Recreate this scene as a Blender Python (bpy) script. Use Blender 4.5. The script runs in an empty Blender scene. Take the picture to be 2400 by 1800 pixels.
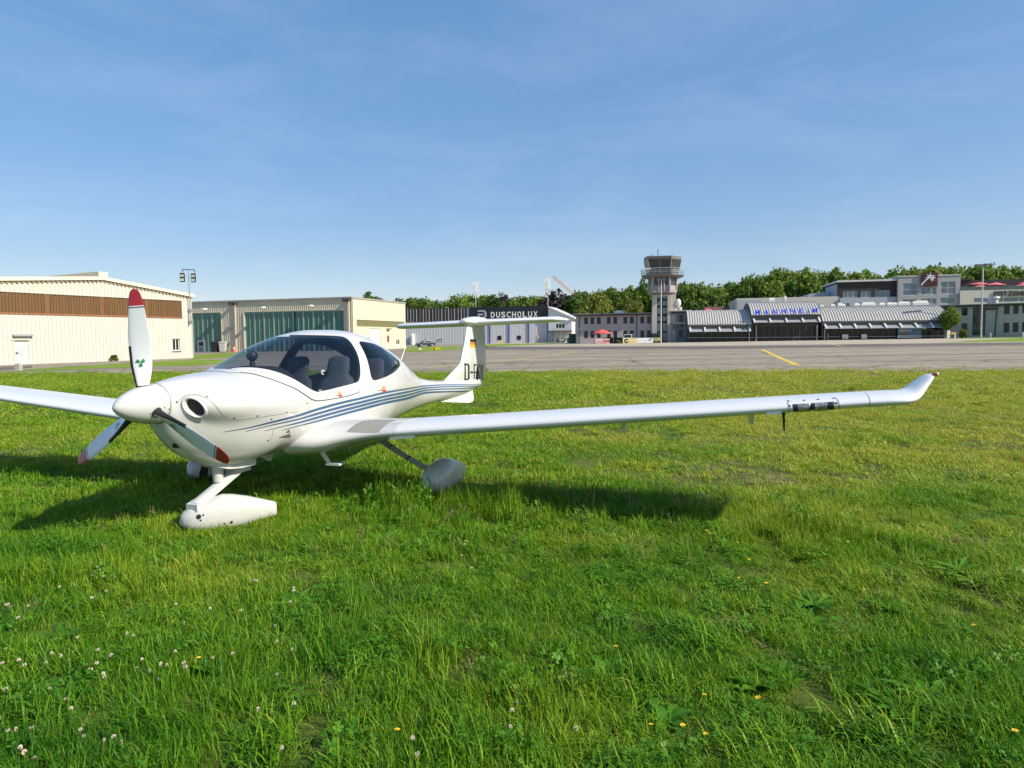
import bpy, bmesh, math, random
import numpy as np
from mathutils import Vector, Matrix
from mathutils.geometry import delaunay_2d_cdt
from mathutils.bvhtree import BVHTree

random.seed(7); RNG = np.random.default_rng(11)
scene = bpy.context.scene
COL = scene.collection
R = math.radians

# ------------------------------------------------------------------ camera
F, PITCH, CH, ROLL, PPX, PPY = 1514.74, -.0568, 1.67, -.008, 1187.85, 878.29
cp, sp, cr, sr = math.cos(PITCH), math.sin(PITCH), math.cos(ROLL), math.sin(ROLL)
GS = .01                                        # the airfield drains: it rises 1 % to the right
R0, U0, FW = np.array([1., 0, 0]), np.array([0, -sp, cp]), np.array([0, cp, sp])
cam_d = bpy.data.cameras.new('camera'); cam = bpy.data.objects.new('camera', cam_d); COL.objects.link(cam)
rgt, upv = cr*R0 + sr*U0, cr*U0 - sr*R0
cam.matrix_world = Matrix([[rgt[i], upv[i], -FW[i], (0, 0, CH)[i]] for i in range(3)] + [[0, 0, 0, 1]])
cam_d.sensor_fit = 'HORIZONTAL'; cam_d.sensor_width = 36; cam_d.lens = F/2400*36
cam_d.shift_x = (1200-PPX)/2400; cam_d.shift_y = (PPY-900)/2400
cam_d.clip_start = .05; cam_d.clip_end = 6000
scene.camera = cam

# ------------------------------------------------------------------ sky, sun, exposure
SUN_AZ, SUN_EL = R(117), R(37)
world = bpy.data.worlds.new('World'); scene.world = world; world.use_nodes = True
nt = world.node_tree; nt.nodes.clear()
def N(tree, typ, **kw):
    n = tree.nodes.new(typ)
    for k, v in kw.items():
        if k in n.inputs: n.inputs[k].default_value = v
        else: setattr(n, k, v)
    return n
sky = N(nt, 'ShaderNodeTexSky', sky_type='NISHITA', sun_disc=False, sun_elevation=SUN_EL, sun_rotation=SUN_AZ,
        altitude=100, air_density=.9, dust_density=.6, ozone_density=3.0)
tc = N(nt, 'ShaderNodeTexCoord')
mp = N(nt, 'ShaderNodeMapping'); mp.inputs['Scale'].default_value = (1.3, 1.3, 4.5); mp.inputs['Rotation'].default_value = (R(12), R(-16), 0)
nz = N(nt, 'ShaderNodeTexNoise', Scale=1.9, Detail=9, Roughness=.62, Distortion=.5)
rp = N(nt, 'ShaderNodeValToRGB'); rp.color_ramp.elements[0].position = .47; rp.color_ramp.elements[1].position = .83
rp.color_ramp.elements[1].color = (.13, .13, .13, 1)
mx = N(nt, 'ShaderNodeMix', data_type='RGBA')
mx.inputs['B'].default_value = (5.6, 6.1, 6.9, 1)
bg = N(nt, 'ShaderNodeBackground', Strength=.125); wo = N(nt, 'ShaderNodeOutputWorld')
L = nt.links.new
L(tc.outputs['Generated'], mp.inputs['Vector']); L(mp.outputs[0], nz.inputs['Vector']); L(nz.outputs['Fac'], rp.inputs[0])
L(rp.outputs['Color'], mx.inputs['Factor']); gm = N(nt, 'ShaderNodeGamma', Gamma=.42); hs = N(nt, 'ShaderNodeHueSaturation', Saturation=1.95, Value=2.1)
L(sky.outputs[0], gm.inputs['Color']); L(gm.outputs[0], hs.inputs['Color']); tn = N(nt, 'ShaderNodeMix', data_type='RGBA', blend_type='MULTIPLY'); tn.inputs['Factor'].default_value = 1; tn.inputs['B'].default_value = (1.03, .965, 1.0, 1)
L(hs.outputs[0], tn.inputs['A']); L(tn.outputs['Result'], mx.inputs['A']); L(mx.outputs['Result'], bg.inputs[0]); L(bg.outputs[0], wo.inputs[0])

sun_d = bpy.data.lights.new('sun', 'SUN'); sun_d.energy = 4.3; sun_d.angle = R(.53); sun_d.color = (1, .92, .78)
sun = bpy.data.objects.new('sun', sun_d); COL.objects.link(sun)
SUNV = Vector((math.sin(SUN_AZ)*math.cos(SUN_EL), math.cos(SUN_AZ)*math.cos(SUN_EL), math.sin(SUN_EL)))
sun.rotation_euler = SUNV.to_track_quat('Z', 'Y').to_euler(); sun.location = SUNV*60
vs = scene.view_settings; vs.view_transform = 'Standard'; vs.look = 'None'; vs.exposure = 0.55; vs.gamma = 1; vs.use_curve_mapping = False
scene.cycles.max_bounces = 8; scene.cycles.transparent_max_bounces = 16; scene.cycles.use_denoising = True
scene.cycles.caustics_reflective = False; scene.cycles.caustics_refractive = False

# ------------------------------------------------------------------ geometry of the survey: sight lines to world points
CAMP = np.array([0, 0, CH])
def ray(px, py):
    u, v = (px-PPX)/F, (py-PPY)/F
    a, b = u*cr+v*sr, -u*sr+v*cr
    return np.array([a, cp+b*sp, sp-b*cp])
def gz(x, y=0): return GS*x
def ground(px, py, z=0.):
    r = ray(px, py); t = (z-CH)/(r[2]-GS*r[0]); return CAMP+t*r
def at(px, py, Y):
    r = ray(px, py); return CAMP+r*(Y/r[1])

# ------------------------------------------------------------------ materials
MATS = {}
def mat(name, col, rough=.6, metal=0., var=.08, scale=3., bump=0., bscale=30., spec=.5, coat=0., col2=None, stretch=None):
    if name in MATS: return MATS[name]
    m = bpy.data.materials.new(name); m.use_nodes = True; MATS[name] = m
    t = m.node_tree; b = t.nodes['Principled BSDF']
    b.inputs['Roughness'].default_value = rough; b.inputs['Metallic'].default_value = metal
    b.inputs['Specular IOR Level'].default_value = spec; b.inputs['Coat Weight'].default_value = coat
    c = tuple(col)+(1,)
    tcn = N(t, 'ShaderNodeTexCoord'); src = tcn.outputs['Object']
    if stretch:
        mpn = N(t, 'ShaderNodeMapping'); mpn.inputs['Scale'].default_value = stretch; t.links.new(src, mpn.inputs[0]); src = mpn.outputs[0]
    if var or col2:
        n = N(t, 'ShaderNodeTexNoise', Scale=scale, Detail=5, Roughness=.6); t.links.new(src, n.inputs['Vector'])
        r = N(t, 'ShaderNodeValToRGB'); r.color_ramp.elements[0].position = .3; r.color_ramp.elements[1].position = .7
        lo = tuple(v*(1-var) for v in col)+(1,) if col2 is None else tuple(col2)+(1,)
        hi = tuple(min(1, v*(1+var)) for v in col)+(1,)
        r.color_ramp.elements[0].color = lo; r.color_ramp.elements[1].color = hi
        t.links.new(n.outputs['Fac'], r.inputs[0]); t.links.new(r.outputs[0], b.inputs['Base Color'])
    else: b.inputs['Base Color'].default_value = c
    if bump:
        n2 = N(t, 'ShaderNodeTexNoise', Scale=bscale, Detail=4); t.links.new(src, n2.inputs['Vector'])
        bp = N(t, 'ShaderNodeBump', Strength=bump, Distance=.02); t.links.new(n2.outputs['Fac'], bp.inputs['Height']); t.links.new(bp.outputs[0], b.inputs['Normal'])
    return m
def glass_mat(name, tint, refl=1.0, rough=.02):
    if name in MATS: return MATS[name]
    m = bpy.data.materials.new(name); m.use_nodes = True; MATS[name] = m
    t = m.node_tree; t.nodes.clear()
    o = N(t, 'ShaderNodeOutputMaterial'); tr = N(t, 'ShaderNodeBsdfTransparent'); tr.inputs[0].default_value = tuple(tint)+(1,)
    gl = N(t, 'ShaderNodeBsdfGlossy', Roughness=rough); gl.inputs[0].default_value = (refl, refl, refl, 1)
    ge = N(t, 'ShaderNodeNewGeometry'); dt = N(t, 'ShaderNodeVectorMath', operation='DOT_PRODUCT'); t.links.new(ge.outputs['Normal'], dt.inputs[0]); t.links.new(ge.outputs['Incoming'], dt.inputs[1])
    ab = N(t, 'ShaderNodeMath', operation='ABSOLUTE'); t.links.new(dt.outputs['Value'], ab.inputs[0]); om = N(t, 'ShaderNodeMath', operation='SUBTRACT'); om.inputs[0].default_value = 1; t.links.new(ab.outputs[0], om.inputs[1])
    pw = N(t, 'ShaderNodeMath', operation='POWER'); pw.inputs[1].default_value = 5; t.links.new(om.outputs[0], pw.inputs[0]); fr = N(t, 'ShaderNodeMath', operation='MULTIPLY_ADD'); fr.inputs[1].default_value = .93; fr.inputs[2].default_value = .05; t.links.new(pw.outputs[0], fr.inputs[0]); mxs = N(t, 'ShaderNodeMixShader')
    t.links.new(fr.outputs[0], mxs.inputs[0]); t.links.new(tr.outputs[0], mxs.inputs[1]); t.links.new(gl.outputs[0], mxs.inputs[2]); t.links.new(mxs.outputs[0], o.inputs[0])
    return m
def brick_mat(name, col, mortar, w, h, rough=.8):
    m = bpy.data.materials.new(name); m.use_nodes = True; MATS[name] = m
    t = m.node_tree; b = t.nodes['Principled BSDF']; b.inputs['Roughness'].default_value = rough
    tcn = N(t, 'ShaderNodeTexCoord'); mpn = N(t, 'ShaderNodeMapping'); mpn.inputs['Rotation'].default_value = (R(-90), 0, 0)
    br = N(t, 'ShaderNodeTexBrick', Scale=1.0); br.inputs['Brick Width'].default_value = w; br.inputs['Row Height'].default_value = h
    br.inputs['Mortar Size'].default_value = .025; br.inputs['Color1'].default_value = tuple(col)+(1,)
    br.inputs['Color2'].default_value = tuple(v*.88 for v in col)+(1,); br.inputs['Mortar'].default_value = tuple(mortar)+(1,)
    t.links.new(tcn.outputs['Object'], mpn.inputs[0]); t.links.new(mpn.outputs[0], br.inputs['Vector']); t.links.new(br.outputs['Color'], b.inputs['Base Color'])
    return m

# ------------------------------------------------------------------ mesh builder
class MB:
    def __init__(s): s.v = []; s.f = []; s.m = []
    def add(s, vs_, fs, m=0):
        o = len(s.v); s.v.extend(tuple(map(float, p)) for p in vs_)
        s.f.extend(tuple(i+o for i in f) for f in fs); s.m.extend([m]*len(fs)); return s
    def box(s, x0, x1, y0, y1, z0, z1, m=0):
        return s.add([(x, y, z) for z in (z0, z1) for y in (y0, y1) for x in (x0, x1)],
                     [(0, 2, 3, 1), (4, 5, 7, 6), (0, 1, 5, 4), (2, 6, 7, 3), (0, 4, 6, 2), (1, 3, 7, 5)], m)
    def quad(s, a, b, c, d, m=0): return s.add([a, b, c, d], [(0, 1, 2, 3)], m)
    def prism(s, pts, axis, a, b, m=0):
        """polygon pts in the two other axes, extruded along axis from a to b"""
        def w(p, h):
            q = list(p); q.insert(axis, h); return q
        n = len(pts)
        return s.add([w(p, a) for p in pts]+[w(p, b) for p in pts],
                     [tuple(range(n))[::-1], tuple(range(n, 2*n))]+[(i, (i+1) % n, n+(i+1) % n, n+i) for i in range(n)], m)
    def tube(s, p, q, r0, r1=None, n=8, m=0, caps=True):
        r1 = r0 if r1 is None else r1
        p, q = Vector(p), Vector(q); d = (q-p).normalized()
        a = d.orthogonal().normalized(); b = d.cross(a)
        vs_ = [c+(a*math.cos(2*math.pi*k/n)+b*math.sin(2*math.pi*k/n))*r for c, r in ((p, r0), (q, r1)) for k in range(n)]
        fs = [(k, (k+1) % n, n+(k+1) % n, n+k) for k in range(n)]
        if caps: fs += [tuple(range(n))[::-1], tuple(range(n, 2*n))]
        return s.add(vs_, fs, m)
    def rod(s, pts, r, n=8, m=0):
        for a, b in zip(pts, pts[1:]): s.tube(a, b, r, r, n, m)
        return s
    def loft(s, rings, m=0, cap=True, closed=True):
        n = len(rings[0]); vs_ = [p for r in rings for p in r]; fs = []
        for i in range(len(rings)-1):
            for k in range(n if closed else n-1):
                k2 = (k+1) % n; fs.append((i*n+k, i*n+k2, (i+1)*n+k2, (i+1)*n+k))
        if cap and closed: fs += [tuple(range(n))[::-1], tuple(range((len(rings)-1)*n, len(rings)*n))]
        return s.add(vs_, fs, m)
    def ball(s, c, r, nu=12, nv=8, m=0, sc=(1, 1, 1)):
        rings = []
        for i in range(nv+1):
            t = math.pi*(i+.02)/(nv+.04); rings.append([(c[0]+sc[0]*r*math.sin(t)*math.cos(2*math.pi*k/nu), c[1]+sc[1]*r*math.sin(t)*math.sin(2*math.pi*k/nu), c[2]+sc[2]*r*math.cos(t)) for k in range(nu)])
        return s.loft(rings, m)
    def build(s, name, mats, parent=None, smooth=False, flip=False, angle=None, loc=None):
        me = bpy.data.meshes.new(name)
        v = [(p[1], p[0], p[2]) for p in s.v] if flip else s.v
        f = [t[::-1] for t in s.f] if flip else s.f
        me.from_pydata(v, [], f); me.polygons.foreach_set('material_index', s.m)
        for m in (mats if isinstance(mats, (list, tuple)) else [mats]): me.materials.append(m)
        bm = bmesh.new(); bm.from_mesh(me); bmesh.ops.recalc_face_normals(bm, faces=bm.faces); bm.to_mesh(me); bm.free()
        if smooth:
            me.polygons.foreach_set('use_smooth', [True]*len(me.polygons))
            if angle: me.set_sharp_from_angle(angle=R(angle))
        me.update()
        o = bpy.data.objects.new(name, me); COL.objects.link(o)
        if parent: o.parent = parent
        if loc is not None: o.location = loc
        return o
def tag(o, label=None, cat=None, group=None, kind=None):
    if label: o['label'] = label
    if cat: o['category'] = cat
    if group: o['group'] = group
    if kind: o['kind'] = kind
    return o
def thing(name, label, cat, loc=(0, 0, 0), rz=0., group=None):
    o = bpy.data.objects.new(name, None); COL.objects.link(o); o.empty_display_size = .2
    o.location = Vector(loc); o.rotation_euler = (0, 0, rz)
    return tag(o, label, cat, group)
def copy_tree(o, parent=None):
    c = o.copy(); COL.objects.link(c)
    if parent: c.parent = parent
    for ch in o.children: copy_tree(ch, c)
    return c
def text_geo(s, cap, depth=.02, bold=.0, sx=1.0, space=1.0):
    cu = bpy.data.curves.new('lettering', 'FONT'); cu.body = s; cu.size = 1; cu.extrude = depth/2; cu.offset = bold; cu.space_character = space
    cu.resolution_u = 4
    o = bpy.data.objects.new('lettering', cu); COL.objects.link(o)
    dg = bpy.context.evaluated_depsgraph_get(); me = bpy.data.meshes.new_from_object(o.evaluated_get(dg))
    v = np.array([tuple(p.co) for p in me.vertices]); f = [tuple(p.vertices) for p in me.polygons]
    bpy.data.objects.remove(o); bpy.data.curves.remove(cu); bpy.data.meshes.remove(me)
    if len(v) == 0: return v, f
    k = cap/.729
    v[:, 0] = (v[:, 0]-v[:, 0].min())*k*sx; v[:, 1] *= k
    return v, f
def text_part(s, cap, m, parent, x, y, z, depth=.02, bold=.0, sx=1., name='lettering', width=None):
    """lettering standing on a facade: x along, z up, facing -y"""
    v, f = text_geo(s, cap, depth, bold, sx)
    if width: v[:, 0] *= width/v[:, 0].max()
    b = MB(); b.add([(x+p[0], y-p[2], z+p[1]) for p in v], f); return b.build(name, m, parent)

# a building stands on two surveyed ground points: local x runs along its front, y into the building, z up
class Site:
    def __init__(s, p0, p1, name, label, cat, group=None):
        s.p0 = np.array([p0[0], p0[1], gz(p0[0])]); d = np.array([p1[0]-p0[0], p1[1]-p0[1]]); s.len = float(np.hypot(*d)); d /= s.len
        s.U = np.array([d[0], d[1], 0]); s.V = np.array([-d[1], d[0], 0])
        s.root = thing(name, label, cat, s.p0, math.atan2(d[1], d[0]), group)
    def pt(s, px, py, y=0.):
        r = ray(px, py); t = np.dot(s.p0+s.V*y-CAMP, s.V)/np.dot(r, s.V); w = CAMP+t*r-s.p0
        return float(np.dot(w, s.U)), float(w[2])
    def side(s, px, py, x):                       # on the end wall at x
        r = ray(px, py); t = np.dot(s.p0+s.U*x-CAMP, s.U)/np.dot(r, s.U); w = CAMP+t*r-s.p0
        return float(np.dot(w, s.V)), float(w[2])
    def rect(s, x0, y0, x1, y1, y=0.):            # pixel box -> x0, x1, z0, z1
        a = s.pt(x0, (y0+y1)/2, y)[0]; b = s.pt(x1, (y0+y1)/2, y)[0]; xm = (x0+x1)/2
        return a, b, s.pt(xm, y1, y)[1], s.pt(xm, y0, y)[1]

def wall(mb, x0, x1, z0, ztop, holes=(), y0=0., th=.3, m=0, corr=None, breaks=()):
    """wall in the x/z plane with real openings; ztop is a number or f(x); corr=(pitch, depth) makes ribbed cladding"""
    zt = ztop if callable(ztop) else (lambda x: ztop)
    xs = {x0, x1, *breaks}
    for h in holes: xs |= {min(max(h[0], x0), x1), min(max(h[1], x0), x1)}
    xs = sorted(xs)
    for a, b in zip(xs, xs[1:]):
        if b-a < 1e-4: continue
        mid = (a+b)/2; hz = sorted((h[2], h[3]) for h in holes if h[0] < mid < h[1]); lo = z0; spans = []
        for h0, h1 in hz:
            if h0 > lo: spans.append((lo, h0))
            lo = max(lo, h1)
        spans.append((lo, None))
        for l, h in spans:
            ha, hb = (zt(a), zt(b)) if h is None else (h, h)
            if max(ha, hb)-l < 1e-3: continue
            if not corr:
                mb.add([(a, y0, l), (b, y0, l), (b, y0, hb), (a, y0, ha), (a, y0+th, l), (b, y0+th, l), (b, y0+th, hb), (a, y0+th, ha)],
                       [(0, 1, 2, 3), (7, 6, 5, 4), (0, 4, 5, 1), (3, 2, 6, 7), (0, 3, 7, 4), (1, 5, 6, 2)], m)
            else:
                pitch, dep = corr; n = max(1, round((b-a)/pitch)); w = (b-a)/n; prof = []
                for k in range(n):
                    xa = a+k*w; prof += [(xa, 0), (xa+.62*w, 0), (xa+.72*w, -dep), (xa+.90*w, -dep)]
                prof.append((b, 0)); vs_ = []; fs = []
                for (x, d) in prof:
                    f = (x-a)/(b-a); vs_ += [(x, y0+d, l), (x, y0+d, ha+(hb-ha)*f)]
                for k in range(len(prof)-1): fs.append((2*k, 2*k+2, 2*k+3, 2*k+1))
                mb.add(vs_, fs, m)
    for h in holes:                               # reveals
        a, b, l, t = h
        if corr: mb.box(a-.02, a, y0, y0+th, l, t, m); mb.box(b, b+.02, y0, y0+th, l, t, m); mb.box(a, b, y0, y0+th, t, t+.02, m); mb.box(a, b, y0, y0+th, l-.02, l, m)
def window(parent, x0, x1, z0, z1, y, fm, gm, nx=1, nz_=1, fw=.07, label=None, name='window', barm=None):
    b = MB(); d = .07
    b.box(x0, x0+fw, y, y+d, z0, z1); b.box(x1-fw, x1, y, y+d, z0, z1); b.box(x0+fw, x1-fw, y, y+d, z0, z0+fw); b.box(x0+fw, x1-fw, y, y+d, z1-fw, z1)
    for k in range(1, nx): xx = x0+(x1-x0)*k/nx; b.box(xx-fw*.45, xx+fw*.45, y+.004, y+d-.004, z0+fw, z1-fw)
    for k in range(1, nz_): zz = z0+(z1-z0)*k/nz_; b.box(x0+fw, x1-fw, y+.008, y+d-.008, zz-fw*.4, zz+fw*.4)
    o = b.build(name, fm, parent)
    MB().box(x0+fw*.5, x1-fw*.5, y+.03, y+.045, z0+fw*.5, z1-fw*.5).build('pane', gm, o)
    if label: o['label'] = label
    return o

WHITE = mat('white_paint', (.72, .71, .68), .4, var=.04)
STEEL = mat('galvanised_steel', (.42, .43, .44), .45, .6, var=.1)
DGREY = mat('dark_grey_metal', (.06, .065, .07), .5, .2)
BLACK = mat('black_plastic', (.018, .018, .02), .5, var=.05)
CONC = mat('concrete', (.38, .36, .33), .9, var=.15, scale=2, bump=.2)
WGLASS = mat('window_glass', (.016, .024, .036), .06, var=0, spec=.35)
BGLASS = mat('blue_window_glass', (.07, .12, .15), .06, var=.25, scale=.4, spec=1.0)
# ================================================================== GROUND
def gclamp(x): return GS*max(-150, min(150, x))
def ground_mat(name, cols, rough, scale, bump, streak=None, fine=40., crack=0):
    m = bpy.data.materials.new(name); m.use_nodes = True; t = m.node_tree; b = t.nodes['Principled BSDF']
    b.inputs['Roughness'].default_value = rough; b.inputs['Specular IOR Level'].default_value = .25
    g = N(t, 'ShaderNodeNewGeometry'); mpn = N(t, 'ShaderNodeMapping')
    if streak: mpn.inputs['Scale'].default_value = streak[:3]; mpn.inputs['Rotation'].default_value = (0, 0, streak[3])
    t.links.new(g.outputs['Position'], mpn.inputs[0])
    n = N(t, 'ShaderNodeTexNoise', Scale=scale, Detail=8, Roughness=.65); t.links.new(mpn.outputs[0], n.inputs['Vector'])
    r = N(t, 'ShaderNodeValToRGB'); el = r.color_ramp.elements
    el[0].position = .3; el[0].color = tuple(cols[0])+(1,); el[1].position = .72; el[1].color = tuple(cols[-1])+(1,)
    for i, c in enumerate(cols[1:-1]): e = el.new(.3+.42*(i+1)/(len(cols)-1)); e.color = tuple(c)+(1,)
    t.links.new(n.outputs['Fac'], r.inputs[0])
    n2 = N(t, 'ShaderNodeTexNoise', Scale=fine, Detail=6, Roughness=.7); t.links.new(g.outputs['Position'], n2.inputs['Vector'])
    mr = N(t, 'ShaderNodeMapRange'); mr.inputs['To Min'].default_value = .72; mr.inputs['To Max'].default_value = 1.28; mr.inputs['From Min'].default_value = .3; mr.inputs['From Max'].default_value = .7
    t.links.new(n2.outputs['Fac'], mr.inputs[0])
    vm = N(t, 'ShaderNodeVectorMath', operation='SCALE'); t.links.new(r.outputs[0], vm.inputs[0]); t.links.new(mr.outputs[0], vm.inputs['Scale'])
    out = vm.outputs[0]
    if crack:
        for (sc, w, dk, st) in ((crack, .012, .6, (1, 1, 1)), (.5, .10, .72, (.0, .22, 0)), (.11, .03, .66, (1, 2.5, 1))):
            mq = N(t, 'ShaderNodeMapping'); mq.inputs['Scale'].default_value = st; nw = N(t, 'ShaderNodeTexNoise', Scale=.35, Detail=4); t.links.new(g.outputs['Position'], nw.inputs['Vector'])
            ad = N(t, 'ShaderNodeVectorMath', operation='MULTIPLY_ADD'); ad.inputs[1].default_value = (1.6, 1.6, 0); t.links.new(nw.outputs['Color'], ad.inputs[0]); t.links.new(g.outputs['Position'], ad.inputs[2]); t.links.new(ad.outputs[0], mq.inputs[0])
            vo = N(t, 'ShaderNodeTexVoronoi', feature='DISTANCE_TO_EDGE', Scale=sc); t.links.new(mq.outputs[0], vo.inputs['Vector']); cm = N(t, 'ShaderNodeMapRange'); cm.inputs['From Max'].default_value = w; cm.inputs['To Min'].default_value = dk; t.links.new(vo.outputs['Distance'], cm.inputs[0])
            v2 = N(t, 'ShaderNodeVectorMath', operation='SCALE'); t.links.new(out, v2.inputs[0]); t.links.new(cm.outputs[0], v2.inputs['Scale']); out = v2.outputs[0]
    t.links.new(out, b.inputs['Base Color'])
    bp = N(t, 'ShaderNodeBump', Strength=bump, Distance=.03); t.links.new(n2.outputs['Fac'], bp.inputs['Height']); t.links.new(bp.outputs[0], b.inputs['Normal'])
    return m
GRASSG = ground_mat('grass_ground', [(.06, .085, .013), (.10, .14, .02), (.14, .16, .034)], .95, .35, .8, fine=60)
FARGRASS = ground_mat('far_grass', [(.12, .18, .015), (.18, .26, .022), (.24, .30, .04)], .95, .25, .6, fine=9)
TARMAC = ground_mat('tarmac', [(.22, .187, .14), (.30, .258, .197), (.36, .312, .24)], .9, .055, .3, streak=(1, 5, 1, R(4)), fine=1.6, crack=.09)
DARKTAR = ground_mat('tarmac_dark', [(.12, .1, .085), (.17, .148, .125)], .9, .1, .3, streak=(1, 4, 1, R(4)), fine=2)
PALE = ground_mat('pale_concrete', [(.33, .275, .21), (.42, .36, .28), (.47, .41, .33)], .9, .12, .3, fine=1.2)
b = MB(); xs = [-2600, -150, 150, 2600]; ys = [-300, 60, 400, 4000]
b.add([(x, y, gclamp(x)) for y in ys for x in xs], [(j*4+i, j*4+i+1, j*4+i+5, j*4+i+4) for j in range(3) for i in range(3)])
tag(b.build('ground', FARGRASS), kind='structure')
def gpoly(name, px_pts, m, lift, kind='structure', raw=False):
    pts = [tuple(ground(*p)) for p in px_pts] if not raw else [(p[0], p[1], 0) for p in px_pts]
    b = MB(); b.add([(x, y, gclamp(x)+lift) for x, y, _ in pts], [tuple(range(len(pts)))])
    return tag(b.build(name, m), kind=kind)
def edge(px_pts): return [tuple(ground(*p)[:2]) for p in px_pts]
near = [(-95, 66)]+edge([(0, 877), (200, 876.4), (400, 876)])+edge([(800, 874.5), (1200, 873), (1700, 871.5), (2400, 870)])+[(60, 13)]
# the lawn the aircraft stands on
gpoly('lawn', [(-95, -60), (60, -60)]+near[::-1], GRASSG, .004, raw=True)
tar = near+[(150, -5), (165, 120)]+edge([(2400, 804), (2000, 808), (1640, 812.6), (1300, 814.5)])+[(-5, 330), (-60, 330), (-120, 190), (-100, 70)]
gpoly('tarmac_apron', tar, TARMAC, .010, raw=True)
gpoly('pale_apron', edge([(1110, 812), (1300, 812.6), (1640, 811.5), (2000, 807), (2400, 802.6)])+[(170, 95), (170, 150)]+edge([(2400, 788), (2217, 790), (1640, 796), (1300, 801.5)])+[(-6, 240)], PALE, .018, raw=True)
gpoly('service_strip', edge([(1090, 820), (1300, 819.5), (1640, 818.6), (2000, 814), (2400, 809.5), (2400, 802.7), (2000, 807.1), (1640, 811.6), (1300, 812.7), (1090, 812.6)]), DARKTAR, .014, raw=True)
gpoly('grass_strip', [(0, 871.3), (199, 865.6), (361, 859.5), (452, 857.5), (535, 851), (562, 844), (452, 843), (255, 854), (75, 865), (40, 870)], FARGRASS, .022)
gpoly('grass_strip', [(452, 832.5), (563, 826), (610, 827), (560, 837), (480, 841), (452, 841.4)], FARGRASS, .022)
gpoly('grass_strip', [(948, 823), (954, 815.5), (1013, 812), (1087, 813.8), (1076, 819), (1013, 823), (979, 826)], FARGRASS, .024)
gpoly('grass_strip', [(1100, 814.2), (1304, 806.2), (1304, 804.2), (1100, 808)], FARGRASS, .03)
gpoly('grass_strip', [(2225, 794.2), (2400, 792.0), (2400, 788.5), (2225, 790.6)], FARGRASS, .034)
gpoly('footpath', [(0, 868), (75, 862), (75, 857), (0, 860)], DARKTAR, .026)
YEL = mat('yellow_marking', (.62, .42, .07), .8, var=.25, scale=1.2); PYEL = mat('worn_yellow_marking', (.42, .33, .15), .85, var=.3, scale=.6)
def line(px_pts, w, m, lift=.016):
    p = [Vector(ground(*q)) for q in px_pts]; b = MB(); vs_ = []
    for i, q in enumerate(p):
        d = (p[min(i+1, len(p)-1)]-p[max(i-1, 0)]); d.z = 0; d.normalize(); n = Vector((-d.y, d.x, 0))*w/2
        for s in (1, -1): e = q+n*s; vs_.append((e.x, e.y, gclamp(e.x)+lift))
    b.add(vs_, [(2*i, 2*i+1, 2*i+3, 2*i+2) for i in range(len(p)-1)])
    return tag(b.build('painted_line', m), kind='structure')
line([(1787, 819.5), (1826, 838.5), (1870, 857)], .34, YEL)
line([(1787, 819.5), (1900, 817), (2120, 813.8)], .22, PYEL)
line([(1870, 857), (1990, 861.5), (2240, 862.5), (2400, 862.5)], .16, PYEL)
line([(1870, 857), (1600, 861), (1150, 864.5), (999, 863)], .14, PYEL)
line([(999, 863), (1070, 855.5), (1216, 842.5), (1352, 824.5)], .24, YEL)
line([(2313, 811.3), (2345, 813.5), (2400, 817)], .45, PYEL)
line([(2313, 811.3), (2360, 810), (2400, 809.4)], .35, PYEL)
line([(640, 868), (500, 867), (404, 864), (420, 861.5), (470, 858)], .17, PYEL)
line([(1952, 807.6), (1972, 812)], .35, PYEL, .03)

# ================================================================== LEFT HANGAR
CREAM = mat('cream_cladding', (.56, .538, .47), .55, var=.035, scale=.6); CREAM2 = mat('cream_trim', (.7, .64, .5), .5, var=.03)
BROWN = mat('brown_translucent_sheet', (.15, .078, .03), .4, var=.14, scale=2.5, stretch=(1, 1, .15)); BROWN2 = mat('amber_translucent_sheet', (.175, .088, .03), .4, var=.1, scale=2)
RUST = mat('rust_flashing', (.30, .12, .05), .6, var=.2)
H1 = Site(ground(0, 857), ground(452, 839), 'cream_hangar', 'cream ribbed metal hangar with a brown band of sheets under its low gable', 'hangar')
X1 = H1.len; XL = -24.
za = H1.pt(447, 696)[1]; xr, zr = H1.pt(238, 656); zl = H1.pt(2, 658)[1]; sl = (zr-zl)/(xr-H1.pt(2, 658)[0])
zroof = lambda x: zr-(x-xr)*(zr-za)/(X1-xr) if x > xr else zr-(xr-x)*sl
bx = [H1.pt(426, 726)[0]]; bz0l = H1.pt(0, 730.5)[1]; bz0r = H1.pt(426, 744.6)[1]; bz1l = H1.pt(0, 680.3)[1]; bz1r = H1.pt(425, 707.7)[1]
BZ0, BZ1 = (bz0l+bz0r)/2, (bz1l+bz1r)/2
dr = H1.rect(33, 797.6, 69, 857); dr = (dr[0], dr[1], 0.02, dr[3]); wn = H1.rect(404.5, 794, 422, 822)
b = MB(); wall(b, XL, X1, -.7, zroof, [(XL+1, bx[0], BZ0, BZ1), dr, wn], corr=(.36, .05), breaks=(xr,))
b.box(X1-.02, X1+.04, -.09, .12, -.5, za); b.build('front_wall', CREAM, H1.root)
b = MB(); b.box(XL, X1-.03, 40, 40.3, -.7, za); b.box(X1-.3, X1-.03, .3, 40, -.7, za-.1); b.box(XL, XL+.3, .3, 40, -.7, zroof(XL)-.1); b.build('rear_wall', CREAM, H1.root)
b = MB()
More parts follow.
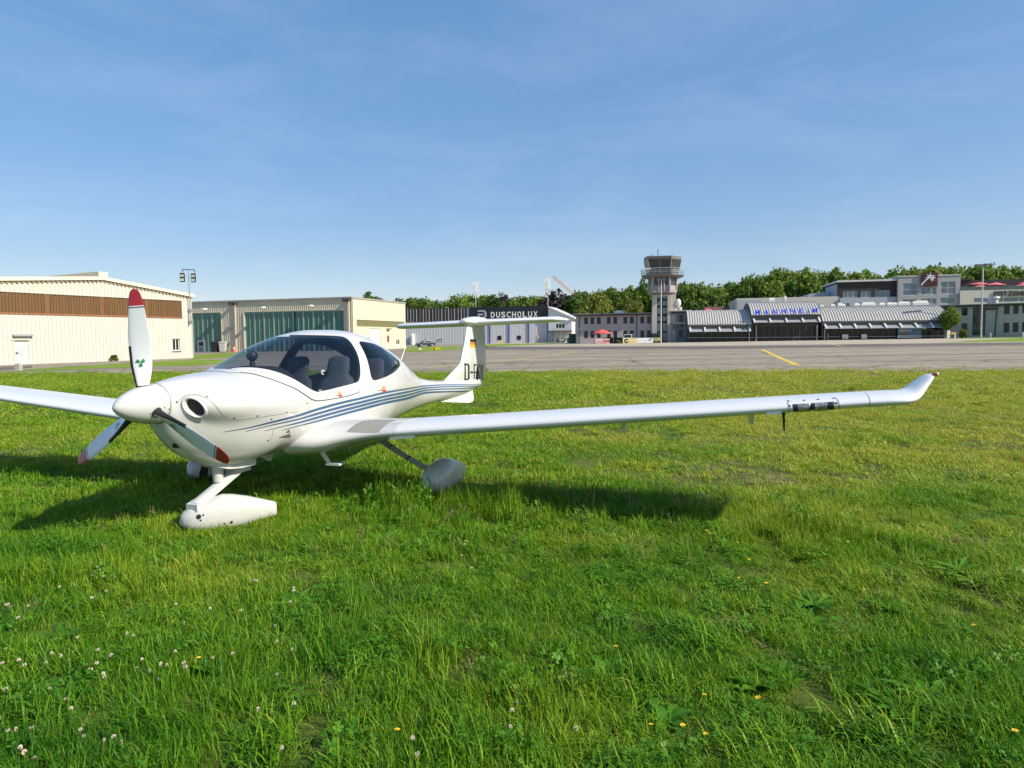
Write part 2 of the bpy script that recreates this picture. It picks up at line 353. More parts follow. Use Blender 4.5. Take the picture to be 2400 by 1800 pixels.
for (xa, xb) in ((XL-.3, xr), (xr, X1+.35)):
    b.add([(xa, -.3, zroof(xa)), (xb, -.3, zroof(xb)), (xb, -.3, zroof(xb)+.34), (xa, -.3, zroof(xa)+.34), (xa, 40.5, zroof(xa)), (xb, 40.5, zroof(xb)), (xb, 40.5, zroof(xb)+.34), (xa, 40.5, zroof(xa)+.34)],
          [(0, 1, 2, 3), (7, 6, 5, 4), (0, 4, 5, 1), (3, 2, 6, 7), (0, 3, 7, 4), (1, 5, 6, 2)])
rf = b.build('roof', CREAM2, H1.root)
MB().box(xr-.45, xr+.45, -.32, 40, zr+.34, zr+.72).box(xr-.52, xr+.52, -.34, 40, zr+.72, zr+.79).build('ridge_vent', CREAM2, rf)
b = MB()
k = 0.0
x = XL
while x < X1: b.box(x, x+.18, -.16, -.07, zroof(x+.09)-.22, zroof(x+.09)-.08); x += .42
b.build('soffit_trim', mat('soffit_brown', (.32, .26, .17), .7), H1.root)['kind'] = 'stuff'  # dashed row of brown trim blocks beneath the roof edge
n = 22; w = (bx[0]-XL-1)/n
for k in range(n):
    xa = XL+1+k*w; b = MB(); prof = []
    for q in range(7): prof += [(xa+w*q/7, .10), (xa+w*(q+.55)/7, .10), (xa+w*(q+.65)/7, .05), (xa+w*(q+.9)/7, .05)]
    prof.append((xa+w, .10)); vs_ = []
    for (px_, d) in prof: vs_ += [(px_, d, BZ0), (px_, d, BZ1)]
    b.add(vs_, [(2*i, 2*i+2, 2*i+3, 2*i+1) for i in range(len(prof)-1)])
    b.build('brown_panel', BROWN, H1.root)
for xx in (H1.pt(110, 705)[0], H1.pt(239, 715)[0], H1.pt(344, 722)[0]): MB().box(xx-.22, xx+.22, .03, .045, BZ0, BZ1).build('amber_panel', BROWN2, H1.root)
MB().box(XL+1, bx[0], -.11, .05, BZ0-.12, BZ0).build('band_flashing', RUST, H1.root)
dm = mat('pale_steel_door', (.50, .52, .53), .5, var=.18, scale=1.5)
b = MB(); b.box(dr[0]+.06, dr[1]-.06, .05, .1, dr[2], dr[3]-.06); d_ = b.build('door', dm, H1.root)
MB().box(dr[0]+.16, dr[0]+.21, 0.0, .05, 1.0, 1.2).box(dr[0]+.16, dr[0]+.38, -.03, .0, 1.1, 1.14).build('handle', BLACK, d_)
MB().box((dr[0]+dr[1])/2-.2, (dr[0]+dr[1])/2+.12, .035, .05, 1.72, 2.05).build('notice', WHITE, d_)
MB().box(dr[0], dr[0]+.06, -.04, .1, dr[2], dr[3]).box(dr[1]-.06, dr[1], -.04, .1, dr[2], dr[3]).box(dr[0]-.2, dr[1]+.1, -.12, .1, dr[3], dr[3]+.08).build('door_frame', CREAM2, H1.root)
lx = H1.rect(28, 784, 75, 788)
MB().box(lx[0], lx[1], -.32, -.07, lx[2], lx[3]).build('strip_light', STEEL, H1.root)
window(H1.root, wn[0]+.02, wn[1]-.02, wn[2], wn[3], .12, WHITE, WGLASS, 2, 1, .09)
MB().box(wn[0]-.1, wn[1]+.1, -.16, .12, wn[2]-.08, wn[2]-.02).build('window_sill', mat('stained_sill', (.3, .22, .14), .8, var=.3), H1.root)
MB().box(XL, X1+.02, -.1, 0, -.6, .06).build('plinth', CONC, H1.root)
# marker post, shrub and floodlight by the hangar
pg = ground(44, 869.5); b = MB(); b.loft([[(.24*s*math.cos(a+.78), .24*s*math.sin(a+.78), z) for a in np.arange(4)*math.pi/2] for z, s in ((-.2, 1), (.46, .93), (.54, .6))])
tag(b.build('concrete_post', CONC, loc=(pg[0], pg[1], gz(pg[0]))), 'squat pale concrete post standing in front of the hangar door', 'post')
def lamp_heads(mb, x, y, z, dirs):
    pass
cw = H1.p0+H1.U*(X1-.4)-H1.V*.35
ft = at(440, 632, cw[1]); ht = float(ft[2]-cw[2])
t = thing('floodlight_mast', 'thin steel mast carrying two black floodlights at the corner of the cream hangar', 'floodlight', cw)
MB().tube((0, 0, za-3.2), (0, 0, ht), .09, .05, 8).build('pole', STEEL, t)
[MB().box(-.12, .12, -.06, .4, za-q, za-q+.15).build('bracket', STEEL, t) for q in (1.6, 2.9)]
a_ = MB().tube((-.55, -.3, ht), (.55, .3, ht), .045, .045, 6).tube((-.55, -.3, ht), (-.55, -.3, ht-.35), .04, .04, 6).tube((.55, .3, ht), (.55, .3, ht-.35), .04, .04, 6).build('crossarm', BLACK, t)
for sx in (-1, 1):
    b = MB(); cx, cy = sx*.5, sx*.27
    b.loft([[(cx+u*w_, cy+.1-q, ht-.95+v*h_) for u, v in ((-1, -1), (1, -1), (1, 1), (-1, 1))] for q, w_, h_ in ((0, .14, .26), (.2, .22, .46), (.4, .26, .52))])
    o = b.build('floodlight_head', BLACK, t)
    MB().box(cx-.2, cx+.2, cy-.34, cy-.30, ht-1.36, ht-1.05).box(cx-.2, cx+.2, cy-.34, cy-.30, ht-.86, ht-.6).build('lens', mat('lamp_lens', (.6, .6, .56), .15, .3), o)

# ================================================================== SECOND HANGAR, GREEN DOORS
BEIGE = mat('beige_cladding', (.58, .52, .40), .6, var=.05, scale=.5); CRWALL = mat('cream_plaster', (.61, .54, .425), .8, var=.04, scale=.6)
GREEN = mat('green_glass_panel', (.03, .16, .115), .25, var=.25, scale=.35, spec=.8); GFRAME = mat('grey_green_frame', (.36, .40, .40), .5, .1, var=.1)
c0 = at(826, 800, 111); c1 = at(447, 800, 122)
H2 = Site(c1, c0, 'green_door_hangar', 'beige flat roofed hangar with tall green glazed folding doors', 'hangar'); XE = H2.len
HT = H2.pt(826, 699)[1]; DEP = H2.side(950.5, 760, XE)[0]
sd = H2.rect(430, 733.5, 519.5, 822); sd = (sd[0], sd[1], 0, sd[3]); bd = H2.rect(574, 729, 806.5, 822); bd = (bd[0], bd[1], 0, bd[3])
b = MB(); wall(b, -16, XE, -.8, HT, [sd, bd], corr=(.42, .04)); b.build('front_wall', BEIGE, H2.root)
def yz(b, y0, y1, z0, z1, m=0, d0=0., d1=.3): b.box(XE-d1, XE-d0, y0, y1, z0, z1, m)
s0 = H2.side(836, 757, XE)[0]; sb = (H2.side(836, 765.5, XE)[1]+H2.side(948, 767.6, XE)[1])/2; st_ = H2.side(836, 749.2, XE)[1]
s1 = DEP-.5
g0, g1 = H2.side(866.5, 790, XE)[0], H2.side(891.5, 790, XE)[0]; gt = H2.side(866.5, 769.8, XE)[1]
w0, w1 = H2.side(929, 800, XE)[0], H2.side(937.5, 800, XE)[0]; wz0, wz1 = H2.side(933, 808, XE)[1], H2.side(933, 795.5, XE)[1]
b = MB()
yz(b, .3, DEP, st_, HT); yz(b, .3, s0, -.8, st_); yz(b, s1, DEP, -.8, st_)
yz(b, s0, g0, -.8, sb); yz(b, g0, g1, gt, sb); yz(b, g1, w0, -.8, sb); yz(b, w1, s1, -.8, sb); yz(b, w0, w1, -.8, wz0); yz(b, w0, w1, wz1, sb)
b.build('side_wall', CRWALL, H2.root)
MB().box(-16, XE-.3, .3, DEP, HT-.4, HT-.1).box(-16, -15.7, .3, DEP, -.8, HT-.4).box(-16, XE-.3, DEP-.3, DEP, -.8, HT-.4).build('shell', BEIGE, H2.root)
MB().box(-16, XE+.12, -.22, .1, HT, HT+.28).box(XE-.3, XE+.12, .1, DEP+.1, HT, HT+.28).box(-16, XE-.3, .1, DEP, HT-.1, HT+.1).build('roof', mat('grey_roof_edge', (.33, .32, .29), .6), H2.root)
OLIVE = mat('olive_translucent_band', (.24, .23, .11), .4, var=.1)
b = MB(); n = 46
for k in range(n):
    ya = s0+(s1-s0)*k/n; yb = s0+(s1-s0)*(k+.7)/n; b.box(XE-.22, XE-.1, ya, yb, sb, st_)
b.box(XE-.3, XE-.22, s0, s1, sb, st_); b.build('clerestory_band', OLIVE, H2.root)
MB().box(XE-.2, XE-.12, g0, g1, 0, gt).build('roller_door', mat('pale_roller_door', (.62, .62, .6), .5, var=.04, bump=.3, bscale=4), H2.root)
b = MB(); b.box(XE-.2, XE-.1, w0, w1, wz0, wz0+.1).box(XE-.2, XE-.1, w0, w1, wz1-.1, wz1); wd = (w1-w0)
for k in (0, .45, .9): b.box(XE-.2, XE-.095, w0+k*wd, w0+(k+.1)*wd, wz0, wz1)
o = b.build('window', WHITE, H2.root); MB().box(XE-.17, XE-.15, w0, w1, wz0, wz1).build('pane', WGLASS, o)
sy, sz_ = H2.side(909.5, 793, XE); MB().box(XE, XE+.04, sy-.35, sy+.35, sz_-.7, sz_+.5).build('notice', mat('maroon_sign', (.22, .03, .06), .5), H2.root)
sy, sz_ = H2.side(909, 771, XE); MB().box(XE, XE+.5, sy-.6, sy+.6, sz_-.1, sz_+.15).build('wall_lamp', STEEL, H2.root)
sy, sz_ = H2.side(858.5, 792.3, XE); MB().box(XE, XE+.3, sy-.8, sy+.8, sz_-.1, sz_+.1).build('wall_lamp', STEEL, H2.root)
def folding_door(x0, x1, zt, n, dark=None):
    w = (x1-x0)/n
    for k in range(n):
        xa, xb = x0+k*w, x0+(k+1)*w; b = MB(); y = .18
        b.box(xa, xa+.13, y-.07, y+.05, 0, zt).box(xb-.13, xb, y-.07, y+.05, 0, zt).box(xa+.13, xb-.13, y-.05, y+.03, zt-.15, zt).box(xa+.13, xb-.13, y-.05, y+.03, 0, .15)
        b.box((xa+xb)/2-.025, (xa+xb)/2+.025, y-.06, y+.03, .15, zt-.15)
        o = b.build('door_leaf', GFRAME, H2.root)
        MB().box(xa+.1, xb-.1, y-.01, y+.015, .1, zt-.1).build('glass_panel', GREEN, o)
folding_door(sd[0], sd[1], sd[3], 4); folding_door(bd[0], bd[1], bd[3], 10)
mxx = H2.pt(690, 760)[0]; MB().box(mxx-.12, mxx+.12, .06, .12, 0, bd[3]).build('meeting_stile', BLACK, H2.root)
pdx = H2.rect(462.5, 798, 480, 822); b = MB(); b.box(pdx[0], pdx[1], .04, .1, 0, pdx[3]); o = b.build('wicket_door', mat('pale_grey_frame', (.36, .38, .39), .5), H2.root)
MB().box(pdx[0]+.35, pdx[1]-.35, .02, .04, pdx[3]*.55, pdx[3]-.25).build('pane', WGLASS, o); MB().box(pdx[0]+.35, pdx[1]-.35, .02, .04, .2, pdx[3]*.45).build('lower_panel', GREEN, o)
MB().box(sd[0]-.02, sd[1]+.12, -.1, .14, sd[3], sd[3]+.14).box(bd[0]-.1, bd[1]+.1, -.1, .14, bd[3], bd[3]+.14).box(bd[0]-.25, bd[0], -.12, .2, 0, bd[3]).box(sd[1], sd[1]+.15, -.1, .2, 0, sd[3]).build('door_surround', CREAM2, H2.root)
for (px_, py_) in ((486, 726.5), (622.5, 723), (733.5, 719)):
    x, z = H2.pt(px_, py_); o = MB().tube((x, -.05, z), (x+.2, -1.0, z+.15), .05, .05, 6).build('lamp_arm', STEEL, H2.root)
    MB().loft([[(x+.2+dx*.34, -1.1+dy*.5, z+.15+q) for dx, dy in ((-1, -1), (1, -1), (1, 1), (-1, 1))] for q in (-.12, .12)]).build('lamp_head', WHITE, o)
for (px_, py_) in ((552, 711), (818, 702.5)):
    x, z = H2.pt(px_, py_)
    MB().tube((x, -.16, 0), (x, -.16, z), .09, .09, 8).build('downpipe', BEIGE, H2.root)
    o = MB().box(x-.5, x+.5, -1.0, -.1, z-.05, z+.12).build('floodlight_bracket', DGREY, H2.root); MB().box(x-.65, x-.05, -1.2, -.5, z-.35, z+.2).build('floodlight', DGREY, o)
MB().box(H2.pt(534, 767)[0], H2.pt(548, 767)[0], -.3, -.05, H2.pt(540, 768)[1], H2.pt(540, 766)[1]).build('cable_tray', STEEL, H2.root)
bx_, _ = H2.pt(524.5, 820); bw = H2.p0+H2.U*bx_-H2.V*1.2
def bin_(w, col, label, dx):
    t = thing('wheelie_bin', label, 'bin', (bw[0]+dx, bw[1], gz(bw[0]+dx)))
    MB().loft([[(sx*.55*s, sy*.5*s, z) for sx, sy in ((-1, -1), (1, -1), (1, 1), (-1, 1))] for z, s in ((.12, .8), (1.75, 1))]).build('body', col, t)
    MB().prism([(-.56, 1.76), (-.56, 1.86), (.5, 2.0), (.58, 1.76)], 0, -.6, .6).build('lid', col, t)
    for s in (-1, 1): MB().tube((s*.48, .4, .16), (s*.56, .4, .16), .16, .16, 10).build('wheel', BLACK, t)
bin_(0, BLACK, 'black wheelie bin beside the small green hangar door', -.75); bin_(0, mat('pale_bin_plastic', (.5, .5, .48), .5), 'pale grey wheelie bin right of the black one', .75)
cx_, _ = H2.pt(557, 820); cwp = H2.p0+H2.U*cx_-H2.V*.9
t = thing('traffic_cone', 'small orange and white cone at the foot of the hangar downpipe', 'cone', (cwp[0], cwp[1], gz(cwp[0])))
MB().box(-.35, .35, -.35, .35, 0, .08).tube((0, 0, .07), (0, 0, 1.15), .28, .05, 10).build('cone_body', mat('cone_orange', (.7, .13, .03), .6), t)
MB().tube((0, 0, .55), (0, 0, .85), .19, .13, 10).build('white_band', WHITE, t)

# ================================================================== FAR WAREHOUSE WITH DARK SIGN BAND
SILVER = mat('silver_cladding', (.52, .53, .545), .55, 0, var=.04); NAVYBLK = mat('black_sign_board', (.012, .014, .022), .45); BLUE = mat('blue_post', (.03, .07, .32), .5)
D = Site(at(940, 800, 209), at(1284.5, 800, 200), 'sign_warehouse', 'long silver warehouse with a black sign band and blue door posts', 'warehouse')
dz1 = D.pt(1284, 717.5)[1]; dzm = D.pt(1200, 753)[1]; dzb = D.pt(1000, 755)[1]; xd = D.len; xs_ = D.pt(1101, 740)[0]; x0_ = -60.
drs = [D.pt(p, 790)[0] for p in (1148, 1193, 1239, 1284.3)]
b = MB(); wall(b, x0_, drs[0]-.1, -.8, dzb, corr=(.9, .03)); b.box(x0_, xd, .35, .6, -.8, dz1-.2).box(xd-.4, xd, .6, 45, -.8, dz1-.2).box(x0_, x0_+.4, .6, 45, -.8, dz1-.2).box(x0_, xd, 45, 45.3, -.8, dz1-.2); b.build('wall', SILVER, D.root)
MB().box(x0_, xd, -.1, 45.3, dz1-.2, dz1).build('roof', DGREY, D.root)
MB().box(xs_, xd+.05, -.25, .3, dzm, dz1+.1).build('sign_board', NAVYBLK, D.root)
STRP = mat('pale_strip_sheet', (.40, .36, .35), .4, var=.25, scale=.5); STRD = mat('dark_strip_sheet', (.022, .022, .028), .3)
b = MB(); b.box(x0_, xs_, -.02, .3, dzb, dz1); ob = b.build('strip_band', STRD, D.root)
k = 0; x = xs_-.9
rr = random.Random(4)
ROSE = mat('rose_strip_sheet', (.30, .2, .19), .4, var=.2)
while x > x0_+.5:
    w = .16 if k % 2 else .26; MB().box(x, x+w, -.09, -.02, dzb+.05, dz1-.08).build('strip_sheet', STRP if k % 5 else ROSE, ob); k += 1; x -= .98 if k % 4 else 1.25
MB().box(xs_-.9, xs_-.1, -.12, -.02, dzb, dz1-.1).build('grey_panel', mat('blue_grey_panel', (.2, .24, .29), .4), ob)
for i, xx in enumerate(drs): MB().box(xx-.17, xx+.17, -.22, .1, 0, dzm).build('door_post', BLUE, D.root)
ins = [(1166.3, 787, 1175.5, 796.5, WGLASS), (1212, 786.5, 1221, 796, WGLASS), (1258.2, 785.4, 1268, 795.6, mat('cream_blind', (.6, .52, .36), .6))]
for i in range(3):
    xa, xb = drs[i]+.17, drs[i+1]-.17; b = MB(); wall(b, xa, xb, 0, dzm-.02, y0=.05, th=.15, corr=(1.1, .02)); o = b.build('sliding_door', SILVER, D.root)
    q = ins[i]; r_ = D.rect(*q[:4]); MB().box(*r_[:2], -.06, 0.0, *r_[2:]).build('window', q[4], o)
xa = drs[0]-4.6
for (q0, q1, q2, q3, nx) in ((998, 793, 1004.5, 800, 2), (1026, 792.5, 1038.2, 799.3, 2)):
    r_ = D.rect(q0, q1, q2, q3); window(D.root, *r_[:2], *r_[2:], -.16, WHITE, WGLASS, nx, 1, .2)
tx_, _ = D.pt(969, 790); tz = D.pt(969, 783.5)[1]
MB().tube((tx_, -.9, 0), (tx_, -.9, tz-.5), .75, .75, 14).ball((tx_, -.9, tz-.5), .75, 14, 8).build('silo_tank', WHITE, D.root, smooth=True, angle=40)
SIGNW = mat('white_sign_letter', (.72, .72, .72), .5)
xa, za_ = D.pt(1151, 744.5); xb, _ = D.pt(1263.5, 744.5); zt_ = D.pt(1263, 729)[1]
DW = 'DUSCHOLUX'
for i, ch in enumerate(DW):
    step = (xb-xa)/len(DW); v, f = text_geo(ch, zt_-za_, .14, .02); w = v[:, 0].max(); tgt = step*.72; s_ = tgt/w if ch != 'I' else 1
    b = MB(); b.add([(xa+i*step+p[0]*s_, -.32-p[2], za_+p[1]) for p in v], f); b.build('letter', SIGNW, D.root)
xa, _ = D.pt(1120.5, 735); xb, _ = D.pt(1140.5, 735); zt_ = D.pt(1130, 727.2)[1]; zb_ = D.pt(1130, 747)[1]; h = zt_-zb_; w = xb-xa; b = MB()
b.prism([(xa, zt_), (xb-w*.25, zt_), (xb, zt_-h*.25), (xb, zb_+h*.25), (xb-w*.25, zb_), (xa, zb_), (xa, zb_+h*.18), (xb-w*.35, zb_+h*.18), (xb-w*.2, zb_+h*.33), (xb-w*.2, zt_-h*.33), (xb-w*.35, zt_-h*.18), (xa, zt_-h*.18)], 1, -.4, -.26)
b.box(xa, xb-w*.38, -.4, -.26, zb_+h*.40, zb_+h*.60); b.box(xa, xa+w*.18, -.4, -.26, zb_+h*.18, zb_+h*.40)
b.build('emblem', mat('grey_emblem', (.38, .38, .38), .5), D.root)
# white gabled annex
PLW = mat('white_render', (.70, .70, .70), .8, var=.03)
A2 = Site(at(1285.5, 800, 199), at(1340, 800, 197), 'gabled_annex', 'small white gabled house at the right end of the silver warehouse', 'house')
xa2 = A2.len; zg0 = A2.pt(1286, 718)[1]; zg1 = A2.pt(1347, 745)[1]; xo = A2.pt(1347.5, 745)[0]
wq = A2.rect(1302, 758.5, 1324, 770); b = MB(); wall(b, 0, xa2, -.6, lambda x: zg0-(zg0-zg1)*x/xo-.35, [wq]); b.box(0, .3, .3, 12, -.6, zg0-.5).box(xa2-.3, xa2, .3, 12, -.6, zg0-(zg0-zg1)*xa2/xo-.5).box(.3, xa2-.3, 11.7, 12, -.6, zg1); b.build('wall', PLW, A2.root)
b = MB(); b.add([(x, y, zg0-(zg0-zg1)*x/xo+q) for y in (-.5, 12.4) for q in (-.32, 0) for x in (-.02, xo)], [(0, 1, 3, 2), (4, 6, 7, 5), (0, 4, 5, 1), (2, 3, 7, 6), (0, 2, 6, 4), (1, 5, 7, 3)]); b.build('roof', WHITE, A2.root)
window(A2.root, *wq[:2], *wq[2:], .05, WHITE, WGLASS, 3, 1, .16)
pz = A2.pt(1315, 776)[1]; px0, px1 = A2.pt(1287, 776)[0], A2.pt(1343, 776)[0]
MB().box(px0, px1, -2.6, -.02, pz-.1, pz+.12).build('porch_roof', DGREY, A2.root)
b = MB()
for k in range(9): xx = px0+.2+k*(px1-px0-.5)*.62/8; b.box(xx, xx+.08, -2.5, -2.42, 0, pz-.1)
b.build('porch_posts', STEEL, A2.root); MB().box(px0+.3, px0+(px1-px0)*.62, -2.46, -2.44, .1, pz-.2).build('porch_glazing', glass_mat('clear_glass', (.75, .8, .8)), A2.root)
MB().box(.02, xa2-.02, -.05, -.003, -.5, .5).build('plinth', mat('pale_blue_plinth', (.35, .42, .55), .7), A2.root)
b = MB()
for i, (q, w_) in enumerate(((1317, .9), (1326, .6))): x, z = A2.pt(q-20, 736+i*8); b.box(x, x+w_, .3, 1.1, z-1.2, z)
# antenna masts on the roofs
def cell_mast(px0, pyb, pyt, Y, label):
    p = at(px0, pyb, Y); zt = at(px0, pyt, Y)[2]-p[2]; t = thing('antenna_mast', label, 'antenna', (p[0], p[1], p[2]-.6))
    h = zt+.6; MB().tube((0, 0, 0), (0, 0, h-.6), .16, .11, 8).build('pole', STEEL, t)
    for k in range(3):
        a = k*2.1+.5; x, y = .75*math.cos(a), .75*math.sin(a)
        o = MB().tube((0, 0, h-5.2), (x, y, h-4.6), .05, .05, 5).tube((0, 0, h-1.3), (x, y, h-1.3), .05, .05, 5).tube((x, y, h-5.2), (x, y, h-.2), .06, .06, 6).build('arm', STEEL, t)
        MB().box(x-.2, x+.2, y-.22, y+.12, h-3.4, h).box(x-.17, x+.17, y-.2, y+.1, h-5.0, h-3.8).build('antenna_panel', WHITE, t)
cell_mast(1115, 722, 661, 206, 'mobile phone antenna mast rising from the strip banded part of the warehouse')
cell_mast(1284, 718, 652.5, 201, 'mobile phone antenna mast at the gable end of the warehouse')
# tower crane far behind
cp0 = at(1350, 696, 330); t = thing('tower_crane', 'orange tower crane jib slanting up behind the purple beech', 'crane', (cp0[0], cp0[1], gz(cp0[0])))
ORG = mat('crane_orange', (.75, .34, .06), .5); hz = cp0[2]-gz(cp0[0]); tip = at(1296, 648, 330)-np.array([cp0[0], cp0[1], gz(cp0[0])])
def lattice(b, p, q, w, n):
    p, q = Vector(p), Vector(q); d = (q-p).normalized(); a = Vector((0, 1, 0)); c = d.cross(a).normalized(); cs = [a*w+c*w, -a*w+c*w, -a*w-c*w, a*w-c*w]
    for e in cs: b.tube(p+e, q+e*.7, .13, .1, 4)
    for k in range(n):
        f0, f1 = k/n, (k+1)/n
        for i in range(4): b.tube(p+(q-p)*f0+cs[i], p+(q-p)*f1+cs[(i+1) % 4], .07, .07, 3)
b = MB(); lattice(b, (0, 0, hz), tip, .55, 9); b.build('jib', ORG, t)
b = MB(); lattice(b, (0, 0, 0), (0, 0, hz+.5), .6, 14); b.build('mast', WHITE, t)
MB().box(-1.3, 1.4, -.9, .9, hz-.6, hz+1.0).box(.4, 2.0, -.7, .7, hz+.8, hz+2.2).build('cab', ORG, t)
b = MB(); b.tube((0, 0, hz), (.8, 0, hz+8), .1, .1, 4).tube((3, 0, hz+1), (.8, 0, hz+8), .1, .1, 4).tube((.8, 0, hz+8), Vector(tip)*.6+Vector((0, 0, hz*.4)), .04, .04, 3); b.build('a_frame', WHITE, t)
# ================================================================== OFFICE WING LEFT OF THE TOWER
GRP = mat('grey_mauve_panel', (.40, .365, .37), .7, var=.05, scale=.5); GRP2 = mat('grey_panel_joint', (.26, .245, .25), .8); EAVE = mat('dark_eave', (.035, .035, .04), .6); ROOFG = mat('grey_roof_sheet', (.25, .26, .27), .5)
OF = Site(at(1350, 800, 153), at(1530, 800, 149), 'office_wing', 'two storey grey panelled office wing with a flat dark eave left of the control tower', 'office building')
xo1 = OF.len; zo = OF.pt(1440, 739)[1]
ups = [(382, 430), (465, 513), (547, 597), (677, 725), (760, 810), (890, 940), (975, 1027), (1110, 1160), (1197, 1247)]
holes = []; specs = []
for (a, c) in ups:
    pa, pb = 1300+a*.18083, 1300+c*.18083
    r1 = OF.rect(pa, 560+1014*.18083, pb, 560+1100*.18083); r2 = OF.rect(pa, 560+1190*.18083, pb, 560+1283*.18083)
    r1 = (r1[0], r1[1], OF.pt(1440, 758.8)[1], OF.pt(1440, 743)[1]); r2 = (r2[0], r2[1], OF.pt(1440, 792)[1], OF.pt(1440, 775)[1])
    holes += [r1, r2]
b = MB(); wall(b, 0, xo1, -.6, zo, holes); b.box(0, .3, .3, 12, -.6, zo).box(.3, xo1, 11.7, 12, -.6, zo); b.box(.3, xo1, .32, .5, -.6, 0); b.build('wall', GRP, OF.root)
b = MB()
for k in range(1, 8): b.box(0.01, xo1-.01, -.012, -.002, zo*k/8-.02, zo*k/8+.02)
jm = b
for k in range(1, 15):
    x = xo1*k/15
    if all(not (h[0]-.1 < x < h[1]+.1) for h in holes): jm.box(x-.025, x+.025, -.014, -.004, 0, zo)
keep = MB()
for h in holes: window(OF.root, *h, .12, DGREY, WGLASS, 1, 1, .09)
b = MB(); b.box(-.5, xo1-.1, -1.0, 12.6, zo+.28, zo+.46).build('roof', ROOFG, OF.root)
MB().box(-.3, xo1-.1, -.7, 12.3, zo-.02, zo+.27).build('eave', EAVE, OF.root)
for q in (1358, 1492.3): x, _ = OF.pt(q, 770); MB().tube((x, -.14, 0), (x, -.14, zo-.05), .09, .09, 6).build('downpipe', DGREY, OF.root)
x, z = OF.pt(1450, 733); MB().ball((x, 2, zo+.5), 1.0, 12, 8, sc=(1.25, 1, .75)).build('roof_dome', WHITE, OF.root, smooth=True)
# ================================================================== CONTROL TOWER
TWR = mat('tower_grey', (.30, .28, .275), .7, var=.06, scale=.6); TWL = mat('tower_pale_panel', (.50, .46, .42), .7, var=.05, scale=.6); CABD = mat('cab_dark', (.10, .10, .105), .45); CGL = mat('cab_glass', (.05, .055, .058), .08, var=.3, scale=.4, spec=.4)
T = Site(at(1528, 800, 147.5), at(1571, 800, 146.5), 'control_tower', 'grey airport control tower with slanted glass cab and railed balcony', 'control tower')
tw = T.len; zs = T.pt(1550, 690)[1]
wc0, wc1 = T.pt(1540, 740)[0], T.pt(1564.3, 740)[0]
b = MB(); wall(b, 0, tw, -.8, zs, [(wc0, wc1, 0.0, zs-.5)], th=.4); b.box(0, .3, .4, tw, -.8, zs).box(tw-.3, tw, .4, tw+1, -.8, zs).box(.3, tw-.3, tw-.3, tw, -.8, zs)
b.build('shaft', TWL, T.root)
MB().box(tw+.02, tw+1.2, .5, tw, -.6, zs).build('shaft_side', TWL, T.root)
zz = [0.0]+[T.pt(1550, y)[1] for y in (754, 750, 719.5, 713.5, 703)]
rows = [(T.pt(1550, p)[1], T.pt(1550, q)[1]) for p, q in ((801, 779), (778, 756), (753.5, 740), (736.5, 720), (717, 703.5), (701.5, 689))]
for (za_, zb_) in rows:
    for (f0, f1) in ((0, .49), (.51, 1)): window(T.root, wc0+(wc1-wc0)*f0, wc0+(wc1-wc0)*f1, max(za_, .02), zb_, .12, BLACK, BGLASS, 1, 1, .14)
MB().box(wc0, wc1, .3, .39, 0.0, zs-.5).build('window_back', BLACK, T.root)
def octo(e, cx, cy, fw, cw, cd, s=1.0):           # faceted ring: front width fw, corner facet cw wide and cd deep
    h = fw/2
    p = [(-h, -cd-h*.5), (h, -cd-h*.5), (h+cw, -h*.5), (h+cw, h*.5+cd*.6), (h, h*.5+cd*1.6), (-h, h*.5+cd*1.6), (-h-cw, h*.5+cd*.6), (-h-cw, -h*.5)]
    return [(cx+x*s, cy+y*s, e) for x, y in p]
tcx = (T.pt(1529, 670)[0]+T.pt(1573, 670)[0])/2; tcy = tw/2+.2
def ring_at(px0, pxa, pxb, px1, py):              # silhouette left, front-left corner, front-right corner, right -> widths
    x0, xa, xb, x1 = [T.pt(p, py)[0] for p in (px0, pxa, pxb, px1)]; return x0, xa, xb, x1
def facet(z, pxs, py, d):
    x0, xa, xb, x1 = ring_at(*pxs, py); cx = (x0+x1)/2
    return [(xa, -1.2-d, z), (xb, -1.2-d, z), (x1, 1.2-d*.3, z), (x1, 4.6, z), (xb, 7.0+d, z), (xa, 7.0+d, z), (x0, 4.6, z), (x0, 1.2-d*.3, z)]
Zp = lambda y: T.pt(1552, y)[1]
lo = (1519, 1530, 1570.5, 1586.5); fl = (1521, 1531, 1569, 1585)
b = MB(); b.loft([facet(Zp(688), (1522, 1531, 1569, 1584.5), 688, -.25), facet(Zp(685), lo, 685, 0), facet(Zp(681), lo, 681, 0)]); b.build('lower_ring', TWR, T.root)
b = MB(); b.loft([facet(Zp(681), fl, 681, -.1), facet(Zp(669.5), fl, 669.5, -.1)]); b.build('parapet_panels', mat('mauve_panel', (.33, .30, .31), .7), T.root)
b = MB(); b.loft([facet(Zp(669.5), fl, 669.5, -.2), facet(Zp(648), fl, 648, -.2)]); b.build('lower_windows', CGL, T.root)
r0 = facet(Zp(681), fl, 681, -.05); r1 = facet(Zp(648), fl, 648, -.05)
for p, q in zip(r0, r1): MB().tube(p, q, .28, .28, 6).build('mullion', TWR, T.root)
for f in (.33, .67): MB().tube(Vector(r0[0]).lerp(Vector(r0[1]), f), Vector(r1[0]).lerp(Vector(r1[1]), f), .2, .2, 6).build('mullion', TWR, T.root)
bo = (1503, 1522, 1576, 1603)
b = MB(); b.loft([facet(Zp(650), (1516, 1527, 1573, 1592), 650, .3), facet(Zp(646), bo, 646, 1.5), facet(Zp(643.5), bo, 643.5, 1.5)]); b.build('balcony', mat('balcony_concrete', (.2, .195, .19), .8), T.root)
RAIL = mat('rail_steel', (.52, .54, .56), .4, .4); bt = (1501, 1521, 1577, 1604); b = MB()
